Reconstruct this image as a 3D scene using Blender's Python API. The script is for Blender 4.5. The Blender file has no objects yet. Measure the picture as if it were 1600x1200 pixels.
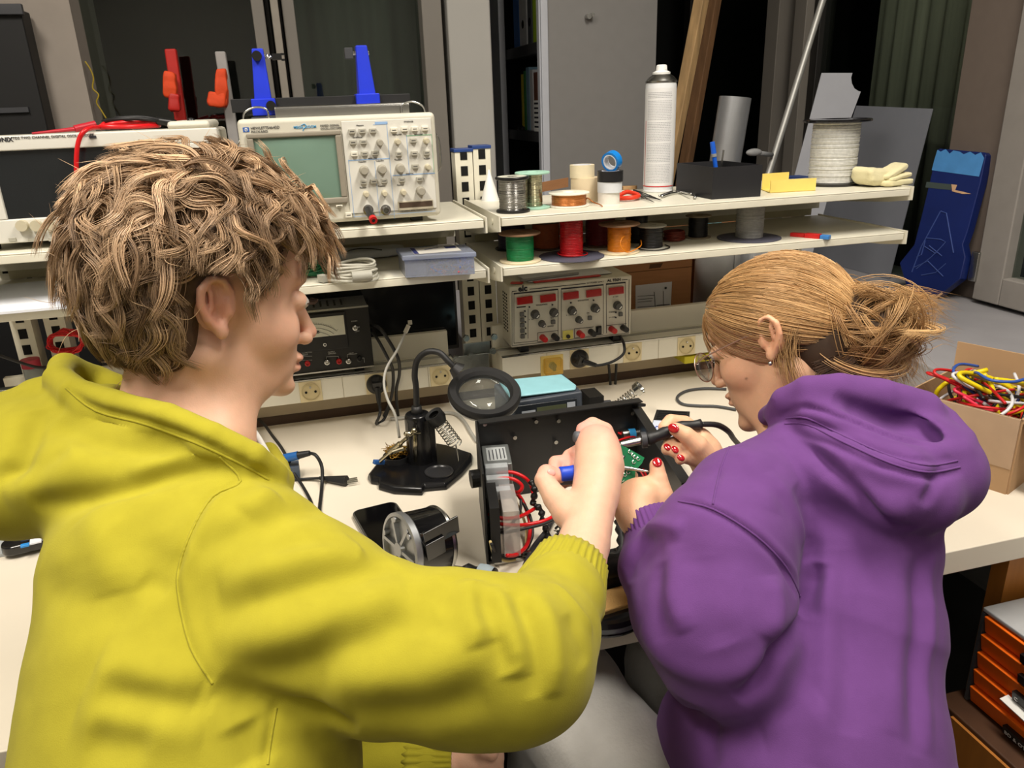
import bpy, math, random
import numpy as np
from mathutils import Matrix, Vector, Euler, noise as mnoise
R = math.radians
random.seed(7); RNG = np.random.default_rng(7)
scene = bpy.context.scene
COL = scene.collection

# ---------------------------------------------------------------- camera
F = 1202.0; CAMZ = 1.39
def _basis():
    d = np.array([120., 3290., F]); d /= np.linalg.norm(d)
    yy = -(d[0]*4860 + d[2]*F)/d[1]
    X = np.array([4860., yy, F]); X /= np.linalg.norm(X)
    Z = -d
    return np.array([X, np.cross(Z, X), Z])
CM = _basis()
CAM = np.array([0., 0., CAMZ])
cd = bpy.data.cameras.new('camera'); cam = bpy.data.objects.new('camera', cd); COL.objects.link(cam)
cd.sensor_width = 36; cd.lens = F*36/1600; cd.clip_start = .02; cd.clip_end = 60
cam.matrix_world = Matrix(((CM[0,0], -CM[0,1], -CM[0,2], 0), (CM[1,0], -CM[1,1], -CM[1,2], 0), (CM[2,0], -CM[2,1], -CM[2,2], CAMZ), (0,0,0,1)))
scene.camera = cam
def ray(px, py): return CM @ np.array([px-800., py-600., F])
def atz(px, py, z): r = ray(px, py); return Vector(CAM + r*((z-CAMZ)/r[2]))
def aty(px, py, y): r = ray(px, py); return Vector(CAM + r*(y/r[1]))
def atx(px, py, x): r = ray(px, py); return Vector(CAM + r*(x/r[0]))
def atd(px, py, d): return Vector(CAM + ray(px, py)*(d/F))
def depth(p): return float((CM.T @ (np.array(p)-CAM))[2])
def cvec(x, y, z): return Vector(CM @ np.array([x, y, z]))   # direction given as right, down, forward

# ---------------------------------------------------------------- world, lights, exposure
w = bpy.data.worlds.new('night'); scene.world = w; w.use_nodes = True
w.node_tree.nodes['Background'].inputs[0].default_value = (.02, .024, .03, 1)
w.node_tree.nodes['Background'].inputs[1].default_value = .25
scene.view_settings.view_transform = 'Standard'; scene.view_settings.look = 'None'
scene.view_settings.exposure = 0.13; scene.view_settings.gamma = 1.0; scene.view_settings.use_curve_mapping = False
CEIL = 2.75
LAMPS = [(-.75, .50, 37), (.80, .50, 37), (-.75, -1.3, 6), (.80, -1.3, 6)]
def area(name, loc, sx, sy, power, col, rot=(0,0,0)):
    l = bpy.data.lights.new(name, 'AREA'); l.shape = 'RECTANGLE'; l.size = sx; l.size_y = sy; l.energy = power; l.color = col
    o = bpy.data.objects.new(name, l); o.location = loc; o.rotation_euler = rot; COL.objects.link(o); return o
for i, (x, y, p) in enumerate(LAMPS):
    area('ceiling_lamp_light', (x, y, CEIL-.075), .30, 1.15, p, (1, .93, .83))

# ---------------------------------------------------------------- materials
MATS = {}
def lin(c):
    if isinstance(c, str):
        c = [int(c[i:i+2], 16)/255 for i in (0, 2, 4)]
    return tuple((v/12.92 if v <= .04045 else ((v+.055)/1.055)**2.4) for v in c)
def mat(name, c='808080', rough=.5, metal=0, var=.06, scale=30, bump=0, bscale=200, emit=0, trans=0, ior=1.45, alpha=1, sheen=0, sss=0, coat=0, spec=.5, stretch=None, attr=None):
    if name in MATS: return MATS[name]
    m = bpy.data.materials.new(name); m.use_nodes = True; MATS[name] = m
    nt = m.node_tree; N = nt.nodes; L = nt.links; b = N['Principled BSDF']
    c = lin(c)
    tc = N.new('ShaderNodeTexCoord'); mp = N.new('ShaderNodeMapping'); L.new(tc.outputs['Object'], mp.inputs[0])
    if stretch: mp.inputs['Scale'].default_value = stretch
    if attr:
        a = N.new('ShaderNodeAttribute'); a.attribute_name = attr; base = a.outputs['Color']
    else:
        rg = N.new('ShaderNodeRGB'); rg.outputs[0].default_value = (*c, 1); base = rg.outputs[0]
    if var:
        n = N.new('ShaderNodeTexNoise'); n.inputs['Scale'].default_value = scale; n.inputs['Detail'].default_value = 4; L.new(mp.outputs[0], n.inputs[0])
        r = N.new('ShaderNodeMapRange'); r.inputs['From Min'].default_value = .3; r.inputs['From Max'].default_value = .7
        r.inputs['To Min'].default_value = 1-var; r.inputs['To Max'].default_value = 1+var; L.new(n.outputs['Fac'], r.inputs['Value'])
        x = N.new('ShaderNodeVectorMath'); x.operation = 'SCALE'; L.new(base, x.inputs[0]); L.new(r.outputs[0], x.inputs['Scale']); base = x.outputs[0]
    L.new(base, b.inputs['Base Color'])
    b.inputs['Roughness'].default_value = rough; b.inputs['Metallic'].default_value = metal
    b.inputs['Specular IOR Level'].default_value = spec; b.inputs['IOR'].default_value = ior
    b.inputs['Transmission Weight'].default_value = trans; b.inputs['Alpha'].default_value = alpha
    if sheen: b.inputs['Sheen Weight'].default_value = sheen; b.inputs['Sheen Roughness'].default_value = .5
    if coat: b.inputs['Coat Weight'].default_value = coat
    if sss:
        b.inputs['Subsurface Weight'].default_value = sss; b.inputs['Subsurface Radius'].default_value = (1, .35, .2); b.inputs['Subsurface Scale'].default_value = .006
    if emit: b.inputs['Emission Color'].default_value = (*c, 1); b.inputs['Emission Strength'].default_value = emit
    if bump:
        n2 = N.new('ShaderNodeTexNoise'); n2.inputs['Scale'].default_value = bscale; n2.inputs['Detail'].default_value = 3; L.new(mp.outputs[0], n2.inputs[0])
        bp = N.new('ShaderNodeBump'); bp.inputs['Strength'].default_value = bump; bp.inputs['Distance'].default_value = .002
        L.new(n2.outputs['Fac'], bp.inputs['Height']); L.new(bp.outputs[0], b.inputs['Normal'])
    return m
def clear(name, tint='ffffff', rough=.03, amount=.85):
    """thin clear pane: mostly lets light through, reflects at an angle"""
    if name in MATS: return MATS[name]
    m = bpy.data.materials.new(name); m.use_nodes = True; MATS[name] = m
    nt = m.node_tree; N = nt.nodes; L = nt.links; N.remove(N['Principled BSDF']); out = N['Material Output']
    t = N.new('ShaderNodeBsdfTransparent'); t.inputs[0].default_value = (*lin(tint), 1)
    g = N.new('ShaderNodeBsdfGlossy'); g.inputs['Roughness'].default_value = rough
    d = N.new('ShaderNodeBsdfDiffuse'); d.inputs[0].default_value = (*lin(tint), 1)
    a = N.new('ShaderNodeMixShader'); a.inputs[0].default_value = amount; L.new(d.outputs[0], a.inputs[1]); L.new(t.outputs[0], a.inputs[2])
    lw = N.new('ShaderNodeLayerWeight'); lw.inputs[0].default_value = .5; pw = N.new('ShaderNodeMath'); pw.operation = 'POWER'; pw.inputs[1].default_value = 4; L.new(lw.outputs['Facing'], pw.inputs[0])
    fr = N.new('ShaderNodeMath'); fr.operation = 'MULTIPLY_ADD'; fr.inputs[1].default_value = .8; fr.inputs[2].default_value = .07 if amount == 1.0 else .03; L.new(pw.outputs[0], fr.inputs[0])
    mx = N.new('ShaderNodeMixShader'); L.new(fr.outputs[0], mx.inputs[0]); L.new(a.outputs[0], mx.inputs[1]); L.new(g.outputs[0], mx.inputs[2])
    L.new(mx.outputs[0], out.inputs[0]); return m

BEIGE = mat('beige_enamel', 'dbd7c6', .38, var=.03)
BLACK = mat('black_plastic', '151515', .38, var=.1)
SATIN = mat('satin_black', '1b1b1c', .5, var=.1)
DKGREY = mat('dark_grey_plastic', '3a3b3f', .5)
GREY = mat('grey_plastic', '8e8f90', .5)
WHITE = mat('white_plastic', 'e4e4e0', .45, var=.03)
CREAMP = mat('cream_plastic', 'd8c9a0', .5, var=.04)
STEEL = mat('steel', 'b4b4b0', .25, metal=1)
ZINC = mat('zinc', 'a5aaa8', .35, metal=1, var=.15, scale=60)
RED = mat('red_plastic', 'c01818', .35)
REDW = mat('red_wire', 'c8141a', .35)
BLUE = mat('blue_plastic', '1e35c8', .35)
HOLE = mat('dark_hole', '060606', .9, var=0)
PAPER = mat('paper', 'dcdfe6', .8, var=.02)
CARD = mat('cardboard', 'a87850', .85, var=.07, scale=15, stretch=(1,1,8))
INK = mat('dark_ink', '22222a', .7, var=0)

# ---------------------------------------------------------------- mesh builder
class MB:
    def __init__(s): s.v = []; s.f = []; s.m = []; s.T = None; s.k = 0
    def add(s, vs, fs):
        b = len(s.v)
        if s.T is not None: vs = [s.T @ Vector(p) for p in vs]
        s.v += [tuple(p) for p in vs]; s.f += [tuple(b+i for i in f) for f in fs]; s.m += [s.k]*len(fs); return s
    def box(s, x0, x1, y0, y1, z0, z1):
        v = [(x, y, z) for z in (z0, z1) for y in (y0, y1) for x in (x0, x1)]
        return s.add(v, [(0,2,3,1),(4,5,7,6),(0,1,5,4),(2,6,7,3),(0,4,6,2),(1,3,7,5)])
    def cbox(s, c, d, rot=None):
        old = s.T; M = Matrix.Translation(c)
        if rot is not None: M = M @ (rot.to_4x4() if hasattr(rot, 'to_4x4') else Euler(rot).to_matrix().to_4x4())
        s.T = (old @ M) if old is not None else M
        s.box(-d[0]/2, d[0]/2, -d[1]/2, d[1]/2, -d[2]/2, d[2]/2); s.T = old; return s
    def hexa(s, p):      # eight corners: bottom four then top four, both counter-clockwise
        return s.add(p, [(3,2,1,0),(4,5,6,7),(0,1,5,4),(1,2,6,5),(2,3,7,6),(3,0,4,7)])
    def cyl(s, a, b, r0, r1=None, n=24, cap=True):
        r1 = r0 if r1 is None else r1; a = Vector(a); b = Vector(b); d = (b-a).normalized()
        u = d.orthogonal().normalized(); w_ = d.cross(u); v = []
        for p, r in ((a, r0), (b, r1)):
            for i in range(n):
                t = 2*math.pi*i/n; v.append(p + u*(r*math.cos(t)) + w_*(r*math.sin(t)))
        f = [(i, (i+1) % n, n+(i+1) % n, n+i) for i in range(n)]
        if cap: f += [tuple(range(n-1, -1, -1)), tuple(range(n, 2*n))]
        return s.add(v, f)
    def tube(s, pts, r, n=8, smooth=4, closed=False):
        pts = [Vector(p) for p in pts]
        if smooth and len(pts) > 2: pts = spline(pts, smooth, closed)
        m = len(pts); rr = r if callable(r) else (lambda t: r); v = []; u = None
        for i, p in enumerate(pts):
            d = (pts[(i+1) % m if closed else min(i+1, m-1)] - pts[(i-1) if (i or closed) else 0])
            if d.length < 1e-9: d = Vector((0,0,1))
            d.normalize()
            u = d.orthogonal().normalized() if u is None else (u - d*u.dot(d)).normalized()
            w_ = d.cross(u); q = rr(i/(m-1))
            for k in range(n):
                t = 2*math.pi*k/n; v.append(p + u*(q*math.cos(t)) + w_*(q*math.sin(t)))
        f = []
        for i in range(m if closed else m-1):
            j = (i+1) % m
            for k in range(n): f.append((i*n+k, i*n+(k+1) % n, j*n+(k+1) % n, j*n+k))
        if not closed: f += [tuple(range(n-1, -1, -1)), tuple(range((m-1)*n, m*n))]
        return s.add(v, f)
    def lathe(s, prof, c=(0,0,0), n=40, rot=None):
        v = []; f = []; k = len(prof); c = Vector(c)
        Rm = rot.to_3x3() if rot is not None else Matrix.Identity(3)
        for i in range(n):
            t = 2*math.pi*i/n
            for r, z in prof: v.append(c + Rm @ Vector((r*math.cos(t), r*math.sin(t), z)))
        for i in range(n):
            j = (i+1) % n
            for q in range(k-1): f.append((i*k+q, j*k+q, j*k+q+1, i*k+q+1))
        return s.add(v, f)
    def prism(s, poly, z0, z1, M=None):
        n = len(poly); old = s.T
        if M is not None: s.T = (old @ M) if old is not None else M
        v = [(x, y, z0) for x, y in poly] + [(x, y, z1) for x, y in poly]
        s.add(v, [tuple(range(n-1, -1, -1)), tuple(range(n, 2*n))] + [(i, (i+1) % n, n+(i+1) % n, n+i) for i in range(n)])
        s.T = old; return s
    def ell(s, c, r, n=16, rot=None):
        v = []; f = []; m = n//2; Rm = rot.to_3x3() if rot is not None else Matrix.Identity(3)
        for i in range(m+1):
            a = math.pi*i/m
            for j in range(n):
                t = 2*math.pi*j/n
                v.append(Vector(c) + Rm @ Vector((r[0]*math.sin(a)*math.cos(t), r[1]*math.sin(a)*math.sin(t), r[2]*math.cos(a))))
        for i in range(m):
            for j in range(n): f.append((i*n+j, (i+1)*n+j, (i+1)*n+(j+1) % n, i*n+(j+1) % n))
        return s.add(v, f)
    def quad(s, a, b, c, d): return s.add([a, b, c, d], [(0,1,2,3)])
    def text(s, body, size, M, ext=.0002, align='LEFT', bold=0):
        cu = bpy.data.curves.new('t', 'FONT'); cu.body = body; cu.size = size; cu.extrude = ext; cu.align_x = align; cu.resolution_u = 2; cu.offset = bold
        o = bpy.data.objects.new('t', cu); me = bpy.data.meshes.new_from_object(o)
        old = s.T; s.T = (old @ M) if old is not None else M
        s.add([tuple(v.co) for v in me.vertices], [tuple(p.vertices) for p in me.polygons]); s.T = old
        bpy.data.objects.remove(o); bpy.data.meshes.remove(me); return s
def spline(P, k=4, closed=False):
    n = len(P); out = []
    for i in range(n if closed else n-1):
        if closed: a, b, c, d = P[(i-1) % n], P[i], P[(i+1) % n], P[(i+2) % n]
        else: a, b, c, d = P[max(i-1, 0)], P[i], P[i+1], P[min(i+2, n-1)]
        for q in range(k):
            t = q/k
            out.append(.5*((2*b) + (c-a)*t + (2*a-5*b+4*c-d)*t*t + (3*b-a-3*c+d)*t**3))
    if not closed: out.append(P[-1])
    return out
def front(p):            # text and plates on a face looking at the camera side (-Y)
    return Matrix.Translation(p) @ Matrix.Rotation(R(90), 4, 'X')

MW = {}
def root_of(o):
    while o.parent: o = o.parent
    return o
def obj(name, mb, m, parent=None, smooth=False, bevel=0, world=False, seg=2, sub=0, solid=0, weld=False):
    vs = mb.v
    if parent is not None and world:
        Mi = MW[root_of(parent).name].inverted(); vs = [tuple(Mi @ Vector(p)) for p in vs]
    me = bpy.data.meshes.new(name); me.from_pydata([tuple(v) for v in vs], [], mb.f)
    for x in (m if isinstance(m, (list, tuple)) else [m]): me.materials.append(x)
    if isinstance(m, (list, tuple)): me.polygons.foreach_set('material_index', mb.m)
    me.polygons.foreach_set('use_smooth', [bool(smooth)]*len(me.polygons)); me.update()
    o = bpy.data.objects.new(name, me); COL.objects.link(o)
    if parent is not None: o.parent = parent
    if weld: o.modifiers.new('w', 'WELD').merge_threshold = 1e-5
    if solid: sm = o.modifiers.new('s', 'SOLIDIFY'); sm.thickness = solid; sm.offset = 0
    if bevel:
        b = o.modifiers.new('b', 'BEVEL'); b.width = bevel; b.segments = seg; b.limit_method = 'ANGLE'; b.angle_limit = R(40)
        me.polygons.foreach_set('use_smooth', [True]*len(me.polygons)); o.modifiers.new('n', 'WEIGHTED_NORMAL')
    if sub: sb = o.modifiers.new('u', 'SUBSURF'); sb.levels = sub; sb.render_levels = sub
    if smooth == 2:
        me.set_sharp_from_angle(angle=R(35))
    return o
def thing(name, label, cat, loc=(0,0,0), rz=0, group=None):
    o = bpy.data.objects.new(name, None); COL.objects.link(o); o.empty_display_size = .03
    o.location = loc; o.rotation_euler = (0, 0, rz); o['label'] = label; o['category'] = cat
    if group: o['group'] = group
    MW[o.name] = Matrix.Translation(loc) @ Matrix.Rotation(rz, 4, 'Z'); return o
def tag(o, label, cat, group=None):
    o['label'] = label; o['category'] = cat
    if group: o['group'] = group
    return o
def struct(name, mb, m, parent=None, **k):
    o = obj(name, mb, m, parent, **k)
    if parent is None: o['kind'] = 'structure'
    return o

# ---------------------------------------------------------------- the room
XW = 1.80; YW = 3.3; XL = -2.3; YF = -2.6; TZ = .75
WALLM = mat('wall_paint', 'b9b6b0', .8, var=.03, scale=4)
struct('floor', MB().box(XL, XW+.3, YF, YW+.3, -.06, 0), mat('floor_lino', '3a3835', .5, var=.12, scale=6))
struct('ceiling', MB().box(XL, XW+.3, YF, YW+.3, CEIL, CEIL+.06), mat('ceiling_paint', 'cfcdc8', .9))
struct('wall_left', MB().box(XL-.1, XL, YF, YW, 0, CEIL), WALLM)
struct('wall_front', MB().box(XL, XW, YF-.1, YF, 0, CEIL), WALLM)
SILLZ = .83
sb = MB(); sb.box(XL, 1.24, YW, YW+.12, 0, SILLZ-.02); struct('wall_back', sb, WALLM)
sb = MB(); sb.box(XW, XW+.12, YF, YW, 0, SILLZ); sb.box(XW, XW+.12, YF, .9, SILLZ, CEIL); struct('wall_right', sb, mat('grey_wall', '8a8785', .8))
struct('trim_sill', MB().box(1.26, XW, 1.0, YW, SILLZ-.13, SILLZ), mat('sill_grey', '8f8d90', .6, var=.06, scale=8), bevel=.004)
FRAME = mat('window_frame', '77726b', .55, var=.05, scale=5)
FRDK = mat('window_frame_dark', '1c1a18', .5)
GLASS = clear('window_glass', 'dfe6e2', .01, 1.0)
CURT = mat('curtain', '4b5048', .9, var=.15, scale=3, stretch=(12,12,.3))
def pane(name, p):       # thin slab of glass
    return p
def xr(px, y, py=100): return aty(px, py, y).x
# back wall windows, left of the pillar
wy = 2.45
PIL = mat('pillar_paint', 'a8a6a1', .75, var=.03, scale=4)
pb = MB(); pb.box(xr(-60, wy-.1)-.5, xr(128, wy-.1), wy-.1, wy+.2, 0, CEIL); struct('wall_pier', pb, mat('warm_wall', '958c83', .8, var=.03))
obj_p = MB(); obj_p.box(xr(697, wy), xr(762, wy), wy-.06, wy+.2, 0, CEIL); struct('wall_pillar', obj_p, PIL, bevel=.006)
def window_bars(name, specs, y, m, z0=.0, z1=CEIL):
    r_ = bpy.data.objects.new(name, None); COL.objects.link(r_); r_['kind'] = 'structure'; MW[r_.name] = Matrix.Identity(4)
    for a, b, dy, mm in specs:
        obj('window_frame', MB().box(xr(a, y), xr(b, y), y-dy, y+.04, z0, z1), mm, r_, bevel=.003)
    return r_
FRL = mat('frame_light', '8d867c', .5)
w1 = window_bars('window_1', [(112,140,.02,FRDK),(405,424,.03,FRAME),(424,432,-.005,FRDK)], wy, FRAME)
w2 = window_bars('window_2', [(434,446,.05,FRL),(446,451,0,FRDK),(451,470,.02,FRAME),(660,690,.05,FRAME)], wy, FRAME)
def gl(parent, x0, x1, y0, y1, z0=.4, z1=CEIL): return obj('glass_pane', MB().box(x0, x1, y0, y1, z0, z1), GLASS, parent)
gl(w1, xr(140, wy), xr(405, wy), wy+.01, wy+.016)
gl(w2, xr(470, wy), xr(660, wy), wy+.01, wy+.016)
for w_, a, b in ((w1, 112, 432), (w2, 434, 690)):
    obj('bottom_rail', MB().box(xr(a, wy), xr(b, wy), wy-.03, wy+.05, .30, .40), FRAME, w_, bevel=.003)
def curtain(name, x0, x1, y, z0, z1, lab, m, along='x', amp=.012, wl=.07):
    n = int(abs(x1-x0)/.012); v = []; f = []
    for i in range(n+1):
        t = x0+(x1-x0)*i/n; o_ = y + amp*math.sin(t*2*math.pi/wl)+amp*.6*math.sin(t*2*math.pi/(wl*2.7)+1)
        for z in (z0, z1): v.append((t, o_, z) if along == 'x' else (o_, t, z))
    for i in range(n): f.append((2*i, 2*i+2, 2*i+3, 2*i+1))
    mb = MB(); mb.add(v, f); return tag(obj(name, mb, m, smooth=True, solid=.002), lab, 'curtain')
curtain('curtain', xr(470, wy)+.0, xr(690, wy)+.1, wy+.22, .4, CEIL, 'dark sheer curtain behind the middle window glass, left of the pale pillar', CURT)
curtain('curtain', XW+.0, 0, 0, 0, 0.01, '', CURT) if 0 else None
# right wall windows (plane x = XW)
def yr(px, py=100, x=XW): return atx(px, py, x).y
def rwin(name, specs, glass):
    r_ = bpy.data.objects.new(name, None); COL.objects.link(r_); r_['kind'] = 'structure'; MW[r_.name] = Matrix.Identity(4)
    for a, b, dx, mm, z0 in specs:
        ya, yb = sorted((yr(a), yr(b))); obj('window_frame', MB().box(XW-dx, XW+.06, ya, yb, z0, CEIL), mm, r_, bevel=.003)
    for a, b, z0 in glass:
        ya, yb = sorted((yr(a), yr(b))); gl(r_, XW+.02, XW+.026, ya, yb, z0)
    return r_
rwin('window_3', [(1066,1075,.0,FRDK,SILLZ),(1203,1222,.03,FRAME,SILLZ)], [(1075,1203,SILLZ)])
rwin('window_4', [(1238,1243,.0,FRDK,SILLZ),(1246,1264,.03,FRAME,SILLZ),(1264,1275,.0,FRDK,SILLZ)], [(1275,1560,SILLZ)])
curtain('curtain', yr(1285), yr(1560), XW+.2, SILLZ, CEIL, 'dark grey sheer curtain behind the right window glass, above the blue paddle', mat('curtain_dark', 'aaa294', .9, var=.2, scale=3, stretch=(12,12,.3)), along='y')
# door-like framed window at the far right
d1 = bpy.data.objects.new('door_1', None); COL.objects.link(d1); d1['kind'] = 'structure'; MW[d1.name] = Matrix.Identity(4)
ya = atx(1529, 440, XW-.03).y; zb = atx(1530, 474, XW-.03).z
obj('door_frame', MB().box(XW-.015, XW+.05, ya, ya+.19, SILLZ, CEIL), mat('door_taupe', '6b6058', .55, var=.04), d1, bevel=.003)
dl = MB(); dl.box(XW-.05, XW+.01, ya-.09, ya-.005, SILLZ+.012, CEIL); dl.box(XW-.05, XW+.01, .75, ya-.09, SILLZ+.012, SILLZ+.085)
obj('door_leaf', dl, mat('door_grey', '8a8580', .55, var=.04), d1, bevel=.004)
gl(d1, XW-.02, XW-.014, .75, ya-.09, SILLZ+.08)
obj('hinge', MB().box(XW-.058, XW-.044, ya-.012, ya+.012, SILLZ+.06, SILLZ+.14), STEEL, d1, bevel=.002)
sh = MB()
sh.box(XL-.5, XW+2.0, YW+.6, YW+.65, 0, 3); struct('wall_outside', sh, mat('night_wall', '141513', .95))
# ceiling lamps
for i, (x, y, p) in enumerate(LAMPS):
    t = thing('ceiling_lamp', 'flat rectangular ceiling lamp with a glowing diffuser, %s' % ['over the left scope end of the bench','over the right shelving end of the bench','behind the photographer on the left','behind the photographer on the right'][i], 'lamp', (x, y, CEIL-.06), 0, 'ceiling lamps')
    h = MB(); h.box(-.17,.17,-.6,.6,0,.06); obj('housing', h, WHITE, t, bevel=.004)
    obj('diffuser', MB().box(-.15,.15,-.58,.58,-.008,.001), mat('lamp_glow', 'fff2dc', .6, emit=3, var=0), t)
# ---------------------------------------------------------------- workbench
S1 = 1.195; S2 = 1.103; SY0 = 1.372; SY1 = 1.70
TOPM = mat('bench_laminate', 'e2d9c8', .42, var=.025, scale=5)
t = thing('workbench', 'long cream laminate workbench top crossing the room in front of both people', 'workbench', (0, 1.2, 0))
X0, X1, Y0, Y1 = -1.25, 1.55, .775, 1.63
obj('worktop', MB().box(X0, X1, Y0, Y1, TZ-.04, TZ), TOPM, t, world=True, bevel=.002)
obj('back_panel', MB().box(X0, X1, 1.60, 1.625, .15, TZ-.041), mat('bench_back', '4a4038', .8), t, world=True)
for x in (X0+.05, .93, X1-.09):
    obj('leg', MB().box(x, x+.05, 1.5, 1.55, 0, TZ-.041), mat('bench_leg', '6d6a66', .5), t, world=True)
# ---------------------------------------------------------------- shelving units on the bench
def upright(mb, x, z0, z1, y=SY1-.02, wd=.034):
    mb.box(x-wd/2, x+wd/2, y, y+.03, z0, z1)
def shelving(lab, x0, x1, ups, top=1.29):
    t = thing('bench_shelving', lab, 'shelving', ((x0+x1)/2, 1.65, TZ), 0, 'shelving units along the bench')
    for S in (S1, S2):
        mb = MB(); mb.box(x0+.004, x1-.004, SY0, SY1-.03, S-.003, S); mb.box(x0+.004, x1-.004, SY0, SY0+.012, S-.016, S-.003)
        mb.box(x0+.004, x1-.004, SY1-.042, SY1-.03, S-.05, S-.003)
        obj('shelf', mb, BEIGE, t, world=True, bevel=.0012)
        for x, s in ((x0, 1), (x1, -1)):
            z = S-.003; b = MB(); poly = [(SY0-.004, S+.003), (SY0-.004, z-.022), (SY0+.06, z-.032), (SY1-.03, z-.055), (SY1-.03, S+.003)]
            M = Matrix.Translation((x, 0, 0)) @ Matrix(((0,0,1,0),(1,0,0,0),(0,1,0,0),(0,0,0,1)))
            b.prism(poly, -.0015, .0015, M); b.cyl((x, SY0+.045, S-.012), (x-s*.004, SY0+.045, S-.012), .006, n=12)
            obj('bracket', b, BEIGE, t, world=True)
        b = MB(); b.box(x0, x1, SY1-.03, SY1-.022, S-.075, S-.02); obj('back_rail', b, BEIGE, t, world=True)
    b = MB(); b.box(x0+.02, x1-.02, SY1-.029, SY1-.024, S2+.001, S1-.052); obj('back_board', b, mat('back_board_olive', 'b0aa8c', .5), t, world=True)
    for x in ups:
        top = top if x < 1 else 1.19
        b = MB(); b.box(x-.019, x+.019, SY1-.02, SY1+.02, TZ, top); b.k = 1
        z = TZ+.10
        while z < top-.015:
            b.box(x-.0075, x+.0075, SY1-.021, SY1-.019, z, z+.02); z += .033
        b.k = 0; u = obj('upright', b, [BEIGE, HOLE], t, world=True)
        obj('cap', MB().box(x-.021, x+.021, SY1-.022, SY1+.022, top, top+.007), mat('navy_cap', '26407c', .4), u, world=True, bevel=.001)
    return t
shelving('left bench shelving of cream enamel carrying the oscilloscope with the green screen', -.575, .322, (-.50, .352), 1.295)
shelving('right bench shelving of cream enamel carrying the wire spools and the white spray can', .347, 1.240, (.392, 1.19), 1.30)
shelving('far left bench shelving whose top shelf holds the end of the dark screened oscilloscope', -1.47, -.60, (-.56,), 1.29)

# ---------------------------------------------------------------- power trunking
TR = mat('trunking', 'dcd8c8', .4, var=.02)
RY = 1.55
def trunk(lab, x0, x1, socks, grp):
    t = thing('cable_trunking', lab, 'power rail', ((x0+x1)/2, RY, TZ+.07), 0, 'power trunkings at the back of the bench')
    z0, z1 = TZ+.072, TZ+.118
    mb = MB(); mb.box(x0, x1, RY, RY+.06, z0, z1); mb.box(x0, x1, RY+.06, RY+.10, z0-.005, z1-.003); mb.box(x0, x1, RY+.085, RY+.10, z1-.003, z1+.05)
    obj('channel', mb, TR, t, world=True, bevel=.001)
    mb = MB(); mb.box(x0, x1, RY-.001, RY+.006, z1, z1+.003); mb.box(x0, x1, RY+.05, RY+.06, z1, z1+.003); obj('edge_strip', mb, STEEL, t, world=True)
    for x in socks:
        s = MB(); s.box(x-.0225, x+.0225, RY-.0025, RY, z0+.0005, z1-.0005)
        o = obj('socket', s, CREAMP, t, world=True, bevel=.001)
        d = MB(); c = Vector((x, RY-.003, (z0+z1)/2)); d.lathe([(.0175,0),(.019,.001),(.019,.002),(.0175,.0025)], (c.x, c.y+.0005, c.z), 28, Matrix.Rotation(R(90), 3, 'X'))
        d.cyl((c.x, c.y+.0003, c.z), (c.x, c.y, c.z), .0176, n=28)
        obj('socket_well', d, mat('socket_shade', 'c9b98d', .5), o, world=True)
        h = MB()
        for dx, dz in ((-.0095,-.0005),(.0095,-.0005)): h.cyl((x+dx, RY-.0034, c.z+dz), (x+dx, RY-.0044, c.z+dz), .0026, n=12)
        obj('pin_hole', h, HOLE, o, world=True)
        h = MB(); h.cyl((x, RY-.002, c.z+.010), (x, RY-.006, c.z+.010), .0022, n=12); obj('earth_pin', h, STEEL, o, world=True)
    # blank cover plates
    for k in range(1, int((x1-x0)/.09)+1):
        b = MB(); xx = x0+k*.09+.012
        if min(abs(xx-x) for x in socks) < .026: continue
        b.box(xx-.0004, xx+.0004, RY-.0006, RY, z0, z1); obj('joint_line', b, mat('joint_shade','8f8468',.8), t, world=True)
    return t
px_x = lambda px, py: aty(px, py, RY).x
trunk('left cream power trunking under the voltmeter and left shelves', -.6, px_x(712, 560)+.0, [px_x(485, 607), px_x(688, 584), px_x(588, 598)], '')
trunk('right cream power trunking under the red display power supply', px_x(786, 590), 1.25, [px_x(905, 560), px_x(988, 550), px_x(1072, 540)], '')
# trunk joints (lines between cover plates), metal bracket between the two trunkings
t = thing('joint_bracket', 'galvanised bracket plate joining the two trunkings between left and right shelving', 'bracket', aty(745, 570, RY))
b = MB(); b.cbox(aty(738, 566, RY+.02), (.075, .003, .035)); b.cbox(aty(745, 545, RY+.03), (.06, .003, .03))
obj('plate', b, ZINC, t, world=True, bevel=.001)
for p in ((712, 560), (735, 556), (770, 548), (728, 528), (772, 526)):
    c = aty(*p, RY+.012); b = MB(); b.cyl(c, c-Vector((0, .006, 0)), .008, .007, n=6); b.cyl(c-Vector((0, .006, 0)), c-Vector((0, .010, 0)), .004, n=12); obj('bolt', b, ZINC, t, world=True)
t = thing('wall_ledge', 'beige ledge running under the trunking at the back of the workbench', 'ledge', (0, 1.66, TZ))
b = MB(); b.box(-1.2, 1.25, 1.634, 1.66, TZ+.018, TZ+.066); obj('ledge_body', b, mat('ledge_beige', 'b9ab92', .6, var=.04), t, world=True, bevel=.002)
b = MB(); b.box(-1.2, 1.25, 1.640, 1.66, TZ-.05, TZ+.018); obj('ledge_gap_shade', b, mat('gap_shade_brown', '5d4a3c', .7), t, world=True)  # shadowed gap under the ledge, its shade put into a brown strip

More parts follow.
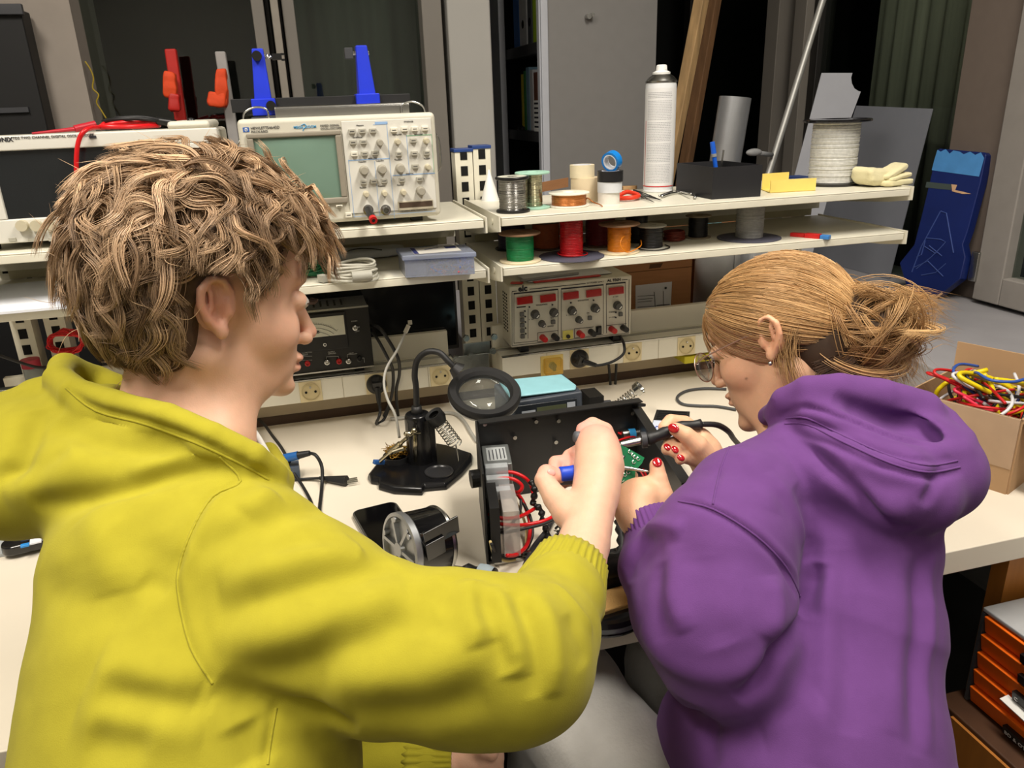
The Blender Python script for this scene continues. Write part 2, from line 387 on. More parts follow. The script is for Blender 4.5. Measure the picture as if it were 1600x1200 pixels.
# ---------------------------------------------------------------- oscilloscope with green screen
SC = mat('scope_case', 'c9c5b6', .45, var=.03); SCF = mat('scope_face', 'd3d1c8', .5, var=.015); KNOB = mat('knob_grey', '9d988a', .5); KNOBL = mat('knob_beige', 'bdb59c', .5)
HY = 1.384
H = lambda u, v, y=HY: aty(360+u/4.706, 150+v/4.706, y)
t = thing('oscilloscope', 'beige bench oscilloscope with grey green screen, under the blue circuit board holder', 'oscilloscope', (.088, 1.5, S1))
x0, x1, z0, z1 = H(60, 200).x-.003, H(1520, 500).x+.002, 1.205, 1.380
b = MB(); b.box(x0+.006, x1-.006, HY+.02, HY+.29, z0+.004, z1-.004); obj('case', b, SC, t, world=True, bevel=.006)
b = MB(); b.box(x0, x1, HY, HY+.03, z0, z1); obj('front_frame', b, SC, t, world=True, bevel=.008, seg=3)
b = MB(); xs = H(845, 500).x
b.box(xs, x1-.008, HY-.002, HY, z0+.014, z1-.009); obj('control_panel', b, SCF, t, world=True, bevel=.001)
b = MB(); bx0, bx1, bz0, bz1 = x0+.012, H(835, 500).x, H(600, 800).z, H(500, 262).z
b.box(bx0, bx1, HY-.006, HY, bz1-.008, bz1); b.box(bx0, bx1, HY-.006, HY, bz0, bz0+.010)
b.box(bx0, bx0+.010, HY-.006, HY, bz0+.010, bz1-.008); b.box(bx1-.010, bx1, HY-.006, HY, bz0+.010, bz1-.008); bz = obj('bezel', b, mat('bezel', '8d8678', .5), t, world=True, bevel=.002)
b = MB(); n = 14; v = []
for j in range(n+1):
    for i in range(n+1):
        u_, w_ = i/n*2-1, j/n*2-1; v.append((bx0+.008+(bx1-bx0-.016)*i/n, HY-.0005-.0035*(1-u_*u_)*(1-w_*w_)**.5, bz0+.008+(bz1-bz0-.014)*j/n))
b.add(v, [(j*(n+1)+i, j*(n+1)+i+1, (j+1)*(n+1)+i+1, (j+1)*(n+1)+i) for j in range(n) for i in range(n)])
obj('screen', b, mat('green_crt', '6f8a7b', .12, coat=.6, var=.02), t, world=True, smooth=True)
def btn(u, v, m=KNOB, w_=.0115, h_=.0075):
    c = H(u, v); b = MB(); b.cbox((c.x, HY-.0045, c.z), (w_, .006, h_)); o = obj('button', b, m, t, world=True, bevel=.0008)
    b = MB(); b.cbox((c.x, HY-.0078, c.z), (w_*.6, .0003, .0009)); obj('button_mark', b, INK, o, world=True)
BT = mat('button_grey', 'a8a598', .5); BW = mat('button_white', 'dad6c6', .5)
for u, v in ((892,260),(968,256),(1046,254),(900,340),(976,336),(985,422),(1062,418),(1236,424),(1342,326),(1350,420),(1440,416),(1356,516),(1388,608),(978,632),(1052,626),(1128,622),(1258,614)): btn(u, v, BT)
for u, v in ((910,426),(1200,250),(1278,244),(1352,242),(1428,238)): btn(u, v, BW)
for u in (632, 702, 800): btn(u, 806, BW, .011, .0035)
btn(868, 872, BW, .011, .009)
def knob(u, v, r, m=KNOB):
    c = H(u, v); b = MB(); Rm = Matrix.Rotation(R(90), 3, 'X')
    b.lathe([(r*1.15,0),(r*1.1,.004),(r,.005),(r*.92,.016),(r*.8,.017),(.0,.017)], (c.x, HY-.002, c.z), 20, Rm); obj('knob', b, m, t, world=True, smooth=2)
for u, v in ((980,545),(1112,538),(1246,530),(1396,695)): knob(u, v, .0072)
for u, v in ((1096,342),): knob(u, v, .0052)
for u, v in ((1226,335),(1436,328),(1448,520),(996,718),(1130,712),(1268,705)): knob(u, v, .0046, KNOBL)
for u, v in ((1012,835),(1140,835)):
    c = H(u, v); b = MB(); b.lathe([(.009,0),(.009,.003),(.006,.0035),(.006,.012),(.0045,.012),(.0045,.004)], (c.x, HY-.002, c.z), 20, Matrix.Rotation(R(90), 3, 'X')); obj('input_connector', b, STEEL, t, world=True, smooth=2)
b = MB(); c0, c1 = H(1228, 775), H(1492, 825); b.box(c0.x, c1.x, HY-.004, HY-.002, c1.z, c0.z); ds = obj('disk_slot', b, mat('slot_beige', 'b5ad98', .5), t, world=True, bevel=.001)
b = MB(); c0, c1 = H(1238, 784), H(1484, 805); b.box(c0.x, c1.x, HY-.0045, HY-.004, c1.z, c0.z); obj('slot_opening', b, mat('slot_dark', '4a3a2c', .6), ds, world=True)
PL = mat('panel_line', '8fb0d8', .6, var=0); PG = mat('panel_green', '86b894', .6, var=0)
b = MB()
def hl(u0, v0, u1, v1, wd=.0007):
    p, q = H(u0, v0), H(u1, v1)
    if abs(v1-v0) > abs(u1-u0): p.x = q.x = (p.x+q.x)/2
    else: p.z = q.z = (p.z+q.z)/2
    mx, mn = max(p.x, q.x), min(p.x, q.x); zx, zn = max(p.z, q.z), min(p.z, q.z)
    b.box(mn-wd/2, mx+wd/2, HY-.0024, HY-.002, zn-wd/2, zx+wd/2)
for a in ((872,470,1168,462,.0014),(1195,580,1500,570,.0014),(1165,200,1190,900),(1290,290,1318,570),(1068,480,1088,880),(872,470,905,890),(905,890,1210,865),(1218,865,1505,845),(1070,200,1145,196,.004),(1050,212,1145,205)): hl(*a)
b.k = 1
for a in ((1295,292,1475,284,.0012),(1475,284,1498,560)): hl(*a)
obj('panel_marks', b, [PL, PG], t, world=True)
b = MB(); b.text('HEWLETT\nPACKARD', .0058, front(H(150, 246)+Vector((0,-.0008,0)))); b.text('54645D', .0062, front(H(270, 242)+Vector((0,-.0008,0)))); b.text('MIXED SIGNAL\nOSCILLOSCOPE', .0048, front(H(660, 226)+Vector((0,-.0008,0))))
for u, v, s in ((925,222,'Measure'),(1275,195,'STORAGE'),(1190,290,'Horizontal'),(1350,290,'TRIGGER'),(1010,465,'ANALOG'),(900,310,'Save/Recall'),(940,490,'Volts/Div'),(1070,482,'Volts/Div'),(1205,475,'Time/Div'),(950,680,'Position'),(1085,668,'Position'),(1225,660,'Position'),(1290,578,'DIGITAL'),(1420,466,'Holdoff'),(1250,852,'TO LOGIC ANALYZER CABLE')):
    b.text(s, .0036, front(H(u, v, HY)+Vector((0,-.0024,0))))
obj('lettering', b, INK, t, world=True)
b = MB(); c0, c1 = H(90, 232), H(140, 264); b.box(c0.x, c1.x, HY-.0006, HY, c1.z, c0.z); lg = obj('emblem', b, mat('emblem_blue', '2a5aa8', .5, var=0), t, world=True)
b = MB(); b.lathe([(0,0),(.0027,0)], ((c0.x+c1.x)/2, HY-.0008, (c0.z+c1.z)/2), 20, Matrix.Rotation(R(90), 3, 'X')); b.k = 1
b.text('hp', .0045, front(Vector(((c0.x+c1.x)/2, HY-.001, (c0.z+c1.z)/2-.0012))), align='CENTER'); obj('emblem_mark', b, [WHITE, mat('emblem_blue')], lg, world=True)
b = MB(); b.text('MEGA  ZOOM', .0058, front(H(465, 240)+Vector((0,-.0008,0))), bold=.0001); c = H(538, 230)
b.tube([(c.x-.004, HY-.001, c.z+.003), (c.x+.002, HY-.001, c.z+.005), (c.x+.004, HY-.001, c.z+.001), (c.x-.001, HY-.001, c.z-.003), (c.x-.001, HY-.001, c.z-.006)], .0006, 6); obj('lettering', b, mat('logo_cyan', '3f97c8', .5, var=0), t, world=True)
for xx, s in ((x0, -1), (x1, 1)):                                 # wire handle loops on both sides and bail on top
    b = MB(); b.tube([(xx-s*.002, HY+.03, z1-.03), (xx+s*.008, HY+.028, z1-.045), (xx+s*.010, HY+.028, z1-.07), (xx+s*.008, HY+.028, z1-.095), (xx-s*.002, HY+.03, z1-.105)], .0018, 6)
    b.tube([(xx-s*.05, HY+.05, z1-.002), (xx-s*.048, HY+.05, z1+.014), (xx-s*.03, HY+.05, z1+.018), (xx-s*.012, HY+.05, z1+.010), (xx-s*.008, HY+.05, z1-.004)], .0018, 6)
    obj('handle_wire', b, STEEL, t, world=True, smooth=True)
b = MB(); b.box(x0+.03, x0+.05, HY+.03, HY+.05, S1, z0+.005); b.box(x1-.05, x1-.03, HY+.03, HY+.05, S1, z0+.005); b.box(x0+.03, x0+.05, HY+.24, HY+.26, S1, z0+.005); b.box(x1-.05, x1-.03, HY+.24, HY+.26, S1, z0+.005); obj('foot', b, BLACK, t, world=True)
# adapter on the input
a = thing('binding_post_adapter', 'black and red banana adapter plugged into the left oscilloscope input', 'adapter', H(1012, 835))
b = MB(); c = H(1012, 835, HY-.014); e = H(1045, 900, HY-.045); b.cyl(c+Vector((0,.002,0)), e, .006, .0065, n=16); obj('body', b, BLACK, a, world=True, smooth=2)
b = MB(); d = (e-c).normalized(); b.cyl(e, e+d*.008, .0068, n=16); b.k = 1; b.cyl(e+d*.008, e+d*.0082, .003, n=12); obj('red_cap', b, [RED, HOLE], a, world=True, smooth=2)

# ---------------------------------------------------------------- circuit board holder (blue)
HBY = HY+.10
t = thing('circuit_board_holder', 'blue two arm circuit board holder standing on the oscilloscope with the green screen', 'board holder', (.08, HBY, 1.382))
p0 = aty(362, 166, HBY); p1 = aty(640, 156, HBY)
b = MB(); b.cbox(((p0.x+p1.x)/2, HBY, p0.z), (p1.x-p0.x, .02, .022)); obj('black_rail', b, SATIN, t, world=True, bevel=.001)
b = MB(); q0 = aty(430, 178, HBY-.03); q1 = aty(638, 171, HBY-.03); b.box(q0.x, q1.x, HBY-.045, HBY+.02, 1.379, 1.394); b.cyl((q0.x, HBY-.04, 1.394), (q1.x, HBY-.04, 1.394), .004); obj('metal_base_rail', b, STEEL, t, world=True, bevel=.001)
def arm(pb, pt, wpx, lab, spring):
    c = aty(pb[0], pb[1], HBY); e = aty(pt[0], pt[1], HBY-.01); b = MB(); s = depth(c)/F
    wb = wpx*s
    b.hexa([(c.x-wb*.65, HBY-.022, c.z), (c.x+wb*.65, HBY-.022, c.z), (c.x+wb*.65, HBY+.02, c.z), (c.x-wb*.65, HBY+.02, c.z), (e.x-wb*.42, HBY-.016, e.z), (e.x+wb*.42, HBY-.016, e.z), (e.x+wb*.42, HBY+.008, e.z), (e.x-wb*.42, HBY+.008, e.z)])
    b.box(c.x-wb*.9, c.x+wb*.9, HBY-.026, HBY+.026, c.z-.022, c.z+.006)
    a = obj('arm', b, BLUE, t, world=True, bevel=.002)
    k = MB(); k.cbox((c.x, HBY-.012, c.z-.030), (wb*2.1, .05, .013)); k.cbox((c.x, HBY-.012, c.z-.041), (wb*1.4, .04, .012)); obj('slide_clamp', k, DKGREY, a, world=True, bevel=.002)
    k = MB(); kz = e.z-.012; s_ = 1 if spring else -1
    if spring:
        k.cyl((e.x-.002, HBY-.016, kz), (e.x-.002, HBY-.026, kz), .008, n=20); k.cyl((c.x+.012, HBY-.022, c.z-.006), (c.x+.012, HBY-.036, c.z-.006), .008, n=20); obj('knob', k, BLACK, a, world=True, smooth=2)
        m_ = MB(); m_.tube([(e.x+.008+i*.0012, HBY-.006+.004*math.cos(i*1.6), kz+.004*math.sin(i*1.6)) for i in range(14)], .0007, 5, 2); obj('spring', m_, STEEL, a, world=True)
        g = MB(); g.cbox((e.x+.030, HBY-.006, kz-.001), (.016, .012, .010)); g.cbox((e.x+.040, HBY-.006, kz+.003), (.006, .010, .003)); g.cbox((e.x+.040, HBY-.006, kz-.006), (.006, .010, .003)); obj('grip', g, BLACK, a, world=True)
    else:
        k.cyl((e.x-.02, HBY-.004, kz), (e.x+.013, HBY-.004, kz), .004, n=12); obj('pivot', k, STEEL, a, world=True)
        g = MB(); g.cbox((e.x-.022, HBY-.004, kz), (.014, .014, .018)); obj('grip', g, DKGREY, a, world=True, bevel=.001)
    return a
arm((412, 160), (402, 76), 20, '', True); arm((573, 152), (564, 71), 20, '', False)

# ---------------------------------------------------------------- left oscilloscope
LY = 1.40
t = thing('oscilloscope', 'wide white oscilloscope with black screen at the left edge, partly behind the curly hair', 'oscilloscope', (-.35, 1.5, S1))
L_ = lambda px, py: aty(px, py, LY)
lx0, lx1 = L_(-110, 200).x, L_(338, 200).x; lz0, lz1 = S1+.012, L_(150, 207).z
b = MB(); b.box(lx0+.004, lx1-.004, LY+.02, LY+.26, lz0, lz1-.002); obj('case', b, SC, t, world=True, bevel=.006)
b = MB(); sx1 = L_(255, 300).x; sx0 = L_(0, 300).x-.0; sz1 = L_(100, 232).z; sz0 = L_(100, 338).z
b.box(lx0, lx1, LY, LY+.02, sz1, lz1); b.box(lx0, lx1, LY, LY+.02, lz0, sz0); b.box(lx0, sx0, LY, LY+.02, sz0, sz1); b.box(sx1, lx1, LY, LY+.02, sz0, sz1)
obj('front_frame', b, SCF, t, world=True, bevel=.002)
obj('screen', MB().box(sx0, sx1, LY+.006, LY+.012, sz0, sz1), mat('dark_screen', '1d2022', .25, coat=.5), t, world=True)
for i, px in enumerate((36, 58, 80)):
    c = L_(px, 352); b = MB(); b.lathe([(.009,0),(.0085,.01),(.0,.010)], (c.x, LY-.0, c.z), 20, Matrix.Rotation(R(90), 3, 'X')); obj('knob', b, KNOBL, t, world=True, smooth=2)
for px in (20, 50, 82):
    c = L_(px, 374); b = MB(); b.cbox((c.x, LY-.001, c.z), (.010, .004, .005)); obj('button', b, BT, t, world=True)
b = MB(); b.text('IONIX', .009, front(L_(-8, 222)+Vector((0,-.0006,0))), bold=.0003); b.text('TDS TWO CHANNEL DIGITAL OSCILLOSCOPE', .0055, front(L_(20, 218)+Vector((0,-.0006,0)))); obj('lettering', b, INK, t, world=True)
b = MB(); c = L_(145, 214); b.cbox((c.x, LY-.0008, c.z), (.010,.001,.004)); obj('badge', b, DKGREY, t, world=True)
b = MB(); rx = L_(255, 190).x; b.box(rx, lx1-.012, LY+.03, LY+.22, lz1-.002, lz1+.012); obj('handle_hump', b, SC, t, world=True, bevel=.006)
b = MB(); 
for xx in (lx0+.02, lx1-.04): b.box(xx, xx+.02, LY+.02, LY+.04, S1, lz0); b.box(xx, xx+.02, LY+.22, LY+.24, S1, lz0)
obj('foot', b, BLACK, t, world=True)
# test leads on top of it
lt = lz1+.003
t = thing('test_leads', 'tangled red and black test leads lying on top of the left oscilloscope', 'test leads', (aty(200, 190, LY+.05).x, LY+.05, lz1))
Pz = lambda px, py, z=lz1+.006: aty(px, py, LY+.06) if z is None else Vector((aty(px, py, LY+.03).x, LY+.03+(205-py)*.0022, z))
b = MB(); b.tube([Pz(145,178), Pz(160,205,lz1+.008), Pz(205,206), Pz(235,190), Pz(232,175), Pz(200,176,lz1+.012), Pz(160,184,lz1+.014), Pz(150,192), Pz(180,200,lz1+.012), Pz(238,182,lz1+.014), Pz(205,172), Pz(170,176)], .0038, 8, 6)
b.tube([Pz(160,186), (aty(140,205,LY).x, LY-.004, lz1+.006), (aty(127,225,LY).x, LY-.014, lz1-.012), (aty(122,262,LY).x, LY-.014, lz1-.055), (aty(126,300,LY).x, LY-.014, lz1-.10)], .0036, 8, 6)
obj('red_cable', b, REDW, t, world=True, smooth=True)
b = MB(); b.tube([Pz(150,184,lz1+.016), Pz(180,196,lz1+.018), Pz(215,198,lz1+.018), Pz(238,190,lz1+.014), Pz(215,178,lz1+.016), Pz(180,180,lz1+.02), Pz(178,190,lz1+.02), Pz(220,194,lz1+.02), Pz(245,188,lz1+.014)], .003, 8, 6); obj('black_cable', b, SATIN, t, world=True, smooth=True)
b = MB(); b.cyl(Pz(52,208,lz1+.002), Pz(112,192,lz1+.006), .0016, .0035, n=12); b.cyl(Pz(108,193), Pz(138,186,lz1+.012), .0055, n=16); obj('probe_tip', b, mat('probe_red', 'a81a2a', .4), t, world=True, smooth=2)
b = MB(); b.cyl(Pz(238,188,lz1+.014), Pz(268,184,lz1+.008), .006, n=14); b.cyl(Pz(268,184,lz1+.008), Pz(292,182,lz1+.006), .004, n=14); b.ell(Pz(292,182,lz1+.010), (.007,.006,.007), 12); obj('crocodile_clip', b, BLACK, t, world=True, smooth=2)

# ---------------------------------------------------------------- lab power supply
EY = 1.56
E_ = lambda u, v, y=EY: aty(740+u/4, 390+v/4, y)
t = thing('power_supply', 'beige bench power supply with five dark red displays standing on the right trunking', 'power supply', (.55, EY+.1, .875))
ex0, ex1 = E_(232, 400).x, E_(985, 300).x; ez0, ez1 = E_(240, 615).z, E_(985, 165).z; 
ez0 = .5*(ez0+E_(975, 525).z); ez1 = .5*(ez1+E_(232, 232).z)
b = MB(); b.box(ex0, ex1, EY+.012, EY+.12, ez0, ez1)
b.k = 1
for i in range(12):
    for j in range(3): b.cbox((ex0-.0004, EY+.03+j*.014, ez0+.03+i*.0075), (.001, .006, .0035))
b.k = 0; obj('case', b, [SC, HOLE], t, world=True)
b = MB(); b.box(ex0-.001, ex1+.001, EY, EY+.013, ez0-.001, ez1+.001); obj('front_frame', b, SC, t, world=True, bevel=.003)
# a face frame: u right 0..1, v up 0..1, from the photographed corners
cz = [E_(240,262), E_(970,185), E_(975,525), E_(240,600)]
def fz(u, v, y=EY): return E_(u, v, y)
b = MB()
def line(u0, v0, u1, v1, wd=.0009, y=EY):
    p, q = fz(u0, v0, y), fz(u1, v1, y); d = (q-p); n_ = Vector((-d.z, 0, d.x)).normalized()*wd/2; o_ = Vector((0, -.0006, 0))
    b.add([p-n_+o_, q-n_+o_, q+n_+o_, p+n_+o_, p-n_, q-n_, q+n_, p+n_], [(0,1,2,3),(0,4,5,1),(1,5,6,2),(2,6,7,3),(3,7,4,0)])
for a in ((240,262,240,600),(240,600,968,522),(968,522,972,186),(350,248,700,212,.0014),(925,190,962,186,.0014),(240,262,270,259,.0014),(252,280,252,585),(528,250,528,560),(548,240,548,550),(810,215,810,525),(828,212,830,522),(948,208,950,510),(252,585,400,570),(550,548,620,542),(250,276,528,248,.003),(548,246,810,220,.003),(828,216,950,205,.003),(400,520,530,505),(400,520,400,576),(400,576,530,560),(630,495,750,483),(630,495,630,552),(630,552,810,530),(830,475,955,462),(830,475,830,520),(268,362,326,356,.0025),(340,370,340,555)): line(*a)
obj('panel_marks', b, INK, t, world=True)
for u, v in ((318,316),(463,302),(606,286),(749,270),(889,256)):
    c = fz(u, v); b = MB(); b.cbox((c.x, EY-.0025, c.z), (.0355, .004, .0165), Matrix.Rotation(R(-1.5), 3, 'Y')); obj('display', b, mat('display_red', '8a1410', .2, coat=.5, emit=.12), t, world=True, bevel=.001)
def eknob(u, v, r):
    c = fz(u, v); b = MB(); b.lathe([(r*1.2,0),(r*1.15,.003),(r,.004),(r*.9,.014),(0,.014)], (c.x, EY, c.z), 20, Matrix.Rotation(R(90), 3, 'X')); k = obj('knob', b, mat('knob_dark', '4a4a48', .5), t, world=True, smooth=2)
    b = MB(); b.cbox((c.x+r*.3, EY-.0145, c.z-r*.3), (r*.25, .001, r*.9), Matrix.Rotation(R(45), 3, 'Y')); obj('pointer', b, WHITE, k, world=True)
for u, v in ((383,403),(500,392),(613,380),(757,365),(897,348)): eknob(u, v, .0085)
for u, v in ((425,462),(656,437)): eknob(u, v, .0068)
for u, v in ((300,402),(301,437),(302,470),(303,505),(304,540),(495,450),(724,425),(916,402)):
    c = fz(u, v); b = MB(); b.cbox((c.x, EY-.003, c.z), (.009,.006,.009)); obj('push_button', b, mat('button_dark', '5a5a58', .5), t, world=True, bevel=.001)
for u, v, m_ in ((430,548,RED),(503,540,BLACK),(660,522,RED),(732,513,BLACK),(860,495,RED),(933,487,BLACK)):
    c = fz(u, v); b = MB(); b.cyl((c.x, EY, c.z), (c.x, EY-.022, c.z), .0072, .0062, n=16); b.cyl((c.x, EY-.0221, c.z), (c.x, EY-.0225, c.z), .0025, n=10); obj('terminal', b, m_, t, world=True, smooth=2)
c = fz(588, 532); b = MB(); b.cbox((c.x, EY-.001, c.z), (.024,.002,.020)); b.k = 1; b.cyl((c.x, EY-.001, c.z-.003), (c.x, EY-.006, c.z-.003), .0045, n=16); obj('ground_terminal', b, [mat('ground_yellow', 'd8cf6a', .5), BLACK], t, world=True)
c = fz(780, 503); b = MB(); b.cbox((c.x, EY-.002, c.z), (.013,.004,.020)); b.cbox((c.x, EY-.005, c.z+.002), (.009,.006,.012), (R(12),0,0)); obj('power_switch', b, BLACK, t, world=True, bevel=.0008)
b = MB(); M_ = front(fz(278, 262)+Vector((0,-.0008,0))) @ Matrix.Rotation(R(0), 4, 'Z'); b.text('elc', .018, M_, bold=.0007)
b.text('AL 936N', .0085, front(fz(836, 202)+Vector((0,-.0008,0))), bold=.0002); b.text('DC POWER SUPPLY', .0045, front(fz(708, 214)+Vector((0,-.0008,0))))
for u, v, s in ((390,352,'REGULATION'),(650,324,'REGULATION'),(345,441,'0   30V'),(460,485,'ON/OFF'),(578,415,'0   2.5A'),(870,300,'0 - 15V'),(845,396,'CURRENT'),(845,428,'U = 2.5V'),(705,400,'ON'),(480,430,'OUT')): b.text(s, .0042, front(fz(u, v)+Vector((0,-.0008,0))))
for u, v in ((348,358),(492,344),(607,332),(749,316),(888,392),(888,424),(320,384),(322,418),(323,452),(324,490),(325,525)): c = fz(u, v); b.cyl((c.x, EY, c.z), (c.x, EY-.002, c.z), .0018, n=10)
obj('lettering', b, INK, t, world=True)
b = MB(); 
for xx in (ex0+.02, ex1-.04): b.box(xx, xx+.02, EY+.005, EY+.03, TZ+.121, ez0)
obj('foot', b, BLACK, t, world=True)
# paper strips on its top
t = thing('paper_sheet', 'white sheet with grey pen strip lying on top of the power supply', 'paper', (ex0+.12, EY+.05, ez1+.001))
b = MB(); b.cbox((ex0+.145, EY+.06, ez1+.003), (.20,.07,.0015), (0,0,R(4))); obj('sheet', b, PAPER, t, world=True); b = MB(); b.cyl((ex0+.03, EY+.022, ez1+.007), (ex0+.17, EY+.04, ez1+.007), .003, n=8); obj('grey_strip', b, GREY, t, world=True)
t = tag(obj('red_strip', MB().cbox((ex0+.135, EY+.016, ez1+.003), (.155,.012,.002), (0,0,R(2))), mat('strip_red', 'c8403c', .5)), 'long red strip lying along the front top edge of the power supply', 'strip')
tag(obj('red_strip', MB().cbox((ex0+.022, EY+.022, ez1+.003), (.026,.014,.002), (0,0,R(-30))), mat('strip_red')), 'short red strip at the top left corner of the power supply', 'strip')

# ---------------------------------------------------------------- voltmeter
VY = 1.56
V_ = lambda u, v, y=VY: aty(400+u/4, 340+v/4, y)
t = thing('analog_voltmeter', 'black analogue voltmeter with a needle dial, beside the face of the person in yellow', 'voltmeter', (.0, VY+.1, .875))
vx0, vx1 = V_(-30, 800).x, V_(715, 700).x; vz0, vz1 = TZ+.13, V_(690, 548).z
b = MB(); b.box(vx0, vx1-.002, VY+.004, VY+.10, vz0, vz1); b.k = 1
for i in range(10):
    for j in range(4): b.cbox((vx0+.06+i*.014, VY+.03+j*.013, vz1+.0003), (.004,.009,.0006))
obj('case', b, [mat('meter_grey', '55585c', .45), HOLE], t, world=True)
b = MB(); b.box(vx0, vx1, VY, VY+.006, vz0, vz1); obj('front_plate', b, mat('meter_black', '1a1a1a', .4), t, world=True, bevel=.001)
for za, zb2 in ((vz1-.003, vz1+.001), (vz0, vz0+.003)): b = MB(); b.box(vx0, vx1, VY-.003, VY, za, zb2); obj('trim_strip', b, STEEL, t, world=True)
d0, d1 = V_(250, 640), V_(552, 735)
mzt, mzb = V_(545, 605).z, V_(552, 725).z
mb_ = MB(); mb_.box(V_(270,600).x-.055, V_(570,700).x, VY-.005, VY, mzb-.03, mzt+.007); obj('dial_window', mb_, SATIN, t, world=True, bevel=.003)
mb_ = MB(); dx1 = V_(550, 650).x; dx0 = dx1-.125; mb_.box(dx0, dx1, VY-.006, VY-.005, mzb, mzt); dl = obj('dial', mb_, mat('dial_paper', 'c9cabb', .6), t, world=True)
b = MB(); cx = dx0+.064; cz_ = mzb-.035
for rr in (.062, .054, .046):
    b.tube([(cx+rr*math.sin(a), VY-.0064, cz_+rr*math.cos(a)) for a in [R(-45+9*i) for i in range(11)]], .0003, 4, 1)
for i in range(31): a = R(-45+3*i); b.tube([(cx+.062*math.sin(a), VY-.0064, cz_+.062*math.cos(a)), (cx+(.067 if i%5==0 else .065)*math.sin(a), VY-.0064, cz_+(.067 if i%5==0 else .065)*math.cos(a))], .00025, 4, 0)
b.tube([(cx-.03, VY-.007, mzb+.002), (cx-.045, VY-.007, mzt-.015)], .0005, 4, 0)
b.text('V-dB', .008, front((cx-.006, VY-.0064, mzb+.008)), bold=.0002); obj('scale_marks', b, INK, dl, world=True)
b = MB()
for s, u, v, z in (('HIGH',618,690,.004),('LOW',618,715,.004),('SCREEN',595,652,.0035),('OUTPUT\nAMPLIFIER',450,845,.0035),('INPUT',580,852,.0035),('LOW\nBATT',290,850,.0045)): b.text(s, z, front(V_(u, v)+Vector((0,-.0006,0))))
for p, q in (((275,840),(350,840)),((275,865),(350,865)),((275,890),(350,890)),((440,870),(515,866)),((440,870),(440,885)),((515,866),(517,880)),((570,856),(632,850)),((570,856),(570,875)),((640,880),(675,876)),((675,876),(678,905))):
    P_, Q_ = V_(*p), V_(*q); b.tube([P_-Vector((0,.0006,0)), Q_-Vector((0,.0006,0))], .0004, 4, 0)
obj('lettering', b, mat('white_ink', 'b8b8b4', .6, var=0), t, world=True)
for u, v, m_ in ((618,685,STEEL),(430,790,WHITE),(443,900,STEEL),(518,895,RED),(577,893,STEEL),(645,880,BLACK),(322,908,RED)):
    c = V_(u, v); b = MB(); r_ = .0035 if m_ is WHITE else .0055; b.lathe([(r_,0),(r_,.006),(r_*.6,.007),(r_*.6,.004),(0,.004)], (c.x, VY-.001, c.z), 16, Matrix.Rotation(R(90), 3, 'X')); obj('jack', b, m_, t, world=True, smooth=2)
b = MB(); b.box(vx0+.02, vx0+.04, VY+.01, VY+.04, TZ+.121, vz0); b.box(vx1-.04, vx1-.02, VY+.01, VY+.04, TZ+.121, vz0); obj('foot', b, BLACK, t, world=True)

# monitor behind, papers
MY = 1.655
a_, c_ = aty(565, 455, MY), aty(717, 528, MY)
t = thing('flat_monitor', 'black switched off flat panel standing behind the voltmeter under the left shelves', 'monitor', ((a_.x+c_.x)/2, MY, TZ+.12))
b = MB(); b.box(a_.x-.2, c_.x, MY, MY+.02, TZ+.118, 1.065); obj('housing', b, BLACK, t, world=True, bevel=.003)
obj('screen', MB().box(a_.x-.19, c_.x-.006, MY-.001, MY, TZ+.128, 1.058), mat('screen_off', '0b0c0e', .15, var=0), t, world=True)

# ---------------------------------------------------------------- spools
def spool(lab, px, py, z, fw, cw, hp, fm, cm_, thick=.0025, wind=0, grp=None, name='wire_spool', fw2=None, fm2=None, label=None, tail=None, hub=True):
    c = atz(px, py, z); s = depth(c)/F; h = hp*s/.93; grp = 'wire spools on the top shelf' if z > 1.15 else 'wire spools on the lower shelf'; rf = fw*s/2; rc = cw*s/2; rf2 = (fw2*s/2 if fw2 else rf)
    t = thing(name, lab, 'spool', c, 0, grp); fm2 = fm2 or fm
    b = MB(); b.lathe([(0,0),(rf*.97,0),(rf,thick*.3),(rf,thick),(rf*.95,thick*1.3),(rc*.9,thick*1.3)], n=48); obj('bottom_flange', b, fm, t, smooth=2)
    b = MB(); b.lathe([(rc*.9,h-thick*1.3),(rf2*.95,h-thick*1.3),(rf2,h-thick),(rf2,h-thick*.3),(rf2*.97,h),(rf2*.35,h),(rf2*.3,h-.002),(rf2*.28,h-.004),(0,h-.004)], n=48); obj('top_flange', b, fm2, t, smooth=2)
    # winding: helical turns as a ribbed lathe with a slight slant
    b = MB(); n = max(8, int((h-2.6*thick)/(wind or .0018))); prof = []
    rg = random.Random(lab)
    for i in range(n):
        z0_ = thick*1.3 + (h-2.6*thick)*i/n; dz = (h-2.6*thick)/n; rr = rc*(1+rg.uniform(-.018, .018))
        prof += [(rr-(wind or .0018)*.35, z0_), (rr, z0_+dz*.3), (rr, z0_+dz*.7)]
    prof.append((rc*.97, h-thick*1.3)); b.lathe(prof, n=40)
    obj('wire_winding', b, cm_, t, smooth=True)
    if tail: b = MB(); b.tube([Vector(q) for q in tail(c, rf, rc, h)], .0012, 6, 5); obj('loose_end', b, cm_, t, world=True, smooth=True)
    if label: b = MB(); b.lathe([(rf2*.30, h+.0003),(rf2*.85, h+.0003)], n=32); obj('paper_label', b, label, t)
    return t
def wm(n_, c='121214', r_=.4, metal=0): return mat(n_, c, r_, metal, var=.12, scale=150)
BRN = mat('brown_flange', '8a6a50', .7, var=.08); CRM = mat('cream_flange', 'd8c9a8', .6)
multi = mat('label_mixed', 'c8c8b8', .5, var=.4, scale=60)
spool('silver solder wire spool with black flanges on the top right shelf', 802, 331, S1, 53, 43, 50, BLACK, wm('solder_silver', '8c8b88', .25, 1), .004, .001, label=multi)
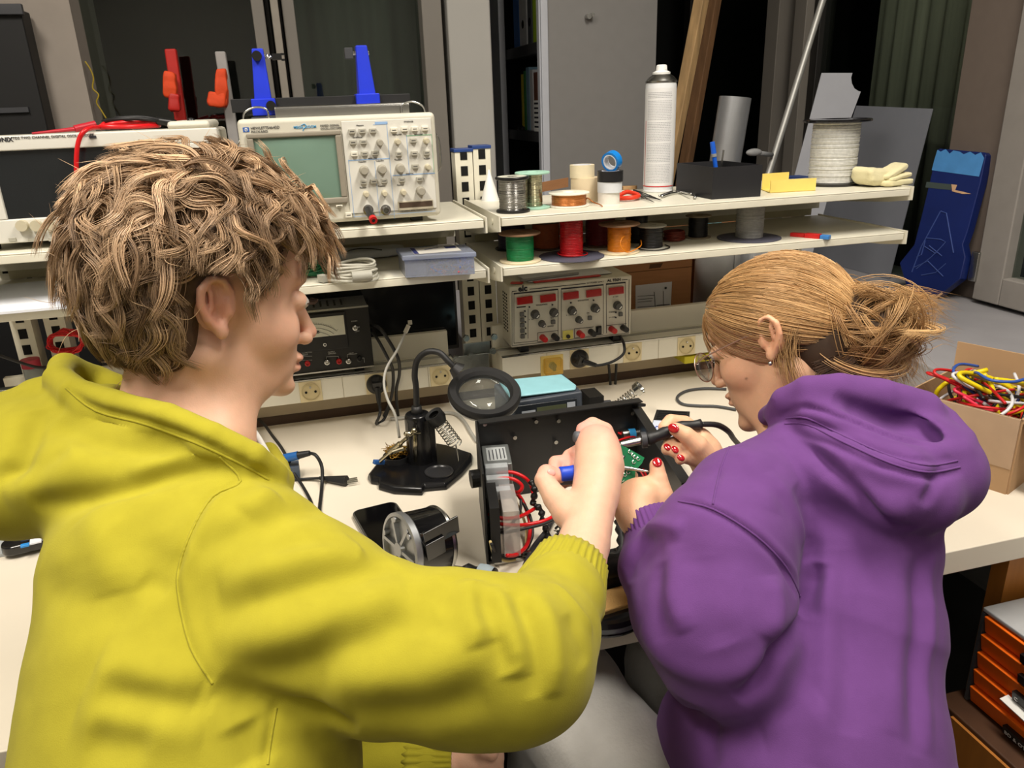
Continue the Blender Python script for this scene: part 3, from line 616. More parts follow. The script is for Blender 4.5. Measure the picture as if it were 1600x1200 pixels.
spool('bright tin wire spool with mint green flanges, behind the black flanged solder spool', 833, 325, S1, 54, 30, 51, mat('mint_flange', '9fc8b4', .5), wm('tin_wire', 'a8a48a', .2, 1), .003, .001)
spool('flat copper wire spool with white flanges in front of the masking tape', 889, 322, S1, 64, 54, 20, mat('white_flange', 'e0dccd', .5), wm('copper_wire', 'b8743f', .35, .7), .0025, .001,
      tail=lambda c, rf, rc, h: [c+Vector((rc,-.004,.01)), c+Vector((rf*.9,-.008,.014)), c+Vector((rf*1.15,-.012,.006)), c+Vector((rf*1.3,-.03,.003)), c+Vector((rf*1.25,-.05,.002))])
spool('large white wire spool with black flanges at the right end of the top shelf', 1298, 288, S1, 86, 69, 90, mat('gloss_black', '101012', .2, coat=.5), wm('white_wire', 'c9c9c4', .5), .005, .0028, fw2=99)
spool('green wire spool with brown top flange at the left of the lower shelf', 813, 408, S2, 65, 43, 42, CRM, wm('green_wire', '0f7a44'), .0028, .0016, fm2=BRN)
spool('dark violet wire spool half hidden behind the green wire spool', 800, 389, S2, 52, 42, 42, BLACK, wm('violet_wire', '241c34'), .003, fm2=BRN)
spool('orange brown wire spool between the green and bright red spools', 853, 388, S2, 50, 42, 40, mat('darkbrown_flange', '54402f', .7), wm('rust_wire', '9a4a1c'), .003)
spool('bright red wire spool on a wide dark disc on the lower shelf', 893, 401, S2, 102, 36, 56, mat('slate_flange', '4c4c5a', .6), wm('red_spool_wire', 'b01018', .35), .002, .003, fw2=40,
      tail=lambda c, rf, rc, h: [c+Vector((rc*math.cos(a)*(1.0+.45*a/7), rc*math.sin(a)*(1.0+.45*a/7), .010-.0008*a)) for a in [i*.5 for i in range(18)]])
spool('dark red wire spool behind the orange spool', 938, 383, S2, 56, 46, 42, mat('darkbrown_flange'), wm('maroon_wire', '6e1016'), .003)
spool('orange wire spool with brown cardboard top flange in the middle of the lower shelf', 967, 394, S2, 64, 36, 42, CRM, wm('orange_wire', 'd07a14'), .0028, .0016, fm2=BRN,
      tail=lambda c, rf, rc, h: [c+Vector((rc,-.005,.035)), c+Vector((-rc*.3,-rf*.8,.034)), c+Vector((-rc*.6,-rf*1.0,.020)), c+Vector((0,-rf*1.05,.007)), c+Vector((rf*.9,-rf*.5,.012)), c+Vector((rf*1.15,.0,.020))])
spool('black wire spool with a grey metal rim, right of the orange spool', 1017, 388, S2, 46, 36, 34, mat('grey_flange', 'a9a79c', .5), wm('black_wire', '121214'), .0025, .0014,
      tail=lambda c, rf, rc, h: [c+Vector((-rf,0,.004)), c+Vector((-rf*.9,-rf*.8,.003)), c+Vector((0,-rf*1.2,.002)), c+Vector((rf*1.1,-rf*.6,.002)), c+Vector((rf*1.2,.01,.003))])
spool('tall black wire spool standing behind the orange and black spools', 994, 377, S2, 38, 34, 42, BLACK, wm('black_wire'), .003)
spool('small black wire spool with brown flanges standing alone on the lower shelf', 1090, 371, S2, 40, 30, 32, mat('dull_flange', '8a7c68', .7), wm('black_wire'), .002, .0014)
spool('light grey wire spool on a wide dark bottom disc, right on the lower shelf', 1170, 372, S2, 97, 42, 48, mat('slate_flange'), wm('grey_wire', '8e8e8c', .5), .002, .0034, fw2=42)
t = thing('wire_coil', 'flat dark red brown wire coil lying beside the small black spool', 'wire coil', atz(1053, 376, S2))
b = MB(); rg = random.Random(3)
for i in range(16): b.tube([(.022*math.cos(a)*(1+rg.uniform(-.15,.1)), .020*math.sin(a)*(1+rg.uniform(-.15,.1)), .002+i*.0012+rg.uniform(0,.001)) for a in [k*.7 for k in range(9)]], .0011, 6, 3, closed=True)
obj('turns', b, wm('rustdark_wire', '6a2416'), t, smooth=True)

# ---------------------------------------------------------------- tapes, can, tools on the top shelf
def tape(lab, c, ro, ri, h, m, core=PAPER, tilt=None, grp=None, ztop=None):
    t = thing('tape_roll', lab, 'tape', c, 0, 'tape rolls on the top right shelf'); Rm = tilt or Matrix.Identity(3)
    b = MB(); b.lathe([(ri+.002,0),(ro,0),(ro,h),(ri+.002,h),(ri+.002,0)], n=40, rot=Rm); obj('tape', b, m, t, smooth=2)
    b = MB(); b.lathe([(ri,0),(ri+.002,0),(ri+.002,h),(ri,h),(ri,0)], n=40, rot=Rm); obj('core', b, core, t, smooth=2); return t
def stackpos(px, py, z): c = atz(px, py, z); return c, depth(c)/F
mt = mat('masking_tape', 'd9c7a6', .6, var=.03)
c, s = stackpos(914, 314, S1)
tape('wide tan masking tape roll, lower of the two behind the copper spool', c, 22*s, 14*s, 36*s, mt)
tape('tan masking tape roll sitting on the wider masking roll', c+Vector((-.006,0,36*s)), 19*s, 13*s, 19*s, mat('masking_pale', 'ddd0b0', .6))
c, s = stackpos(951, 318, S1); h0 = 16*s
tape('white cloth tape roll, lowest of the stack under the black tape', c, 17*s, 11*s, h0*1.1, mat('tape_white', 'd8d4cb', .6))
tape('pale grey tape roll in the middle of the stack under the black tape', c+Vector((.002,0,h0*1.1)), 19*s, 11*s, h0, mat('tape_pale', 'cdd0d4', .5))
tape('black tape roll on top of the tape stack under the blue roll', c+Vector((.003,0,h0*2.1)), 20*s, 12*s, h0, mat('tape_black', '1a1a1c', .4))
tape('bright blue tape roll standing tilted on the black tape', c+Vector((.0,-.004,h0*3.1+.016)), 15*s, 10*s, 12*s, mat('tape_blue', '1778c8', .3), tilt=Euler((R(-20), R(75), R(15))).to_matrix())
t = thing('pliers', 'small orange red handled pliers lying behind the tape stack', 'pliers', atz(982, 314, S1))
b = MB(); b.tube([(-.02,.004,.006),(0,-.008,.007),(.018,-.004,.008),(.028,.012,.008)], .0045, 10); b.tube([(-.02,.008,.010),(0,.014,.016),(.014,.016,.014),(.028,.014,.009)], .0045, 10); obj('handle', b, mat('plier_orange', 'e03a1e', .4), t, smooth=True)
b = MB(); b.hexa([(.026,.008,.004),(.055,.018,.004),(.054,.022,.004),(.024,.019,.004),(.026,.008,.011),(.055,.018,.007),(.054,.022,.007),(.024,.019,.011)]); obj('jaw', b, STEEL, t, bevel=.001)
for i, (p, q, lab) in enumerate((((990,297),(1032,312),'left'),((988,300),(1022,316),'middle'),((1000,303),(1034,313),'right'))):
    a, e = atz(*p, S1+.006), atz(*q, S1+.003)
    t = thing('precision_tweezers', 'fine dark pointed tweezers beside the spray can, %s of the three' % lab, 'tweezers', a, 0, 'fine tweezers beside the spray can')
    b = MB()
    for sgn in (-1, 1):
        n_ = Vector((0, 0, 1)).cross((e-a).normalized())*sgn*.0022; b.tube([a, a.lerp(e, .3)+n_*1.6, a.lerp(e, .7)+n_, e+n_*.2], lambda q: .0016*(1.15-q), 6)
    obj('tweezer_arms', b, SATIN, t, world=True, smooth=True)
t = thing('wood_block', 'small brown wooden offcut lying behind the red pliers', 'wood', atz(983, 296, S1))
b = MB(); b.prism([(-.018,-.008),(.012,-.010),(.02,.0),(.012,.008),(-.015,.008)], 0, .008); obj('wood_piece', b, mat('light_wood', 'a8855c', .7, var=.15, scale=30, stretch=(1,6,6)), t, bevel=.001)
# spray can
c = atz(1028, 299, S1); s = depth(c)/F; r = 23.5*s; hh = 152*s/.955
t = thing('spray_can', 'tall white aerosol spray can with a red edged label beside the black box', 'spray can', c)
b = MB(); b.lathe([(0,0),(r*.95,0),(r,.002),(r,.004),(r*.975,.005),(r*.975,hh-.006),(r*.93,hh),(0,hh)], n=48); obj('can_body', b, mat('can_white', 'd6d8da', .35, var=.02), t, smooth=2)
b = MB(); b.lathe([(r*.99,hh-.001),(r*1.0,hh+.002),(r*.95,hh+.004),(r*.8,hh+.010),(r*.5,hh+.016),(r*.46,hh+.018)], n=48); obj('can_shoulder', b, STEEL, t, smooth=2)
b = MB(); b.lathe([(r*.55,hh+.014),(r*.56,hh+.019),(r*.36,hh+.022),(r*.33,hh+.032),(r*.25,hh+.034),(0,hh+.034)], n=32); b.cbox((r*.1,-r*.28,hh+.027), (.006,.005,.006)); obj('nozzle', b, WHITE, t, smooth=2)
b = MB(); b.lathe([(r*.985,.012),(r*.985,hh-.012)], n=48); lb = obj('label_sleeve', b, mat('label_white', 'dcdcdc', .4, var=.02), t, smooth=True)
b = MB(); rr = r*.992
b.lathe([(rr, .0125),(rr,.0145)], n=48)
a0 = math.atan2(-c.y, -c.x)
for k in range(6): pass
aa = a0 - R(62)
for q in range(1): b.add([(rr*math.cos(aa-.05), rr*math.sin(aa-.05), .014), (rr*math.cos(aa), rr*math.sin(aa), .014), (rr*math.cos(aa), rr*math.sin(aa), hh*.66), (rr*math.cos(aa-.05), rr*math.sin(aa-.05), hh*.66)], [(0,1,2,3)])
obj('red_border', b, RED, lb)
b = MB(); rg = random.Random(5)
for i in range(56):                                              # rows of small print round the label
    z = .022 + i*(hh-.04)/56; 
    if i % 13 == 12: continue
    x = -.9
    while x < .75:
        w_ = rg.uniform(.05, .16); w_ = min(w_, .8-x)
        pts = [(a0+x+w_*k/3) for k in range(4)]
        b.add([(rr*math.cos(q), rr*math.sin(q), zz) for zz in (z, z+.0009) for q in pts], [(k, k+1, k+5, k+4) for k in range(3)]); x += w_+.03
obj('small_print', b, mat('print_grey', '9a9aa0', .6, var=0), lb)
# hex key
t = thing('hex_key', 'bent chrome hex key lying in front of the spray can', 'hex key', atz(1060, 302, S1))
b = MB(); b.tube([atz(1086,309,S1+.004), atz(1086,303,S1+.004), atz(1078,300,S1+.004), atz(1050,302,S1+.004), atz(1034,307,S1+.004)], .0028, 6, 4); obj('rod', b, STEEL, t, world=True, smooth=True)
t = thing('hex_key', 'straight silver key lying just behind the bent chrome hex key', 'hex key', atz(1050, 297, S1)); b = MB(); b.tube([atz(1030,306,S1+.003), atz(1054,299,S1+.003), atz(1080,303,S1+.010)], .0022, 6, 4); obj('rod', b, STEEL, t, world=True, smooth=True)
# black open box
fb = atz(1112, 312, S1); rb_ = atz(1188, 307, S1); lb_ = atz(1056, 301, S1); bb = rb_ + (lb_-fb)
t = thing('open_box', 'black open topped box holding a blue marker on the top right shelf', 'box', fb.lerp(bb, .5))
hb = .062; b = MB(); th = .002
cor = [fb, rb_, bb, lb_]; cen = fb.lerp(bb, .5)
inn = [cen+(p-cen)*.965 for p in cor]; up = Vector((0,0,hb))
v = [p for p in cor]+[p+up for p in cor]+[p+up for p in inn]+[p+Vector((0,0,.003)) for p in inn]
f = [(3,2,1,0)]+[(i,(i+1)%4,4+(i+1)%4,4+i) for i in range(4)]+[(4+i,4+(i+1)%4,8+(i+1)%4,8+i) for i in range(4)]+[(8+i,8+(i+1)%4,12+(i+1)%4,12+i) for i in range(4)]+[(12,13,14,15)]
b.add(v, f); obj('box_walls', b, mat('box_black', '1e1e21', .55), t, world=True)
t = thing('marker_pen', 'blue marker pen standing in the black open box', 'pen', fb.lerp(bb, .45)+Vector((0,0,.004)))
b = MB(); p = cen+Vector((.002,-.006,.004)); e = aty(1113, 222, p.y-.0); b.cyl(p, p.lerp(e,.72), .0045, n=16); b.k = 1; b.cyl(p.lerp(e,.72), p.lerp(e,.78), .0056, n=16); b.k = 0; b.cyl(p.lerp(e,.78), e, .0055, .0048, n=16); obj('barrel', b, [mat('pen_blue', '1f5fd0', .3), GREY], t, world=True, smooth=2)
t = thing('steel_ruler', 'narrow metal strip standing in the back of the black open box', 'ruler', bb.lerp(cen,.3)+Vector((0,0,.004)))
b = MB(); p = bb.lerp(cen, .35)+Vector((0,0,.004)); b.cbox(p+Vector((0,0,.042)), (.004,.001,.08), (0, R(6), 0)); obj('strip', b, STEEL, t, world=True)
# yellow card holder
t = thing('card_holder', 'pale yellow folded card stand right of the black box', 'card stand', atz(1235, 300, S1))
b = MB(); a0_, a1_ = atz(1203, 302, S1), atz(1274, 298, S1); b0_, b1_ = atz(1190, 297, S1), atz(1231, 294, S1); U = Vector((0,0,1))
def slab(mb, p, q, h, th=.0015):
    n_ = (q-p).cross(U).normalized()*th; mb.hexa([p, q, q-n_, p-n_, p+U*h, q+U*h, q-n_+U*h, p-n_+U*h])
slab(b, a0_, a1_, .026); slab(b, b0_, b1_, .034); b.hexa([a0_, a1_, b1_+(a1_-a0_)*.4, b0_]+[q+U*.0015 for q in (a0_, a1_, b1_+(a1_-a0_)*.4, b0_)]); obj('folded_card', b, mat('yellow_card', 'e8d070', .6, var=.04), t, world=True)
def atp(px, py, P0, n): r = Vector(ray(px, py)); t = (P0-Vector(CAM)).dot(n)/r.dot(n); return Vector(CAM)+r*t
def planar(name, px, P0, n, th, m, parent, bevel=0):
    v = [atp(a, b_, P0, n) for a, b_ in px]; k = len(v); nn = n.normalized()*th
    if nn.dot(v[0]-Vector(CAM)) < 0: nn = -nn
    b = MB(); b.add(v+[p+nn for p in v], [tuple(range(k)), tuple(range(2*k-1, k-1, -1))]+[(i, k+i, k+(i+1)%k, (i+1)%k) for i in range(k)]); return obj(name, b, m, parent, world=True, bevel=bevel)
# ---------------------------------------------------------------- sill extension behind the shelves
struct('trim_back_sill', MB().box(.36, 1.47, 1.725, 2.40, SILLZ-.10, SILLZ), mat('sill_grey'), bevel=.003)
# cloth on the top shelf
t = thing('folded_cloth', 'crumpled cream cloth lying right of the white wire spool', 'cloth', atz(1372, 290, S1))
b = MB()
def pad(mb, c, L, Wd, Hh, rz, tilt=0, seed=0, n=26):
    Rm = Euler((0, tilt, rz)).to_matrix(); v = []; f = []
    for i in range(n):
        a = math.pi*i/(n-1)
        for j in range(n):
            q = 2*math.pi*j/n; s_ = lambda x, e: math.copysign(abs(x)**e, x)
            p = Vector((L/2*s_(math.sin(a), .3)*s_(math.cos(q), .35), Wd/2*s_(math.sin(a), .3)*s_(math.sin(q), .35), Hh/2*s_(math.cos(a), .6)))
            nz = mnoise.noise(p*45+Vector((seed, 0, 0)))*.005 + mnoise.noise(p*110+Vector((seed, 3, 0)))*.0018
            v.append(Vector(c) + Rm @ (p + p.normalized()*nz))
    for i in range(n-1):
        for j in range(n): f.append((i*n+j, (i+1)*n+j, (i+1)*n+(j+1)%n, i*n+(j+1)%n))
    mb.add(v, f)
pad(b, (-.014,0,.020), .080, .06, .036, R(8), R(7), 1, 40); pad(b, (.022,-.016,.008), .080, .050, .013, R(10), 0, 5, 40); pad(b, (.024,-.014,.019), .078, .046, .010, R(16), R(-5), 15, 40); pad(b, (.018,-.012,.031), .080, .040, .012, R(22), R(-16), 9, 40)
obj('cloth_folds', b, mat('cloth_cream', 'd8cfa4', .9, var=.04, bump=.4, bscale=500, sheen=.3), t, smooth=True)
# grey sheets
gm = mat('sheet_grey', '96989f', .55, var=.02); gm2 = mat('sheet_slate', '797c84', .55, var=.02)
t = thing('plastic_sheet', 'narrow light grey sheet with a notched corner standing behind the white wire spool', 'sheet', (1.33, 1.92, SILLZ))
P0 = Vector((1.3, 1.95, SILLZ)); n_ = Vector((-.25, -1, .10))
zc = lambda px, py0, py1, P, N: next((y for y in range(py0, py1) if atp(px, y, P, N).z <= SILLZ+.001), py1)
planar('notched_sheet', [(1284,114),(1332,114),(1330,121),(1331,130),(1335,138),(1341,142),(1345,143),(1322,205),(1252,zc(1252,350,520,P0,n_)),(1192,zc(1192,350,520,P0,n_))], P0, n_, .003, gm, t)
P0 = atz(1390, 437, SILLZ); t = thing('plastic_sheet', 'large slate grey rectangular sheet leaning on the right wall beside the blue paddle', 'sheet', P0)
n_ = Vector((-1, -.03, .06)); planar('large_sheet', [(1338,165),(1457,170),(1389,436),(1262,zc(1262,360,460,P0,n_))], P0, n_, .003, gm2, t)
# blue paddle
P0 = atz(1463, 465, SILLZ+.003); n_ = Vector((-1, -.12, .16)).normalized()
t = thing('painted_board', 'dark blue shield shaped board with a worn light blue top on the right wall', 'board', P0)
NB = mat('navy_paint', '14245f', .35, var=.12, scale=12)
out = [(1463,236),(1467,232),(1538,238),(1541,242),(1532,285),(1512,360),(1504,382),(1508,402),(1500,436),(1463,465),(1418,454),(1405,411),(1428,382),(1440,335),(1452,285)]
bd = planar('board_body', out, P0, n_, .028, NB, t, bevel=.003)
def onplane(name, polys, m, par, off=.0006, th=.0005):
    b = MB()
    for pl in polys:
        v = [atp(x, y, P0, n_)+(n_ if n_.dot(Vector(CAM)-P0) > 0 else -n_)*off for x, y in pl]; b.add(v, [tuple(range(len(v)))])
    return obj(name, b, m, par, world=True)
onplane('light_blue_band', [[(1465,234),(1470,237),(1478,233),(1484,240),(1490,235),(1500,237),(1506,241),(1516,237),(1524,242),(1533,238),(1538,247),(1530,276),(1456,266),(1460,250)]], mat('light_blue_paint', '4a88c4', .4, var=.08), bd)
onplane('olive_strip', [[(1448,284),(1487,288),(1486,297),(1446,293)]], mat('olive_paint', '3f4a48', .6), bd)
onplane('bare_wood', [[(1487,288),(1496,289),(1493,297),(1507,300),(1518,303),(1504,303),(1488,299)],[(1425,455),(1463,463),(1472,456),(1474,459),(1463,467),(1424,457)]], mat('bare_wood', 'c8a27e', .7), bd, .0012)
def strokes(polys, w_=.0016):
    b = MB(); nn = n_ if n_.dot(Vector(CAM)-P0) > 0 else -n_
    for pl in polys: b.tube([atp(x, y, P0, n_)+nn*.0008 for x, y in pl], w_, 5, 0)
    return b
obj('engraved_lines', strokes([[(1470,330),(1440,385),(1425,425)],[(1470,330),(1479,333),(1490,395)],[(1448,372),(1470,374),(1478,378),(1462,396),(1445,385)],[(1452,384),(1472,400)],[(1475,382),(1455,402),(1432,420)],[(1428,418),(1450,408),(1474,432)],[(1440,430),(1462,426),(1478,412)],[(1446,376),(1440,398),(1432,402)]]), mat('scratch_blue', '3c4f8c', .5), bd, world=True)
# planks
wood_lit = mat('old_wood_lit', 'a3855c', .7, var=.22, scale=14, stretch=(5,5,.5)); wood_shaded = mat('old_wood_shaded', '6a4c30', .75, var=.25, scale=14, stretch=(5,5,.5))  # lit and shaded face of one beam, painted as two browns
def plank(lab, top, bot, wpx, thick, y, m, ang):
    a, e = aty(top[0], top[1], y), aty(bot[0], bot[1], y); d = (e-a).normalized(); e = a + d*((a.z-SILLZ-.01)/-d.z); a = a - d*.35
    t = thing('wooden_plank', lab, 'plank', e, 0, 'wooden planks leaning behind the spray can'); L = (a-e).length; q = (a-e).normalized().to_track_quat('Z', 'Y').to_matrix()
    b = MB(); s = depth(a)/F; b.cbox((a+e)/2, (wpx*s, thick, L), q @ Matrix.Rotation(R(ang), 3, 'Z')); obj('plank_body', b, m, t, world=True, bevel=.003)
plank('light brown sawn wooden plank leaning behind the spray can, left one of two', (1096,0), (1052,230), 20, .03, 2.30, wood_lit, 25)
plank('darker brown wooden plank leaning right of the lighter plank behind the spray can', (1116,0), (1076,230), 19, .03, 2.36, wood_shaded, 25)
t = thing('metal_tube', 'wide pale silver tube standing behind the black open box', 'tube', (0,0,0)); a, e = aty(1149, 152, 2.13), aty(1134, 246, 2.13); d = (e-a).normalized(); e = a+d*((a.z-SILLZ-.002)/-d.z); s = depth(a)/F
MW[t.name] = Matrix.Translation(e); t.location = e
b = MB(); M_ = (a-e).to_track_quat('Z', 'Y').to_matrix(); L = (a-e).length; b.lathe([(24.5*s,0),(24.5*s,L),(23.2*s,L),(23.2*s,0),(24.5*s,0)], e, 48, M_); obj('tube_wall', b, mat('brushed_alu', 'a9abae', .38, metal=.7, var=.05), t, world=True, smooth=2)
t = thing('aluminium_rod', 'long thin light grey metal rod leaning diagonally in front of the right windows', 'rod', (0,0,0)); a, e = aty(1298, -40, 2.18), aty(1206, 255, 2.12); d = (e-a).normalized(); e = a+d*((a.z-SILLZ-.004)/-d.z); MW[t.name] = Matrix.Translation(e); t.location = e
b = MB(); b.cyl(e, a, 7.0*depth(a)/F/1.3, n=16); obj('rod_body', b, mat('alu_matt', 'a8a8a4', .45, metal=.5), t, world=True, smooth=2)
t = thing('window_handle', 'pale grey oval lever handle between the black box and the diagonal rod', 'handle', aty(1185, 238, 2.1)); b = MB(); b.ell(aty(1178, 238, 2.08), (.026,.011,.011), 16); b.cyl(aty(1178, 238, 2.08), aty(1206, 242, 2.11), .007, n=12); obj('lever', b, GREY, t, world=True, smooth=True)
# white cone + corner strip
t = thing('plastic_cone', 'slim white pointed cone standing left of the silver solder spool', 'cone', atz(766, 313, S1)); b = MB(); s = depth(atz(766,313,S1))/F; b.lathe([(0,0),(14*s,0),(10.5*s,14*s),(1*s,46*s),(0,47*s)], n=32); obj('cone_body', b, WHITE, t, smooth=2)
t = thing('pale_sheet', 'light brown card strip lying behind the tin wire spool and masking tapes', 'card', atz(870, 300, S1)); b = MB(); slab(b, atz(832, 303, S1), atz(888, 292, S1), .022); obj('card_strip', b, CARD, t, world=True)
# red and blue usb adapter
t = thing('usb_adapter', 'small red adapter with a blue end lying on the lower right shelf', 'adapter', atz(1265, 368, S2)); b = MB(); a, e = atz(1236, 366, S2+.004), atz(1298, 371, S2+.004); d = (e-a)
q = d.to_track_quat('X', 'Z').to_matrix(); b.cbox(a.lerp(e, .18), (d.length*.36, .012, .008), q); b.cbox(a.lerp(e, .56), (d.length*.38, .015, .010), q); b.k = 1; b.cbox(a.lerp(e, .87), (d.length*.22, .014, .008), q); obj('adapter_body', b, [RED, mat('usb_blue', '3a7ac0', .4)], t, world=True, bevel=.001)
# ---------------------------------------------------------------- behind the right shelf: box, roll, bag
cx0, cx1 = aty(960, 430, 1.74).x, aty(1081, 430, 1.74).x
t = thing('cardboard_box', 'brown cardboard box with a white address label behind the power supply', 'box', ((cx0+cx1)/2, 1.8, SILLZ)); b = MB(); b.box(cx0, cx1, 1.74, 1.90, SILLZ, 1.10); obj('carton', b, CARD, t, world=True, bevel=.002)
C_ = lambda px, py: aty(px, py, 1.739)
b = MB(); b.add([C_(993,446), C_(1050,440), C_(1048,482), C_(993,488)], [(0,1,2,3)]); lb = obj('address_label', b, PAPER, t, world=True)
b = MB()
for p, q in (((996,463),(1022,461)),((1022,456),(1024,484)),((1036,455),(1037,483)),((996,468),(1020,466)),((996,472),(1018,470)),((1026,477),(1046,475)),((996,480),(1046,476))): b.tube([C_(*p)-Vector((0,.001,0)), C_(*q)-Vector((0,.001,0))], .0006, 4, 0)
b.cyl(C_(1040,450), C_(1040,450)-Vector((0,.001,0)), .003, n=12); obj('label_print', b, INK, lb, world=True)
b = MB(); z_ = C_(1000, 424).z; b.box(cx0, cx1, 1.7385, 1.74, z_-.0012, z_); obj('flap_seam', b, mat('card_shadow', '6f4c30', .9), t, world=True)
b = MB(); b.add([C_(1016,413), C_(1036,411), C_(1032,418), C_(1014,420)], [(0,1,2,3)]); obj('print_mark', b, mat('card_print', '5a3e2a', .9), t, world=True)
c = Vector((aty(1118, 440, 1.86).x, 1.86, SILLZ)); s = depth(c)/F
t = thing('foam_roll', 'rolled pale grey foam sheet standing behind the woman in purple', 'roll', c); b = MB()
pts = [(34*s*(1-.012*i/3.)*math.cos(i*.21-1.2), 34*s*(1-.012*i/3.)*math.sin(i*.21-1.2)) for i in range(52)]
v = [(x, y, z) for x, y in pts for z in (0, .225)]; b.add(v, [(2*i, 2*i+2, 2*i+3, 2*i+1) for i in range(51)]); obj('rolled_sheet', b, mat('foam_grey', 'a9a9a6', .7), t, smooth=True, solid=.004)
t = thing('packing_sponge', 'glittery teal packing block sticking out of the grey foam roll', 'packing', c+Vector((-.01, -.0, .1))); b = MB(); b.cbox((aty(1103,425,1.87).x, 1.868, 1.03), (.062, .03, .12)); obj('block', b, mat('teal_glitter', '6a9aa0', .3, var=.8, scale=160, bump=1, bscale=150), t, world=True, bevel=.003)
t = thing('plastic_bag', 'crumpled white plastic bag with red caps beside the grey foam roll', 'bag', Vector((aty(1185,430,1.86).x, 1.86, SILLZ))); b = MB(); pad(b, (0,0,.10), .11, .10, .20, 0, 0, 4); obj('bag_film', b, mat('bag_white', 'd5d8dc', .35, var=.05), t, smooth=True); b = MB(); b.cyl((-.035,-.03,.205),(-.035,-.03,.222),.012,n=16); b.cbox((.02,-.04,.20),(.03,.02,.014)); obj('red_cap', b, RED, t)
t = thing('cardboard_box', 'plain brown cardboard box behind the plastic bag and the grey foam roll', 'box', (1.04, 1.99, SILLZ)); b = MB(); b.box(.86, 1.20, 1.93, 2.05, SILLZ, 1.14); obj('carton', b, mat('cardboard2', '9a6a45', .85), t, world=True, bevel=.002)

# ---------------------------------------------------------------- sockets' plugs and cables
def plug(lab, px, py, ang, cable, r=.021):
    c = aty(px, py, RY-.004); t = thing('mains_plug', lab, 'plug', c, 0, 'mains plugs in the trunkings'); b = MB(); b.lathe([(r,0),(r,.004),(r*.95,.008),(r*.55,.018),(0,.018)], c, 32, Matrix.Rotation(R(90), 3, 'X')); b.T = Matrix.Translation(c+Vector((0,-.016,0))) @ Matrix.Rotation(R(ang), 4, 'Y')
    b.hexa([(-.008,-.008,0),(.008,-.008,0),(.008,.006,0),(-.008,.006,0),(-.010,-.014,.012),(.010,-.014,.012),(.010,.002,.012),(-.010,.002,.012)]); b.cyl((0,-.004,0),(0,-.008,-.034),.007,.0045,n=12); b.T = None
    obj('plug_body', b, BLACK, t, world=True, smooth=2)
    b = MB(); b.tube(cable, .0032, 8, 5); obj('cable', b, SATIN, t, world=True, smooth=True); return t
A = lambda px, py, y: aty(px, py, y)
plug('black mains plug in the left trunking, its cable hanging down to the bench', 588, 600, 0, [A(590,618,1.535), A(594,640,1.53), A(592,652,1.52), atz(588,662,TZ+.004), atz(600,655,TZ+.004), A(610,630,1.56)])
plug('black mains plug in the right trunking with its cable looping up to the power supply', 905, 560, -68, [A(913,564,1.53), A(930,571,1.52), A(955,566,1.51), A(974,553,1.51), A(975,538,1.525), A(970,527,1.56)])
def cable(lab, pts, r, m, name='cable', cat='cable', part=None, n=8, k=5):
    p0 = Vector(pts[0]); b = MB(); b.tube([Vector(p) for p in pts], r, n, k); o = obj(name, b, m, smooth=True); return tag(o, lab, cat)
cable('black cable hanging under the right trunking, left one of a pair', [A(951,568,1.585), A(953,590,1.60), A(954,606,1.61)], .0033, SATIN)
cable('black cable hanging under the right trunking, right one of a pair', [A(963,566,1.585), A(962,590,1.60), A(961,605,1.61)], .0033, SATIN)
cable('black cable arching from behind the voltmeter down past the left trunking', [A(578,508,1.62), A(592,512,1.52), A(606,530,1.50), A(622,560,1.50), A(624,585,1.52), A(619,612,1.55), A(622,652,1.59)], .0035, SATIN)
cable('black cable emerging beside the voltmeter nearer the monitor, dropping behind the trunking plug', [A(578,514,1.60), A(590,530,1.51), A(604,556,1.50), A(614,580,1.52), A(612,618,1.55), A(600,650,1.57)], .0033, SATIN)
t = thing('usb_cable', 'thin grey USB cable rising to a metal plug in front of the black monitor', 'cable', atz(626, 690, TZ)); b = MB()
b.tube([A(634,518,1.47), A(620,548,1.44), A(604,575,1.42), A(600,600,1.40), A(606,625,1.38), A(618,650,1.36), atz(624,684,TZ+.05)], .0027, 8, 6); obj('cord', b, mat('grey_cord', 'a5a39b', .5), t, world=True, smooth=True)
b = MB(); a, e = A(633,520,1.47), A(641,503,1.475); b.cyl(a, a.lerp(e,.7), .0045, n=10); b.cbox(a.lerp(e,.95), (.008,.004,.008)); obj('usb_plug', b, mat('usb_metal', 'c8c4b8', .3, metal=.4), t, world=True)
t = thing('switch_cover', 'yellow transparent cover over a key switch on the right trunking', 'switch cover', A(862,570,RY)); c = A(862,570,RY)
b = MB(); b.cbox(c+Vector((0,-.012,0)), (.040,.022,.036)); cv = obj('cover', b, clear('amber_clear', 'f0d878', .1, .75), t, world=True, bevel=.003); b = MB(); b.cbox(c+Vector((0,-.0015,0)), (.052,.003,.045)); obj('plate', b, mat('amber_plate', 'd8c070', .5), t, world=True); b = MB(); b.cyl(c, c+Vector((0,-.012,0)), .008, n=16); b.cbox(c+Vector((.002,-.013,-.003)), (.006,.006,.014)); obj('key', b, DKGREY, t, world=True)
t = thing('yellow_tray', 'small olive yellow plastic tray tucked under the right trunking beside the woman', 'tray', A(1080,560,1.57)); b = MB(); c = A(1083,562,1.56); b.cbox((c.x+.01, 1.585, TZ+.058), (.075,.07,.018)); obj('tray_body', b, mat('olive_yellow', 'b8ac22', .5), t, world=True, bevel=.003)

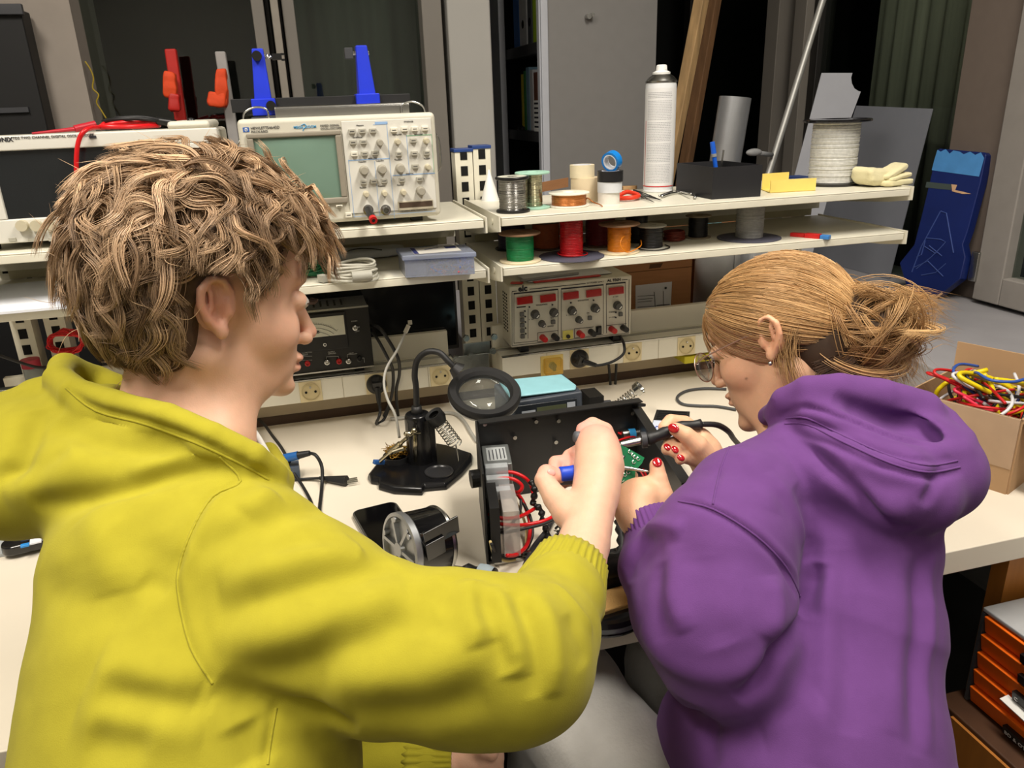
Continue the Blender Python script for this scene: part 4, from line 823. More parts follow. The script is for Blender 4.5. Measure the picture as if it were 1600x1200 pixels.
# ---------------------------------------------------------------- left lower shelf
c = atz(556, 438, S2); t = thing('coiled_cable', 'coiled pale grey computer cable with a thick ferrite on the left lower shelf', 'cable', c); b = MB(); rg = random.Random(11)
for i in range(7):
    o1, o2 = rg.uniform(-.004,.004), rg.uniform(-.004,.004); rr = .036+rg.uniform(-.004,.003)
    b.tube([(o1+rr*1.05*math.cos(a), o2+rr*.85*math.sin(a), .004+.0045*i+.002*math.sin(a*2+i)) for a in [k*2*math.pi/10 for k in range(10)]], .0024, 8, 4, closed=True)
b.tube([(-.03,-.02,.006),(-.045,-.005,.005),(-.052,.008,.006)], .0024, 8); obj('coils', b, mat('pale_cable', 'b5b3a6', .5), t, smooth=True)
b = MB(); b.cyl((-.008,-.036,.014),(.026,-.034,.014), .0095, n=16); obj('ferrite', b, mat('ferrite', 'a3a196', .5), t, smooth=2); b = MB(); b.cbox((-.056,.004,.008),(.012,.018,.012),(0,0,R(30))); obj('connector', b, mat('ferrite'), t)
t = thing('organiser_box', 'clear plastic organiser box of red and blue crimp terminals on the left lower shelf', 'box', atz(683, 425, S2)); a_, b_, d_ = atz(634,434,S2), atz(742,428,S2), atz(730,405,S2)
q0, q1 = a_, b_; hh = .030; dp = Vector((0,.085,0)); U = Vector((0,0,1))
CL = clear('clear_plastic', 'dfe4f0', .15, .80)
def shell(z0, z1, g=0):
    b = MB()
    for p, q in ((q0,q1),(q1,q1+dp),(q1+dp,q0+dp),(q0+dp,q0)): slab(b, p+U*z0, q+U*z0, z1-z0, .001)
    return b
b = shell(0, hh); b.hexa([q0,q1,q1+dp,q0+dp]+[p+U*.001 for p in (q0,q1,q1+dp,q0+dp)])
for k in (1/3, 2/3): p = q0.lerp(q1, k); slab(b, p, p+dp, hh, .001)
obj('tray', b, CL, t, world=True)
b = MB(); b.hexa([p+U*(hh+.001) for p in (q0+Vector((-.004,-.004,0)),q1+Vector((.004,-.004,0)),q1+dp+Vector((.004,0,0)),q0+dp+Vector((-.004,0,0)))]+[p+U*(hh+.010) for p in (q0+Vector((-.004,-.004,0)),q1+Vector((.004,-.004,0)),q1+dp+Vector((.004,0,0)),q0+dp+Vector((-.004,0,0)))]); obj('lid', b, clear('clear_lid', 'cfd8ee', .2, .7), t, world=True, bevel=.002)
b = MB(); p = q0.lerp(q1,.5)+dp*.45+U*(hh+.0108); b.cbox(p, (.085,.06,.0005)); ls = obj('leaflet', b, mat('leaflet', 'b9b6ae', .7), t, world=True); b = MB(); b.cbox(p+Vector((-.038,0,.0005)), (.008,.06,.0003)); b.cbox(p+Vector((.03,.012,.0005)), (.02,.022,.0003)); b.cbox(p+Vector((-.005,.012,.0005)), (.03,.003,.0003),(0,0,R(25))); obj('leaflet_print', b, mat('navy_print', '262c5c', .6), ls, world=True)
cr = MB(); cb_ = MB(); rg = random.Random(2)
for i in range(420):
    k = rg.random(); 
    if k < .36: continue
    p = q0.lerp(q1, .02+.96*k)+dp*rg.uniform(.03,.97)+U*rg.uniform(.003,.022); m_ = cr if rg.random() < .45 and p.z-q0.z < .014 else cb_
    d = Vector((rg.uniform(-1,1),rg.uniform(-1,1),rg.uniform(-.5,.5))).normalized()*.0045; m_.cyl(p-d, p+d, .0017, n=6)
o = obj('red_terminals', cr, mat('crimp_red', 'b8505c', .5), t, world=True); o['kind'] = 'stuff'; o = obj('blue_terminals', cb_, mat('crimp_blue', '3f5a9c', .5), t, world=True); o['kind'] = 'stuff'
b = MB(); b.box(q0.x+.002, q0.lerp(q1,.32).x, q0.y+.004, q0.y+.08, S2+.002, S2+.022); obj('grey_terminals', b, mat('grey_bits', '6b6d7c', .7, var=.3, scale=200), t, world=True)['kind'] = 'stuff'
t = thing('plastic_pouch', 'flat milky pouch with a black zip line lying behind the coiled grey cable', 'pouch', atz(570, 405, S2)); b = MB(); c = atz(572, 405, S2); pad(b, (0,.02,.010), .17, .06, .018, R(2), 0, 2); obj('pouch_film', b, mat('pouch_white', 'c9ccd0', .4), t, smooth=True); b = MB(); b.tube([(-.045,-.012,.017),(-.02,-.014,.024),(.01,-.014,.023),(.035,-.012,.018)], .0012, 6); obj('zip_line', b, SATIN, t)
t = thing('blue_case', 'small blue case behind the green cable on the left lower shelf', 'case', atz(508, 405, S2)); b = MB(); b.cbox((0,.02,.011),(.07,.03,.022)); obj('case_body', b, mat('case_blue', '1d4fae', .4), t, bevel=.002)
c = atz(490, 432, S2); t = thing('green_cable_bundle', 'bundled dark green cable hanging at the hair of the person in yellow', 'cable', c); b = MB(); rg = random.Random(4)
for i in range(9): b.tube([(rg.uniform(-.004,.004)+.026*math.cos(a), .016*math.sin(a)+rg.uniform(-.003,.003), .006+.0035*i+.003*math.sin(2*a+i)) for a in [k*.7 for k in range(9)]], .0025, 8, 4, closed=True)
b.tube([(.01,0,.03),(.025,-.01,.036),(.036,-.008,.03)], .003); obj('bundle', b, mat('green_cable', '0c5a34', .5), t, smooth=True)
# papers far left
c = atz(40, 480, S2); t = thing('paper_stack', 'loose white papers on the lower shelf at the left edge', 'paper', c)
for k in range(2): b = MB(); b.cbox((0.0, .04+.02*k, .002+.008*k), (.24, .16, .004), (R(3*k), 0, R(4*k))); obj('sheet', b, PAPER, t)
b = MB(); b.cbox((.06,.03,.0145),(.03,.012,.0003),(0,0,R(20))); obj('stain_print', b, GREY, t)
c = aty(103, 535, 1.60); t = thing('wire_coil', 'coil of red wire hanging beside the left upright near the yellow hood', 'wire coil', c); b = MB(); rg = random.Random(6)
for i in range(14): b.tube([(c.x+.03*math.cos(a)+rg.uniform(-.003,.003), c.y+rg.uniform(-.01,.02), c.z+.02*math.sin(a)+rg.uniform(-.004,.004)) for a in [k*.785 for k in range(8)]], .0016, 6, 3, closed=True)
obj('turns', b, REDW, t, world=True, smooth=True)
cable('thin black cable sagging across the left shelving uprights', [A(-10,552,1.50), A(30,566,1.50), A(60,574,1.52), A(85,572,1.60), A(110,570,1.62)], .0028, SATIN)
t = thing('steel_bracket_box', 'galvanised bracket plate on the left trunking at the picture edge', 'bracket', A(15,618,RY)); b = MB(); b.cbox(A(10,618,RY-.012), (.11,.02,.028)); obj('plate', b, ZINC, t, world=True, bevel=.002); b = MB(); c = A(35,612,RY-.022); b.cyl(c, c-Vector((0,.006,0)), .008, n=6); obj('bolt', b, ZINC, t, world=True)
t = thing('glass_jar', 'small clear jar with a red lid beside the left shelving uprights', 'jar', (A(50,575,1.60).x, 1.60, TZ+.119)); s=.0015
b = MB(); b.lathe([(0,0),(.014,0),(.016,.006),(.016,.075),(.013,.08)], n=24); obj('jar_glass', b, clear('jar_clear', 'd0d6d6', .05, .7), t, smooth=True); b = MB(); b.lathe([(.0165,.076),(.0165,.092),(0,.093)], n=24); obj('lid', b, mat('lid_red', 'a83040', .5), t, smooth=2)

# ---------------------------------------------------------------- cabinet of folders
CY = 2.5; kx0, kx1 = aty(851,100,CY).x, aty(1025,100,CY).x; CYE = 3.22
t = thing('metal_cabinet', 'tall grey metal cabinet, open on its left side, behind the white spray can', 'cabinet', ((kx0+kx1)/2, 2.86, 0))
CG = mat('cabinet_grey', '82807e', .5, var=.02); CW = mat('cabinet_white', 'b9bcc4', .45, var=.02); CB = mat('cabinet_black', '1c1c1e', .6)
obj('side_panel', MB().box(kx0+.001, kx1, CY, CY+.02, 0, 2.1), CG, t, world=True, bevel=.002)
obj('back_panel', MB().box(kx1-.015, kx1, CY+.02, CYE, 0, 2.1), CB, t, world=True); obj('far_panel', MB().box(kx0+.04, kx1-.015, CYE-.02, CYE, 0, 2.1), CB, t, world=True); obj('top_panel', MB().box(kx0, kx1, CY, CYE, 2.1, 2.12), CG, t, world=True)
b = MB(); b.box(kx0-.012, kx0+.012, CY-.006, CY+.02, 0, 2.1); b.box(kx0-.016, kx0-.004, CY+.002, CY+.03, 0, 2.1); obj('near_post', b, CW, t, world=True, bevel=.003)
yq = atx(786, 100, kx0).y; yq2 = atx(768, 100, kx0).y; obj('far_post', MB().box(kx0-.012, kx0+.012, yq, yq2, 0, 2.1), CW, t, world=True, bevel=.003)
shz = [atx(843, 71, kx0).z, atx(846, 200, kx0).z]
zs1 = atx(800, 74, kx0).z; zs2 = atx(800, 203, kx0).z
for z in (zs1, zs2): obj('shelf', MB().box(kx0+.014, kx1-.016, CY+.021, CYE-.021, z-.035, z), mat('cab_shelf', '3c3c3e', .5), t, world=True, bevel=.002)
b = MB(); c = aty(919, 26, CY-.012); b.cyl(c-Vector((0,.012,0)), c+Vector((0,.012,0)), .008, n=14); b.cyl(c+Vector((.012,-.012,.004)), c+Vector((.012,.012,.004)), .006, n=12); obj('hook', b, STEEL, t, world=True, smooth=2)
def book(lab, px0, px1, z, h, m, depth_=.18, cat='folder', name='lever_folder', hole=False, dx=.03):
    grp = 'folders on the upper cabinet shelf' if 'upper' in lab else 'books and folders on the lower cabinet shelf'
    ya, yb = sorted((atx(px0, 60, kx0+dx).y, atx(px1, 60, kx0+dx).y)); t_ = thing(name, lab, cat, (kx0+dx, (ya+yb)/2, z), 0, grp); b = MB(); b.box(kx0+dx, kx0+dx+depth_, ya, yb, z, z+h)
    obj('cover', b, m, t_, world=True, bevel=.0015)
    if hole: b = MB(); q = Matrix.Rotation(R(90), 3, 'Y'); b.cyl((kx0+dx-.0005, (ya+yb)/2, z+.07), (kx0+dx, (ya+yb)/2, z+.07), .014, n=16); obj('finger_hole', b, HOLE, t_, world=True)
for args in (('blue spined folder, first on the upper cabinet shelf', 803, 811, zs1, .31, mat('folder_blue', '2a62b0', .5)),
             ('white lever arch folder with a dark finger hole on the upper cabinet shelf', 812, 823, zs1, .31, mat('folder_white', 'cfd0d4', .5)),
             ('dark grey folder right of the white folder on the upper cabinet shelf', 825, 831, zs1, .30, mat('folder_grey', '4e5256', .5)),
             ('lime green folder at the near end of the upper cabinet shelf', 833, 843, zs1, .33, mat('folder_lime', '9ab82a', .5))): book(*args, hole='white lever' in args[0] or 'dark grey' in args[0])
t = thing('green_jar', 'pale green jar standing in front of the lime folder on the upper cabinet shelf', 'jar', (kx0+.006, atx(838,60,kx0).y, zs1)); b = MB(); b.lathe([(0,0),(.017,0),(.019,.10),(.0185,.10),(.016,.003)], (.019,0,0), n=20); obj('jar_wall', b, mat('jar_green', '7fa88a', .3, var=.4, scale=80), t, smooth=True)
for args in (('yellow thin folder leaning on the lower cabinet shelf', 812, 815, zs2, .19, mat('folder_yellow', 'c8b82a', .5)),
             ('green thin folder beside the yellow one on the lower cabinet shelf', 816, 819, zs2, .20, mat('folder_green', '3a8a4a', .5)),
             ('pale blue book on the lower cabinet shelf', 820, 825, zs2, .21, mat('folder_pale', '8ab0c8', .5)),
             ('white book on the lower cabinet shelf beside the pale blue book', 826, 831, zs2, .20, mat('folder_white')),
             ('brown spiral bound book on the lower cabinet shelf', 832, 838, zs2, .19, mat('folder_brown', '6b4436', .6)),
             ('dark book at the near end of the lower cabinet shelf', 839, 843, zs2, .20, mat('folder_grey'))): book(*args, cat='book', name='book')
t = thing('label_rack', 'white striped label sheet at the near end of the lower cabinet shelf', 'label sheet', (kx0+.016, CY+.04, zs2)); b = MB(); y0_, y1_ = sorted((atx(834,180,kx0+.016).y, atx(845,180,kx0+.016).y)); b.box(kx0+.016, kx0+.020, y0_, y1_, zs2, zs2+.10); b.k = 1
for i in range(6): b.box(kx0+.0155, kx0+.016, y0_+.01, y1_-.008, zs2+.012+i*.015, zs2+.018+i*.015)
obj('striped_sheet', b, [WHITE, INK], t, world=True)
t = thing('desk_lamp', 'small dark clip lamp with cables at the far end of the lower cabinet shelf', 'lamp', (kx0+.06, atx(803,190,kx0).y, zs2)); b = MB(); b.lathe([(0,0),(.045,0),(.045,.01),(.02,.02),(0,.02)], n=24); b.tube([(0,0,.02),(.0,-.03,.06),(0,-.06,.16),(0,-.08,.2)], .005, 8); b.lathe([(.03,.0),(.018,.03),(.0,.04)], (0,-.02,.03), 20); obj('lamp_body', b, mat('lamp_dark', '242424', .25), t, smooth=2)
# ---------------------------------------------------------------- behind the left windows
t = thing('garment_stand', 'white upright board with a bright orange cloth hanging from it, left of the blue holder', 'stand', (aty(352,200,2.25).x, 2.25, 0))
a, e = aty(344, 80, 2.25), aty(362, 195, 2.25); d = (e-a).normalized(); b = MB(); L = a.z/-d.z
b.hexa([a+d*L+Vector((-.016,0,0)), a+d*L+Vector((.016,0,0)), a+d*L+Vector((.016,.03,0)), a+d*L+Vector((-.016,.03,0)), a+Vector((-.014,0,0)), a+Vector((.012,0,0)), a+Vector((.012,.03,0)), a+Vector((-.014,.03,0))]); obj('white_board', b, mat('board_white', '9d9a98', .6), t, world=True, bevel=.004)
def rag(c, sx, sz, seed, m, par, name='orange_cloth'):
    b = MB(); pad(b, c, sx, .03, sz, 0, R(8), seed, 22); return obj(name, b, m, par, world=True, smooth=True)
OC = mat('orange_cloth', 'd8481c', .7, var=.12, scale=40, bump=.5, bscale=60)
rag(aty(346,132,2.22), .028, .075, 3, OC, t); rag(aty(338,155,2.22), .042, .036, 8, OC, t); rag(aty(349,152,2.23), .022, .05, 11, OC, t)
t = thing('garment_stand', 'bright red upright board with an orange red cloth, seen in the leftmost window', 'stand', (aty(272,200,2.3).x, 2.3, 0))  # added solid board and cloth replacing the window reflection of the white board
a, e = aty(266, 76, 2.30), aty(281, 180, 2.30); d = (e-a).normalized(); L = a.z/-d.z; b = MB()
b.hexa([a+d*L+Vector((-.015,0,0)), a+d*L+Vector((.015,0,0)), a+d*L+Vector((.015,.03,0)), a+d*L+Vector((-.015,.03,0)), a+Vector((-.015,0,0)), a+Vector((.013,0,0)), a+Vector((.013,.03,0)), a+Vector((-.015,.03,0))]); obj('reflected_board', b, mat('reflected_red', 'b8231c', .5), t, world=True, bevel=.004)
rag(aty(266,132,2.26), .032, .060, 13, OC, t); rag(aty(273,160,2.26), .028, .045, 18, mat('reflected_red'), t, 'reflected_cloth')
t = thing('dark_cabinet', 'tall black cabinet standing at the left edge beside the pale wall', 'cabinet', (aty(0,100,2.25).x, 2.28, 0))
xe = aty(18, 20, 2.26).x; b = MB(); b.box(xe-.6, xe+.02, 2.26, 2.335, 0, aty(18,14,2.26).z); obj('carcass', b, mat('cab_dark', '0e0e0f', .6), t, world=True, bevel=.004); b = MB(); b.box(xe-.6, xe+.028, 2.245, 2.26, aty(18,24,2.26).z, aty(18,14,2.26).z+.01); obj('top_trim', b, DKGREY, t, world=True, bevel=.002)
b = MB(); b.box(xe-.5, xe-.01, 2.25, 2.26, aty(18,168,2.26).z-.012, aty(18,168,2.26).z); obj('shelf_edge', b, DKGREY, t, world=True)
cable('thin yellow cable hanging in waves beside the leftmost window frame', [aty(133,96,2.36), aty(141,108,2.36), aty(146,122,2.36), aty(145,138,2.36), aty(154,148,2.36), aty(151,160,2.36), aty(158,172,2.36), aty(166,185,2.36)], .002, mat('cable_yellow', '9a8420', .5))

# ---------------------------------------------------------------- magnifier stand
base = [(575,750),(580,757),(591,759),(592,766),(616,773),(660,775),(664,769),(698,766),(722,746),(738,727),(739,716),(700,703),(682,700),(640,702),(606,719),(590,730)]
P = [atz(x, y, TZ) for x, y in base]; cc = sum(P, Vector())/len(P)
t = thing('magnifier_stand', 'black helping hand stand with round magnifier, wire spring and steel wool cup', 'magnifier', cc)
BG = mat('gloss_black', '101012'); b = MB(); n = len(P); v = []
for f_, z in ((1.0,0),(1.0,.006),(.97,.012),(.90,.016)): v += [cc+(p-cc)*f_+Vector((0,0,z)) for p in P]
b.add(v, [(k*n+i, k*n+(i+1)%n, (k+1)*n+(i+1)%n, (k+1)*n+i) for k in range(3) for i in range(n)]+[tuple(range(3*n,4*n)), tuple(range(n-1,-1,-1))]); obj('base', b, mat('base_black', '141416', .22), t, world=True, bevel=.002)
b = MB(); c = atz(686, 738, TZ+.016); b.lathe([(.026,.0005),(.026,.003),(.023,.003),(.021,.001),(0,.001)], c, 32); obj('round_recess', b, mat('base_grey', '2c2c2e', .3), t, world=True, smooth=2)
pc = atz(658, 722, TZ+.012); b = MB(); hz = aty(655, 645, pc.y).z-pc.z; b.lathe([(.0245,0),(.024,hz*.9),(.022,hz),(0,hz)], pc, 32); b.cbox(pc+Vector((.004,-.0,hz*.45)), (.05,.03,hz*.9)); obj('column', b, mat('base_black'), t, world=True, bevel=.003)
g0 = pc+Vector((0,0,hz)); b = MB(); b.cyl(g0-Vector((0,0,.002)), g0+Vector((0,0,.014)), .011, .009, n=20); gp = [g0+Vector((0,0,.01))]+[aty(x, y, pc.y-dy) for x, y, dy in ((650,605,.0),(648,585,.0),(652,563,.003),(667,550,.01),(686,551,.02),(700,564,.03),(712,576,.035))]
b.tube(gp, lambda q: .0056, 12, 6); obj('gooseneck', b, SATIN, t, world=True, smooth=True)
rc = aty(757, 614, pc.y-.05); s = depth(rc)/F; rr = 57.5*s; nrm = (Vector(CAM)-rc).normalized(); up_ = Vector((0,0,1)); nn = (up_*.66+nrm*.36+Vector((.08,0,0))).normalized(); Q = nn.to_track_quat('Z','Y').to_matrix()
b = MB(); b.lathe([(rr*.70,-.004),(rr*.76,-.010),(rr*.93,-.010),(rr,-.003),(rr,.003),(rr*.95,.008),(rr*.78,.008),(rr*.70,.002),(rr*.70,-.004)], rc, 56, Q); ring = obj('lens_ring', b, SATIN, t, world=True, smooth=2)
b = MB(); b.lathe([(rr*.80,-.012),(rr*.97,-.011),(rr*.97,-.008),(rr*.80,-.008)], rc, 48, Q); obj('light_rim', b, mat('rim_white', 'c8c8c4', .4), ring, world=True, smooth=2)
b = MB(); b.lathe([(0,.0022),(rr*.35,.0018),(rr*.69,.0006),(rr*.69,-.0006),(rr*.35,-.0014),(0,-.0016)], rc, 40, Q); obj('lens', b, clear('magnifier_glass', 'eef2f2', .02, .97), ring, world=True, smooth=True)
b = MB(); a = gp[-1]; e = rc + (a-rc).normalized()*rr*.92; b.cyl(a-(e-a).normalized()*.006, e, .010, .016, n=20); obj('ring_joint', b, SATIN, t, world=True, smooth=2)
b = MB(); a = aty(683,655,pc.y-.035); e = atz(712,702,TZ+.035); e = aty(712,694,pc.y-.03); d = (e-a); q = d.to_track_quat('Z','Y').to_matrix()
b.lathe([(.010,-.012),(.0165,-.014),(.0175,.0),(.014,.008),(.012,.008),(.0135,.0),(.009,-.006)], a, 28, q); obj('funnel', b, SATIN, t, world=True, smooth=2)
b = MB(); b.tube([a+d*(k/90)+q@Vector((.0125*math.cos(k*.66), .0125*math.sin(k*.66), 0)) for k in range(91)], .0011, 6, 2); b.tube([e, e+Vector((.002,-.004,-.03)), e+Vector((.002,0,-.055))], .0014, 6); obj('holder_spring', b, STEEL, t, world=True, smooth=True)
c = atz(620, 722, TZ+.012); b = MB(); b.lathe([(0,0),(.024,0),(.025,.015),(.0235,.015),(.0225,.004)], c, 32); cup = obj('wool_cup', b, mat('base_grey'), t, world=True, smooth=2)
b = MB(); rg = random.Random(9)
for i in range(120):
    p = c+Vector((0,0,.020)); b.tube([p+Vector((rg.gauss(0,.0085),rg.gauss(0,.0085),rg.uniform(-.006,.014))) for k in range(4)], .0007, 4, 3)
obj('brass_wool', b, mat('brass', 'b08a3c', .3, metal=.9), cup, world=True, smooth=True)['kind'] = 'stuff'
b = MB(); a = aty(640,682,pc.y-.05); b.cyl(aty(648,672,pc.y-.035), atz(650,727,TZ+.014), .004, n=12); b.cyl(aty(633,678,pc.y-.05), aty(655,676,pc.y-.03), .004, n=12); b.ell(aty(647,673,pc.y-.04), (.006,.006,.006), 12); b.ell(aty(640,679,pc.y-.045), (.005,.005,.005), 12); obj('clamp_joint', b, mat('nickel', 'b0a890', .25, metal=1), t, world=True, smooth=True)
b = MB(); a, e = aty(636,684,pc.y-.055), atz(592,722,TZ+.03); b.tube([a, e], .0035, 10, 0); b.cyl(a.lerp(e,.25), a.lerp(e,.6), .0055, n=12); b.cyl(aty(622,705,pc.y-.06)-Vector((.01,0,0)), aty(622,705,pc.y-.06)+Vector((.01,0,.004)), .004, n=10); ca = obj('clip_arm', b, mat('nickel'), t, world=True, smooth=2)
b = MB(); b.cbox(e, (.022,.008,.008), (0, R(20), R(25))); obj('blue_grip', b, mat('grip_blue', '2a5a9c', .5), ca, world=True, bevel=.001)

# ---------------------------------------------------------------- soldering station, hot air connector
STY = 1.30; t = thing('soldering_station', 'dark grey soldering station with a pale blue top behind the open black chassis', 'soldering station', (.42, 1.36, TZ))
sx0, sx1 = aty(796,640,STY).x, aty(912,640,STY).x; z1 = aty(912,613,STY).z; z1b = z1+.004
b = MB(); y1 = STY+.12; b.hexa([(sx0,STY,TZ+.003),(sx1,STY,TZ+.003),(sx1,y1,TZ+.003),(sx0,y1,TZ+.003),(sx0,STY+.006,z1-.004),(sx1,STY+.006,z1),(sx1,y1,z1),(sx0,y1,z1-.004)]); obj('housing', b, mat('station_grey', '3d434c', .45), t, world=True, bevel=.004)
b = MB(); b.prism([(sx0+.005, STY+.015),(sx1-.012, STY+.012),(sx1-.004, STY+.03),(sx1-.01, y1-.02),(sx0+.008, y1-.01)], z1, z1+.006); obj('blue_top', b, mat('top_cyan', '8fc4cf', .5), t, world=True, bevel=.003)
S_ = lambda px, py: aty(px, py, STY+.001)
b = MB(); b.box(sx0+.012, sx1-.014, STY-.001, STY+.004, TZ+.03, z1-.010); sc = obj('screen_panel', b, mat('station_screen', '22262b', .25), t, world=True, bevel=.001)
b = MB(); w_ = sx1-sx0; b.box(sx0+w_*.36, sx0+w_*.76, STY-.002, STY, TZ+.04, z1-.018); obj('screen', b, mat('lcd_olive', '474c38', .3), sc, world=True)
b = MB(); b.box(sx0+w_*.77, sx0+w_*.88, STY-.002, STY, TZ+.04, z1-.016); b.box(sx0+w_*.16, sx0+w_*.34, STY-.002, STY, TZ+.04, z1-.022); obj('button_plate', b, mat('plate_pale', '9aa0aa', .5), sc, world=True)
c = aty(925,632,STY+.02); b = MB(); b.cbox(c+Vector((.0,0,-.005)), (.03,.05,.06)); b.k = 1; b.cyl(c+Vector((.012,-.02,.0)), c+Vector((.03,-.022,.0)), .013, n=20); b.k = 0; b.cyl(c+Vector((.03,-.022,0)), c+Vector((.05,-.024,0)), .010, n=20); b.k = 2; b.cyl(c+Vector((.05,-.024,0)), c+Vector((.072,-.026,0)), .0085, n=20); b.k = 0; b.cyl(c+Vector((.072,-.026,0)), c+Vector((.10,-.03,-.004)), .007, .003, n=16); obj('iron_connector', b, [BLACK, DKGREY, GREY], t, world=True, smooth=2)
t = thing('iron_holder', 'small chrome spring iron holder sticking up beside the soldering station', 'holder', atz(968, 640, TZ)); b = MB(); a, e = aty(965,632,1.42), aty(994,610,1.40); d = e-a; q = d.to_track_quat('Z','Y').to_matrix()
b.tube([a+d*(k/60)+q@Vector((.009*math.cos(k*.8), .009*math.sin(k*.8), 0)) for k in range(61)], .0014, 6, 2); b.lathe([(.009,-.003),(.014,.0),(.015,.012),(.013,.012),(.010,.0)], e, 24, q); b.cyl(a, (a.x,a.y,TZ), .004, n=10); b.cbox((a.x, a.y, TZ+.004), (.05,.05,.008)); obj('spring_body', b, STEEL, t, world=True, smooth=2)
t = thing('adapter_box', 'small black ribbed box with a white label near the soldering hand', 'box', atz(1045, 665, TZ))
e0, e1, e2 = atz(1026,640,.79), atz(1078,643,.79), atz(1008,695,.79); dx_, dy_ = (e1-e0), (e2-e0)*.8; b = MB(); cr_ = [e0+dy_, e0+dy_+dx_, e1, e0]; b.hexa([Vector((p.x,p.y,TZ)) for p in cr_]+cr_)
b.k = 1
for i in range(5): p = e0+dy_*(.06+.07*i); b.cbox(p+dx_*.5+Vector((0,0,.0005)), (dx_.length*.85,.0025,.001), (0,0,math.atan2(dx_.y,dx_.x)))
obj('ribbed_case', b, [SATIN, HOLE], t, world=True)
b = MB(); ls = [e0+dy_*.42+dx_*.02, e0+dy_*.42+dx_*.98, e0+dy_*.99+dx_*.98, e0+dy_*.99+dx_*.02]; b.add([p+Vector((0,0,.0012)) for p in ls][::-1], [(0,1,2,3)]); lb = obj('label', b, mat('label_bluewhite', 'ccd4e6', .5), t, world=True)
b = MB(); M_ = Matrix.Translation(e0+dy_*.72+dx_*.45+Vector((0,0,.002))) @ Matrix.Rotation(math.atan2(dx_.y,dx_.x), 4, 'Z'); b.text('ETI', .012, M_, bold=.0003); p = e0+dy_*.68+dx_*.16+Vector((0,0,.002)); b.tube([p+Vector((-.006,-.005,0)), p+Vector((.002,.004,0)), p+Vector((.007,.0,0))], .001, 5, 0); obj('lettering', b, mat('eti_blue', '2c52b8', .5), lb, world=True)
cable('dark grey cable curled in a flat loop on the bench before the woman face', [atz(1135,608,TZ+.004), atz(1100,607,TZ+.004), atz(1072,611,TZ+.004), atz(1058,621,TZ+.004), atz(1066,631,TZ+.004), atz(1090,634,TZ+.004), atz(1120,635,TZ+.004), atz(1150,640,TZ+.004)], .0032, mat('cable_grey', '47484a', .5))
cable('pale grey cable curving on the bench between the magnifier and the chassis', [atz(610,655,TZ+.004), atz(640,652,TZ+.004), atz(700,645,TZ+.004), atz(722,655,TZ+.004), atz(735,675,TZ+.004), atz(745,690,TZ+.004)], .004, mat('grey_cord'))

# ---------------------------------------------------------------- black chassis
A0 = Vector((.239,1.149,TZ)); A1 = Vector((.205,.955,TZ)); B0 = Vector((.529,1.149,TZ)); B1 = Vector((.478,.862,TZ)); HC = .150
t = thing('equipment_chassis', 'open black metal chassis full of wires in front of both people', 'chassis', A0)
CHM = mat('chassis_black', '212122', .42, var=.06)
b = MB(); slab(b, A0, B0, HC, .002); b.cbox((A0+B0)/2+Vector((0,-.008,HC)), (.288,.018,.002)); b.k = 1
for px, py in ((757,662),(837,658),(872,657),(987,645),(804,683),(868,690)): c = aty(px, py, 1.145); b.cyl(c, c+Vector((0,-.004,0)), .0035, n=12)
obj('back_plate', b, [CHM, STEEL], t, world=True)
b = MB(); slab(b, A1, A0, HC, .003); b.cbox((A0+A1)/2+Vector((.010,0,.003)), (.02,.195,.003), (0,0,R(-10)))
b.cyl(A0.lerp(A1,.55)+Vector((-.018,0,.10)), A0.lerp(A1,.55)+Vector((0,0,.10)), .014, n=20); sp = obj('left_plate', b, CHM, t, world=True)
b = MB(); slab(b, B1, B0, HC-.015, .003); d = (B1-B0); q = d.to_track_quat('X','Z').to_matrix(); b.cbox((B0+B1)/2+Vector((-.006,0,HC-.015)), (d.length,.016,.003), q); obj('right_plate', b, CHM, t, world=True)
G = A0.lerp(A1, .22)+Vector((.022,0,0)); b = MB(); b.cbox(G+Vector((.006,0,.075)), (.045,.075,.06), (0,0,R(-10))); ps = obj('supply_block', b, mat('psu_metal', '8b8f8e', .4, metal=.6), t, world=True, bevel=.002)
b = MB(); lc = G+Vector((.006,-.0,.1055)); b.cbox(lc, (.032,.05,.0005), (0,0,R(-10))); b.k = 1
for i in range(5): b.cbox(lc+Vector((-.012+.006*i,-.002,.0004)), (.0015,.038,.0003), (0,0,R(-10)))
obj('supply_label', b, [mat('label_silver', 'a9adad', .5), INK], ps, world=True)
for k, (f_, zz) in enumerate(((.50,.105),(.60,.095),(.70,.085))):
    c = A0.lerp(A1, f_)+Vector((.024,0,zz)); b = MB(); b.cbox(c, (.036,.016,.016), (0,0,R(-10))); o = obj('terminal_block', b, clear('terminal_clear', 'd8dde0', .1, .5), t, world=True, bevel=.002)
    b = MB(); 
    for j in range(2): b.cyl(c+Vector((-.015+.016*j,0,-.002)), c+Vector((-.003+.016*j,0,-.002)), .003, n=8)
    obj('contact', b, STEEL, o, world=True)
c = A0.lerp(A1,.86)+Vector((.036,0,.055)); b = MB(); b.cbox(c, (.024,.085,.075), (0,0,R(-10))); obj('clear_cover', b, clear('cover_clear', 'e6e2e0', .08, .72), t, world=True, bevel=.001)
b = MB(); b.cbox(c+Vector((-.024,0,0)), (.014,.08,.09), (0,0,R(-10))); obj('relay_strip', b, SATIN, t, world=True)
b = MB(); b.cbox(A1+Vector((.035,.004,.006)), (.06,.004,.010), (0,0,R(-5))); b.cbox(A1+Vector((.035,-.004,.004)), (.055,.002,.006)); obj('front_pins', b, STEEL, t, world=True)
z0 = TZ
def PZ(px, py, h): return atz(px, py, z0+h)
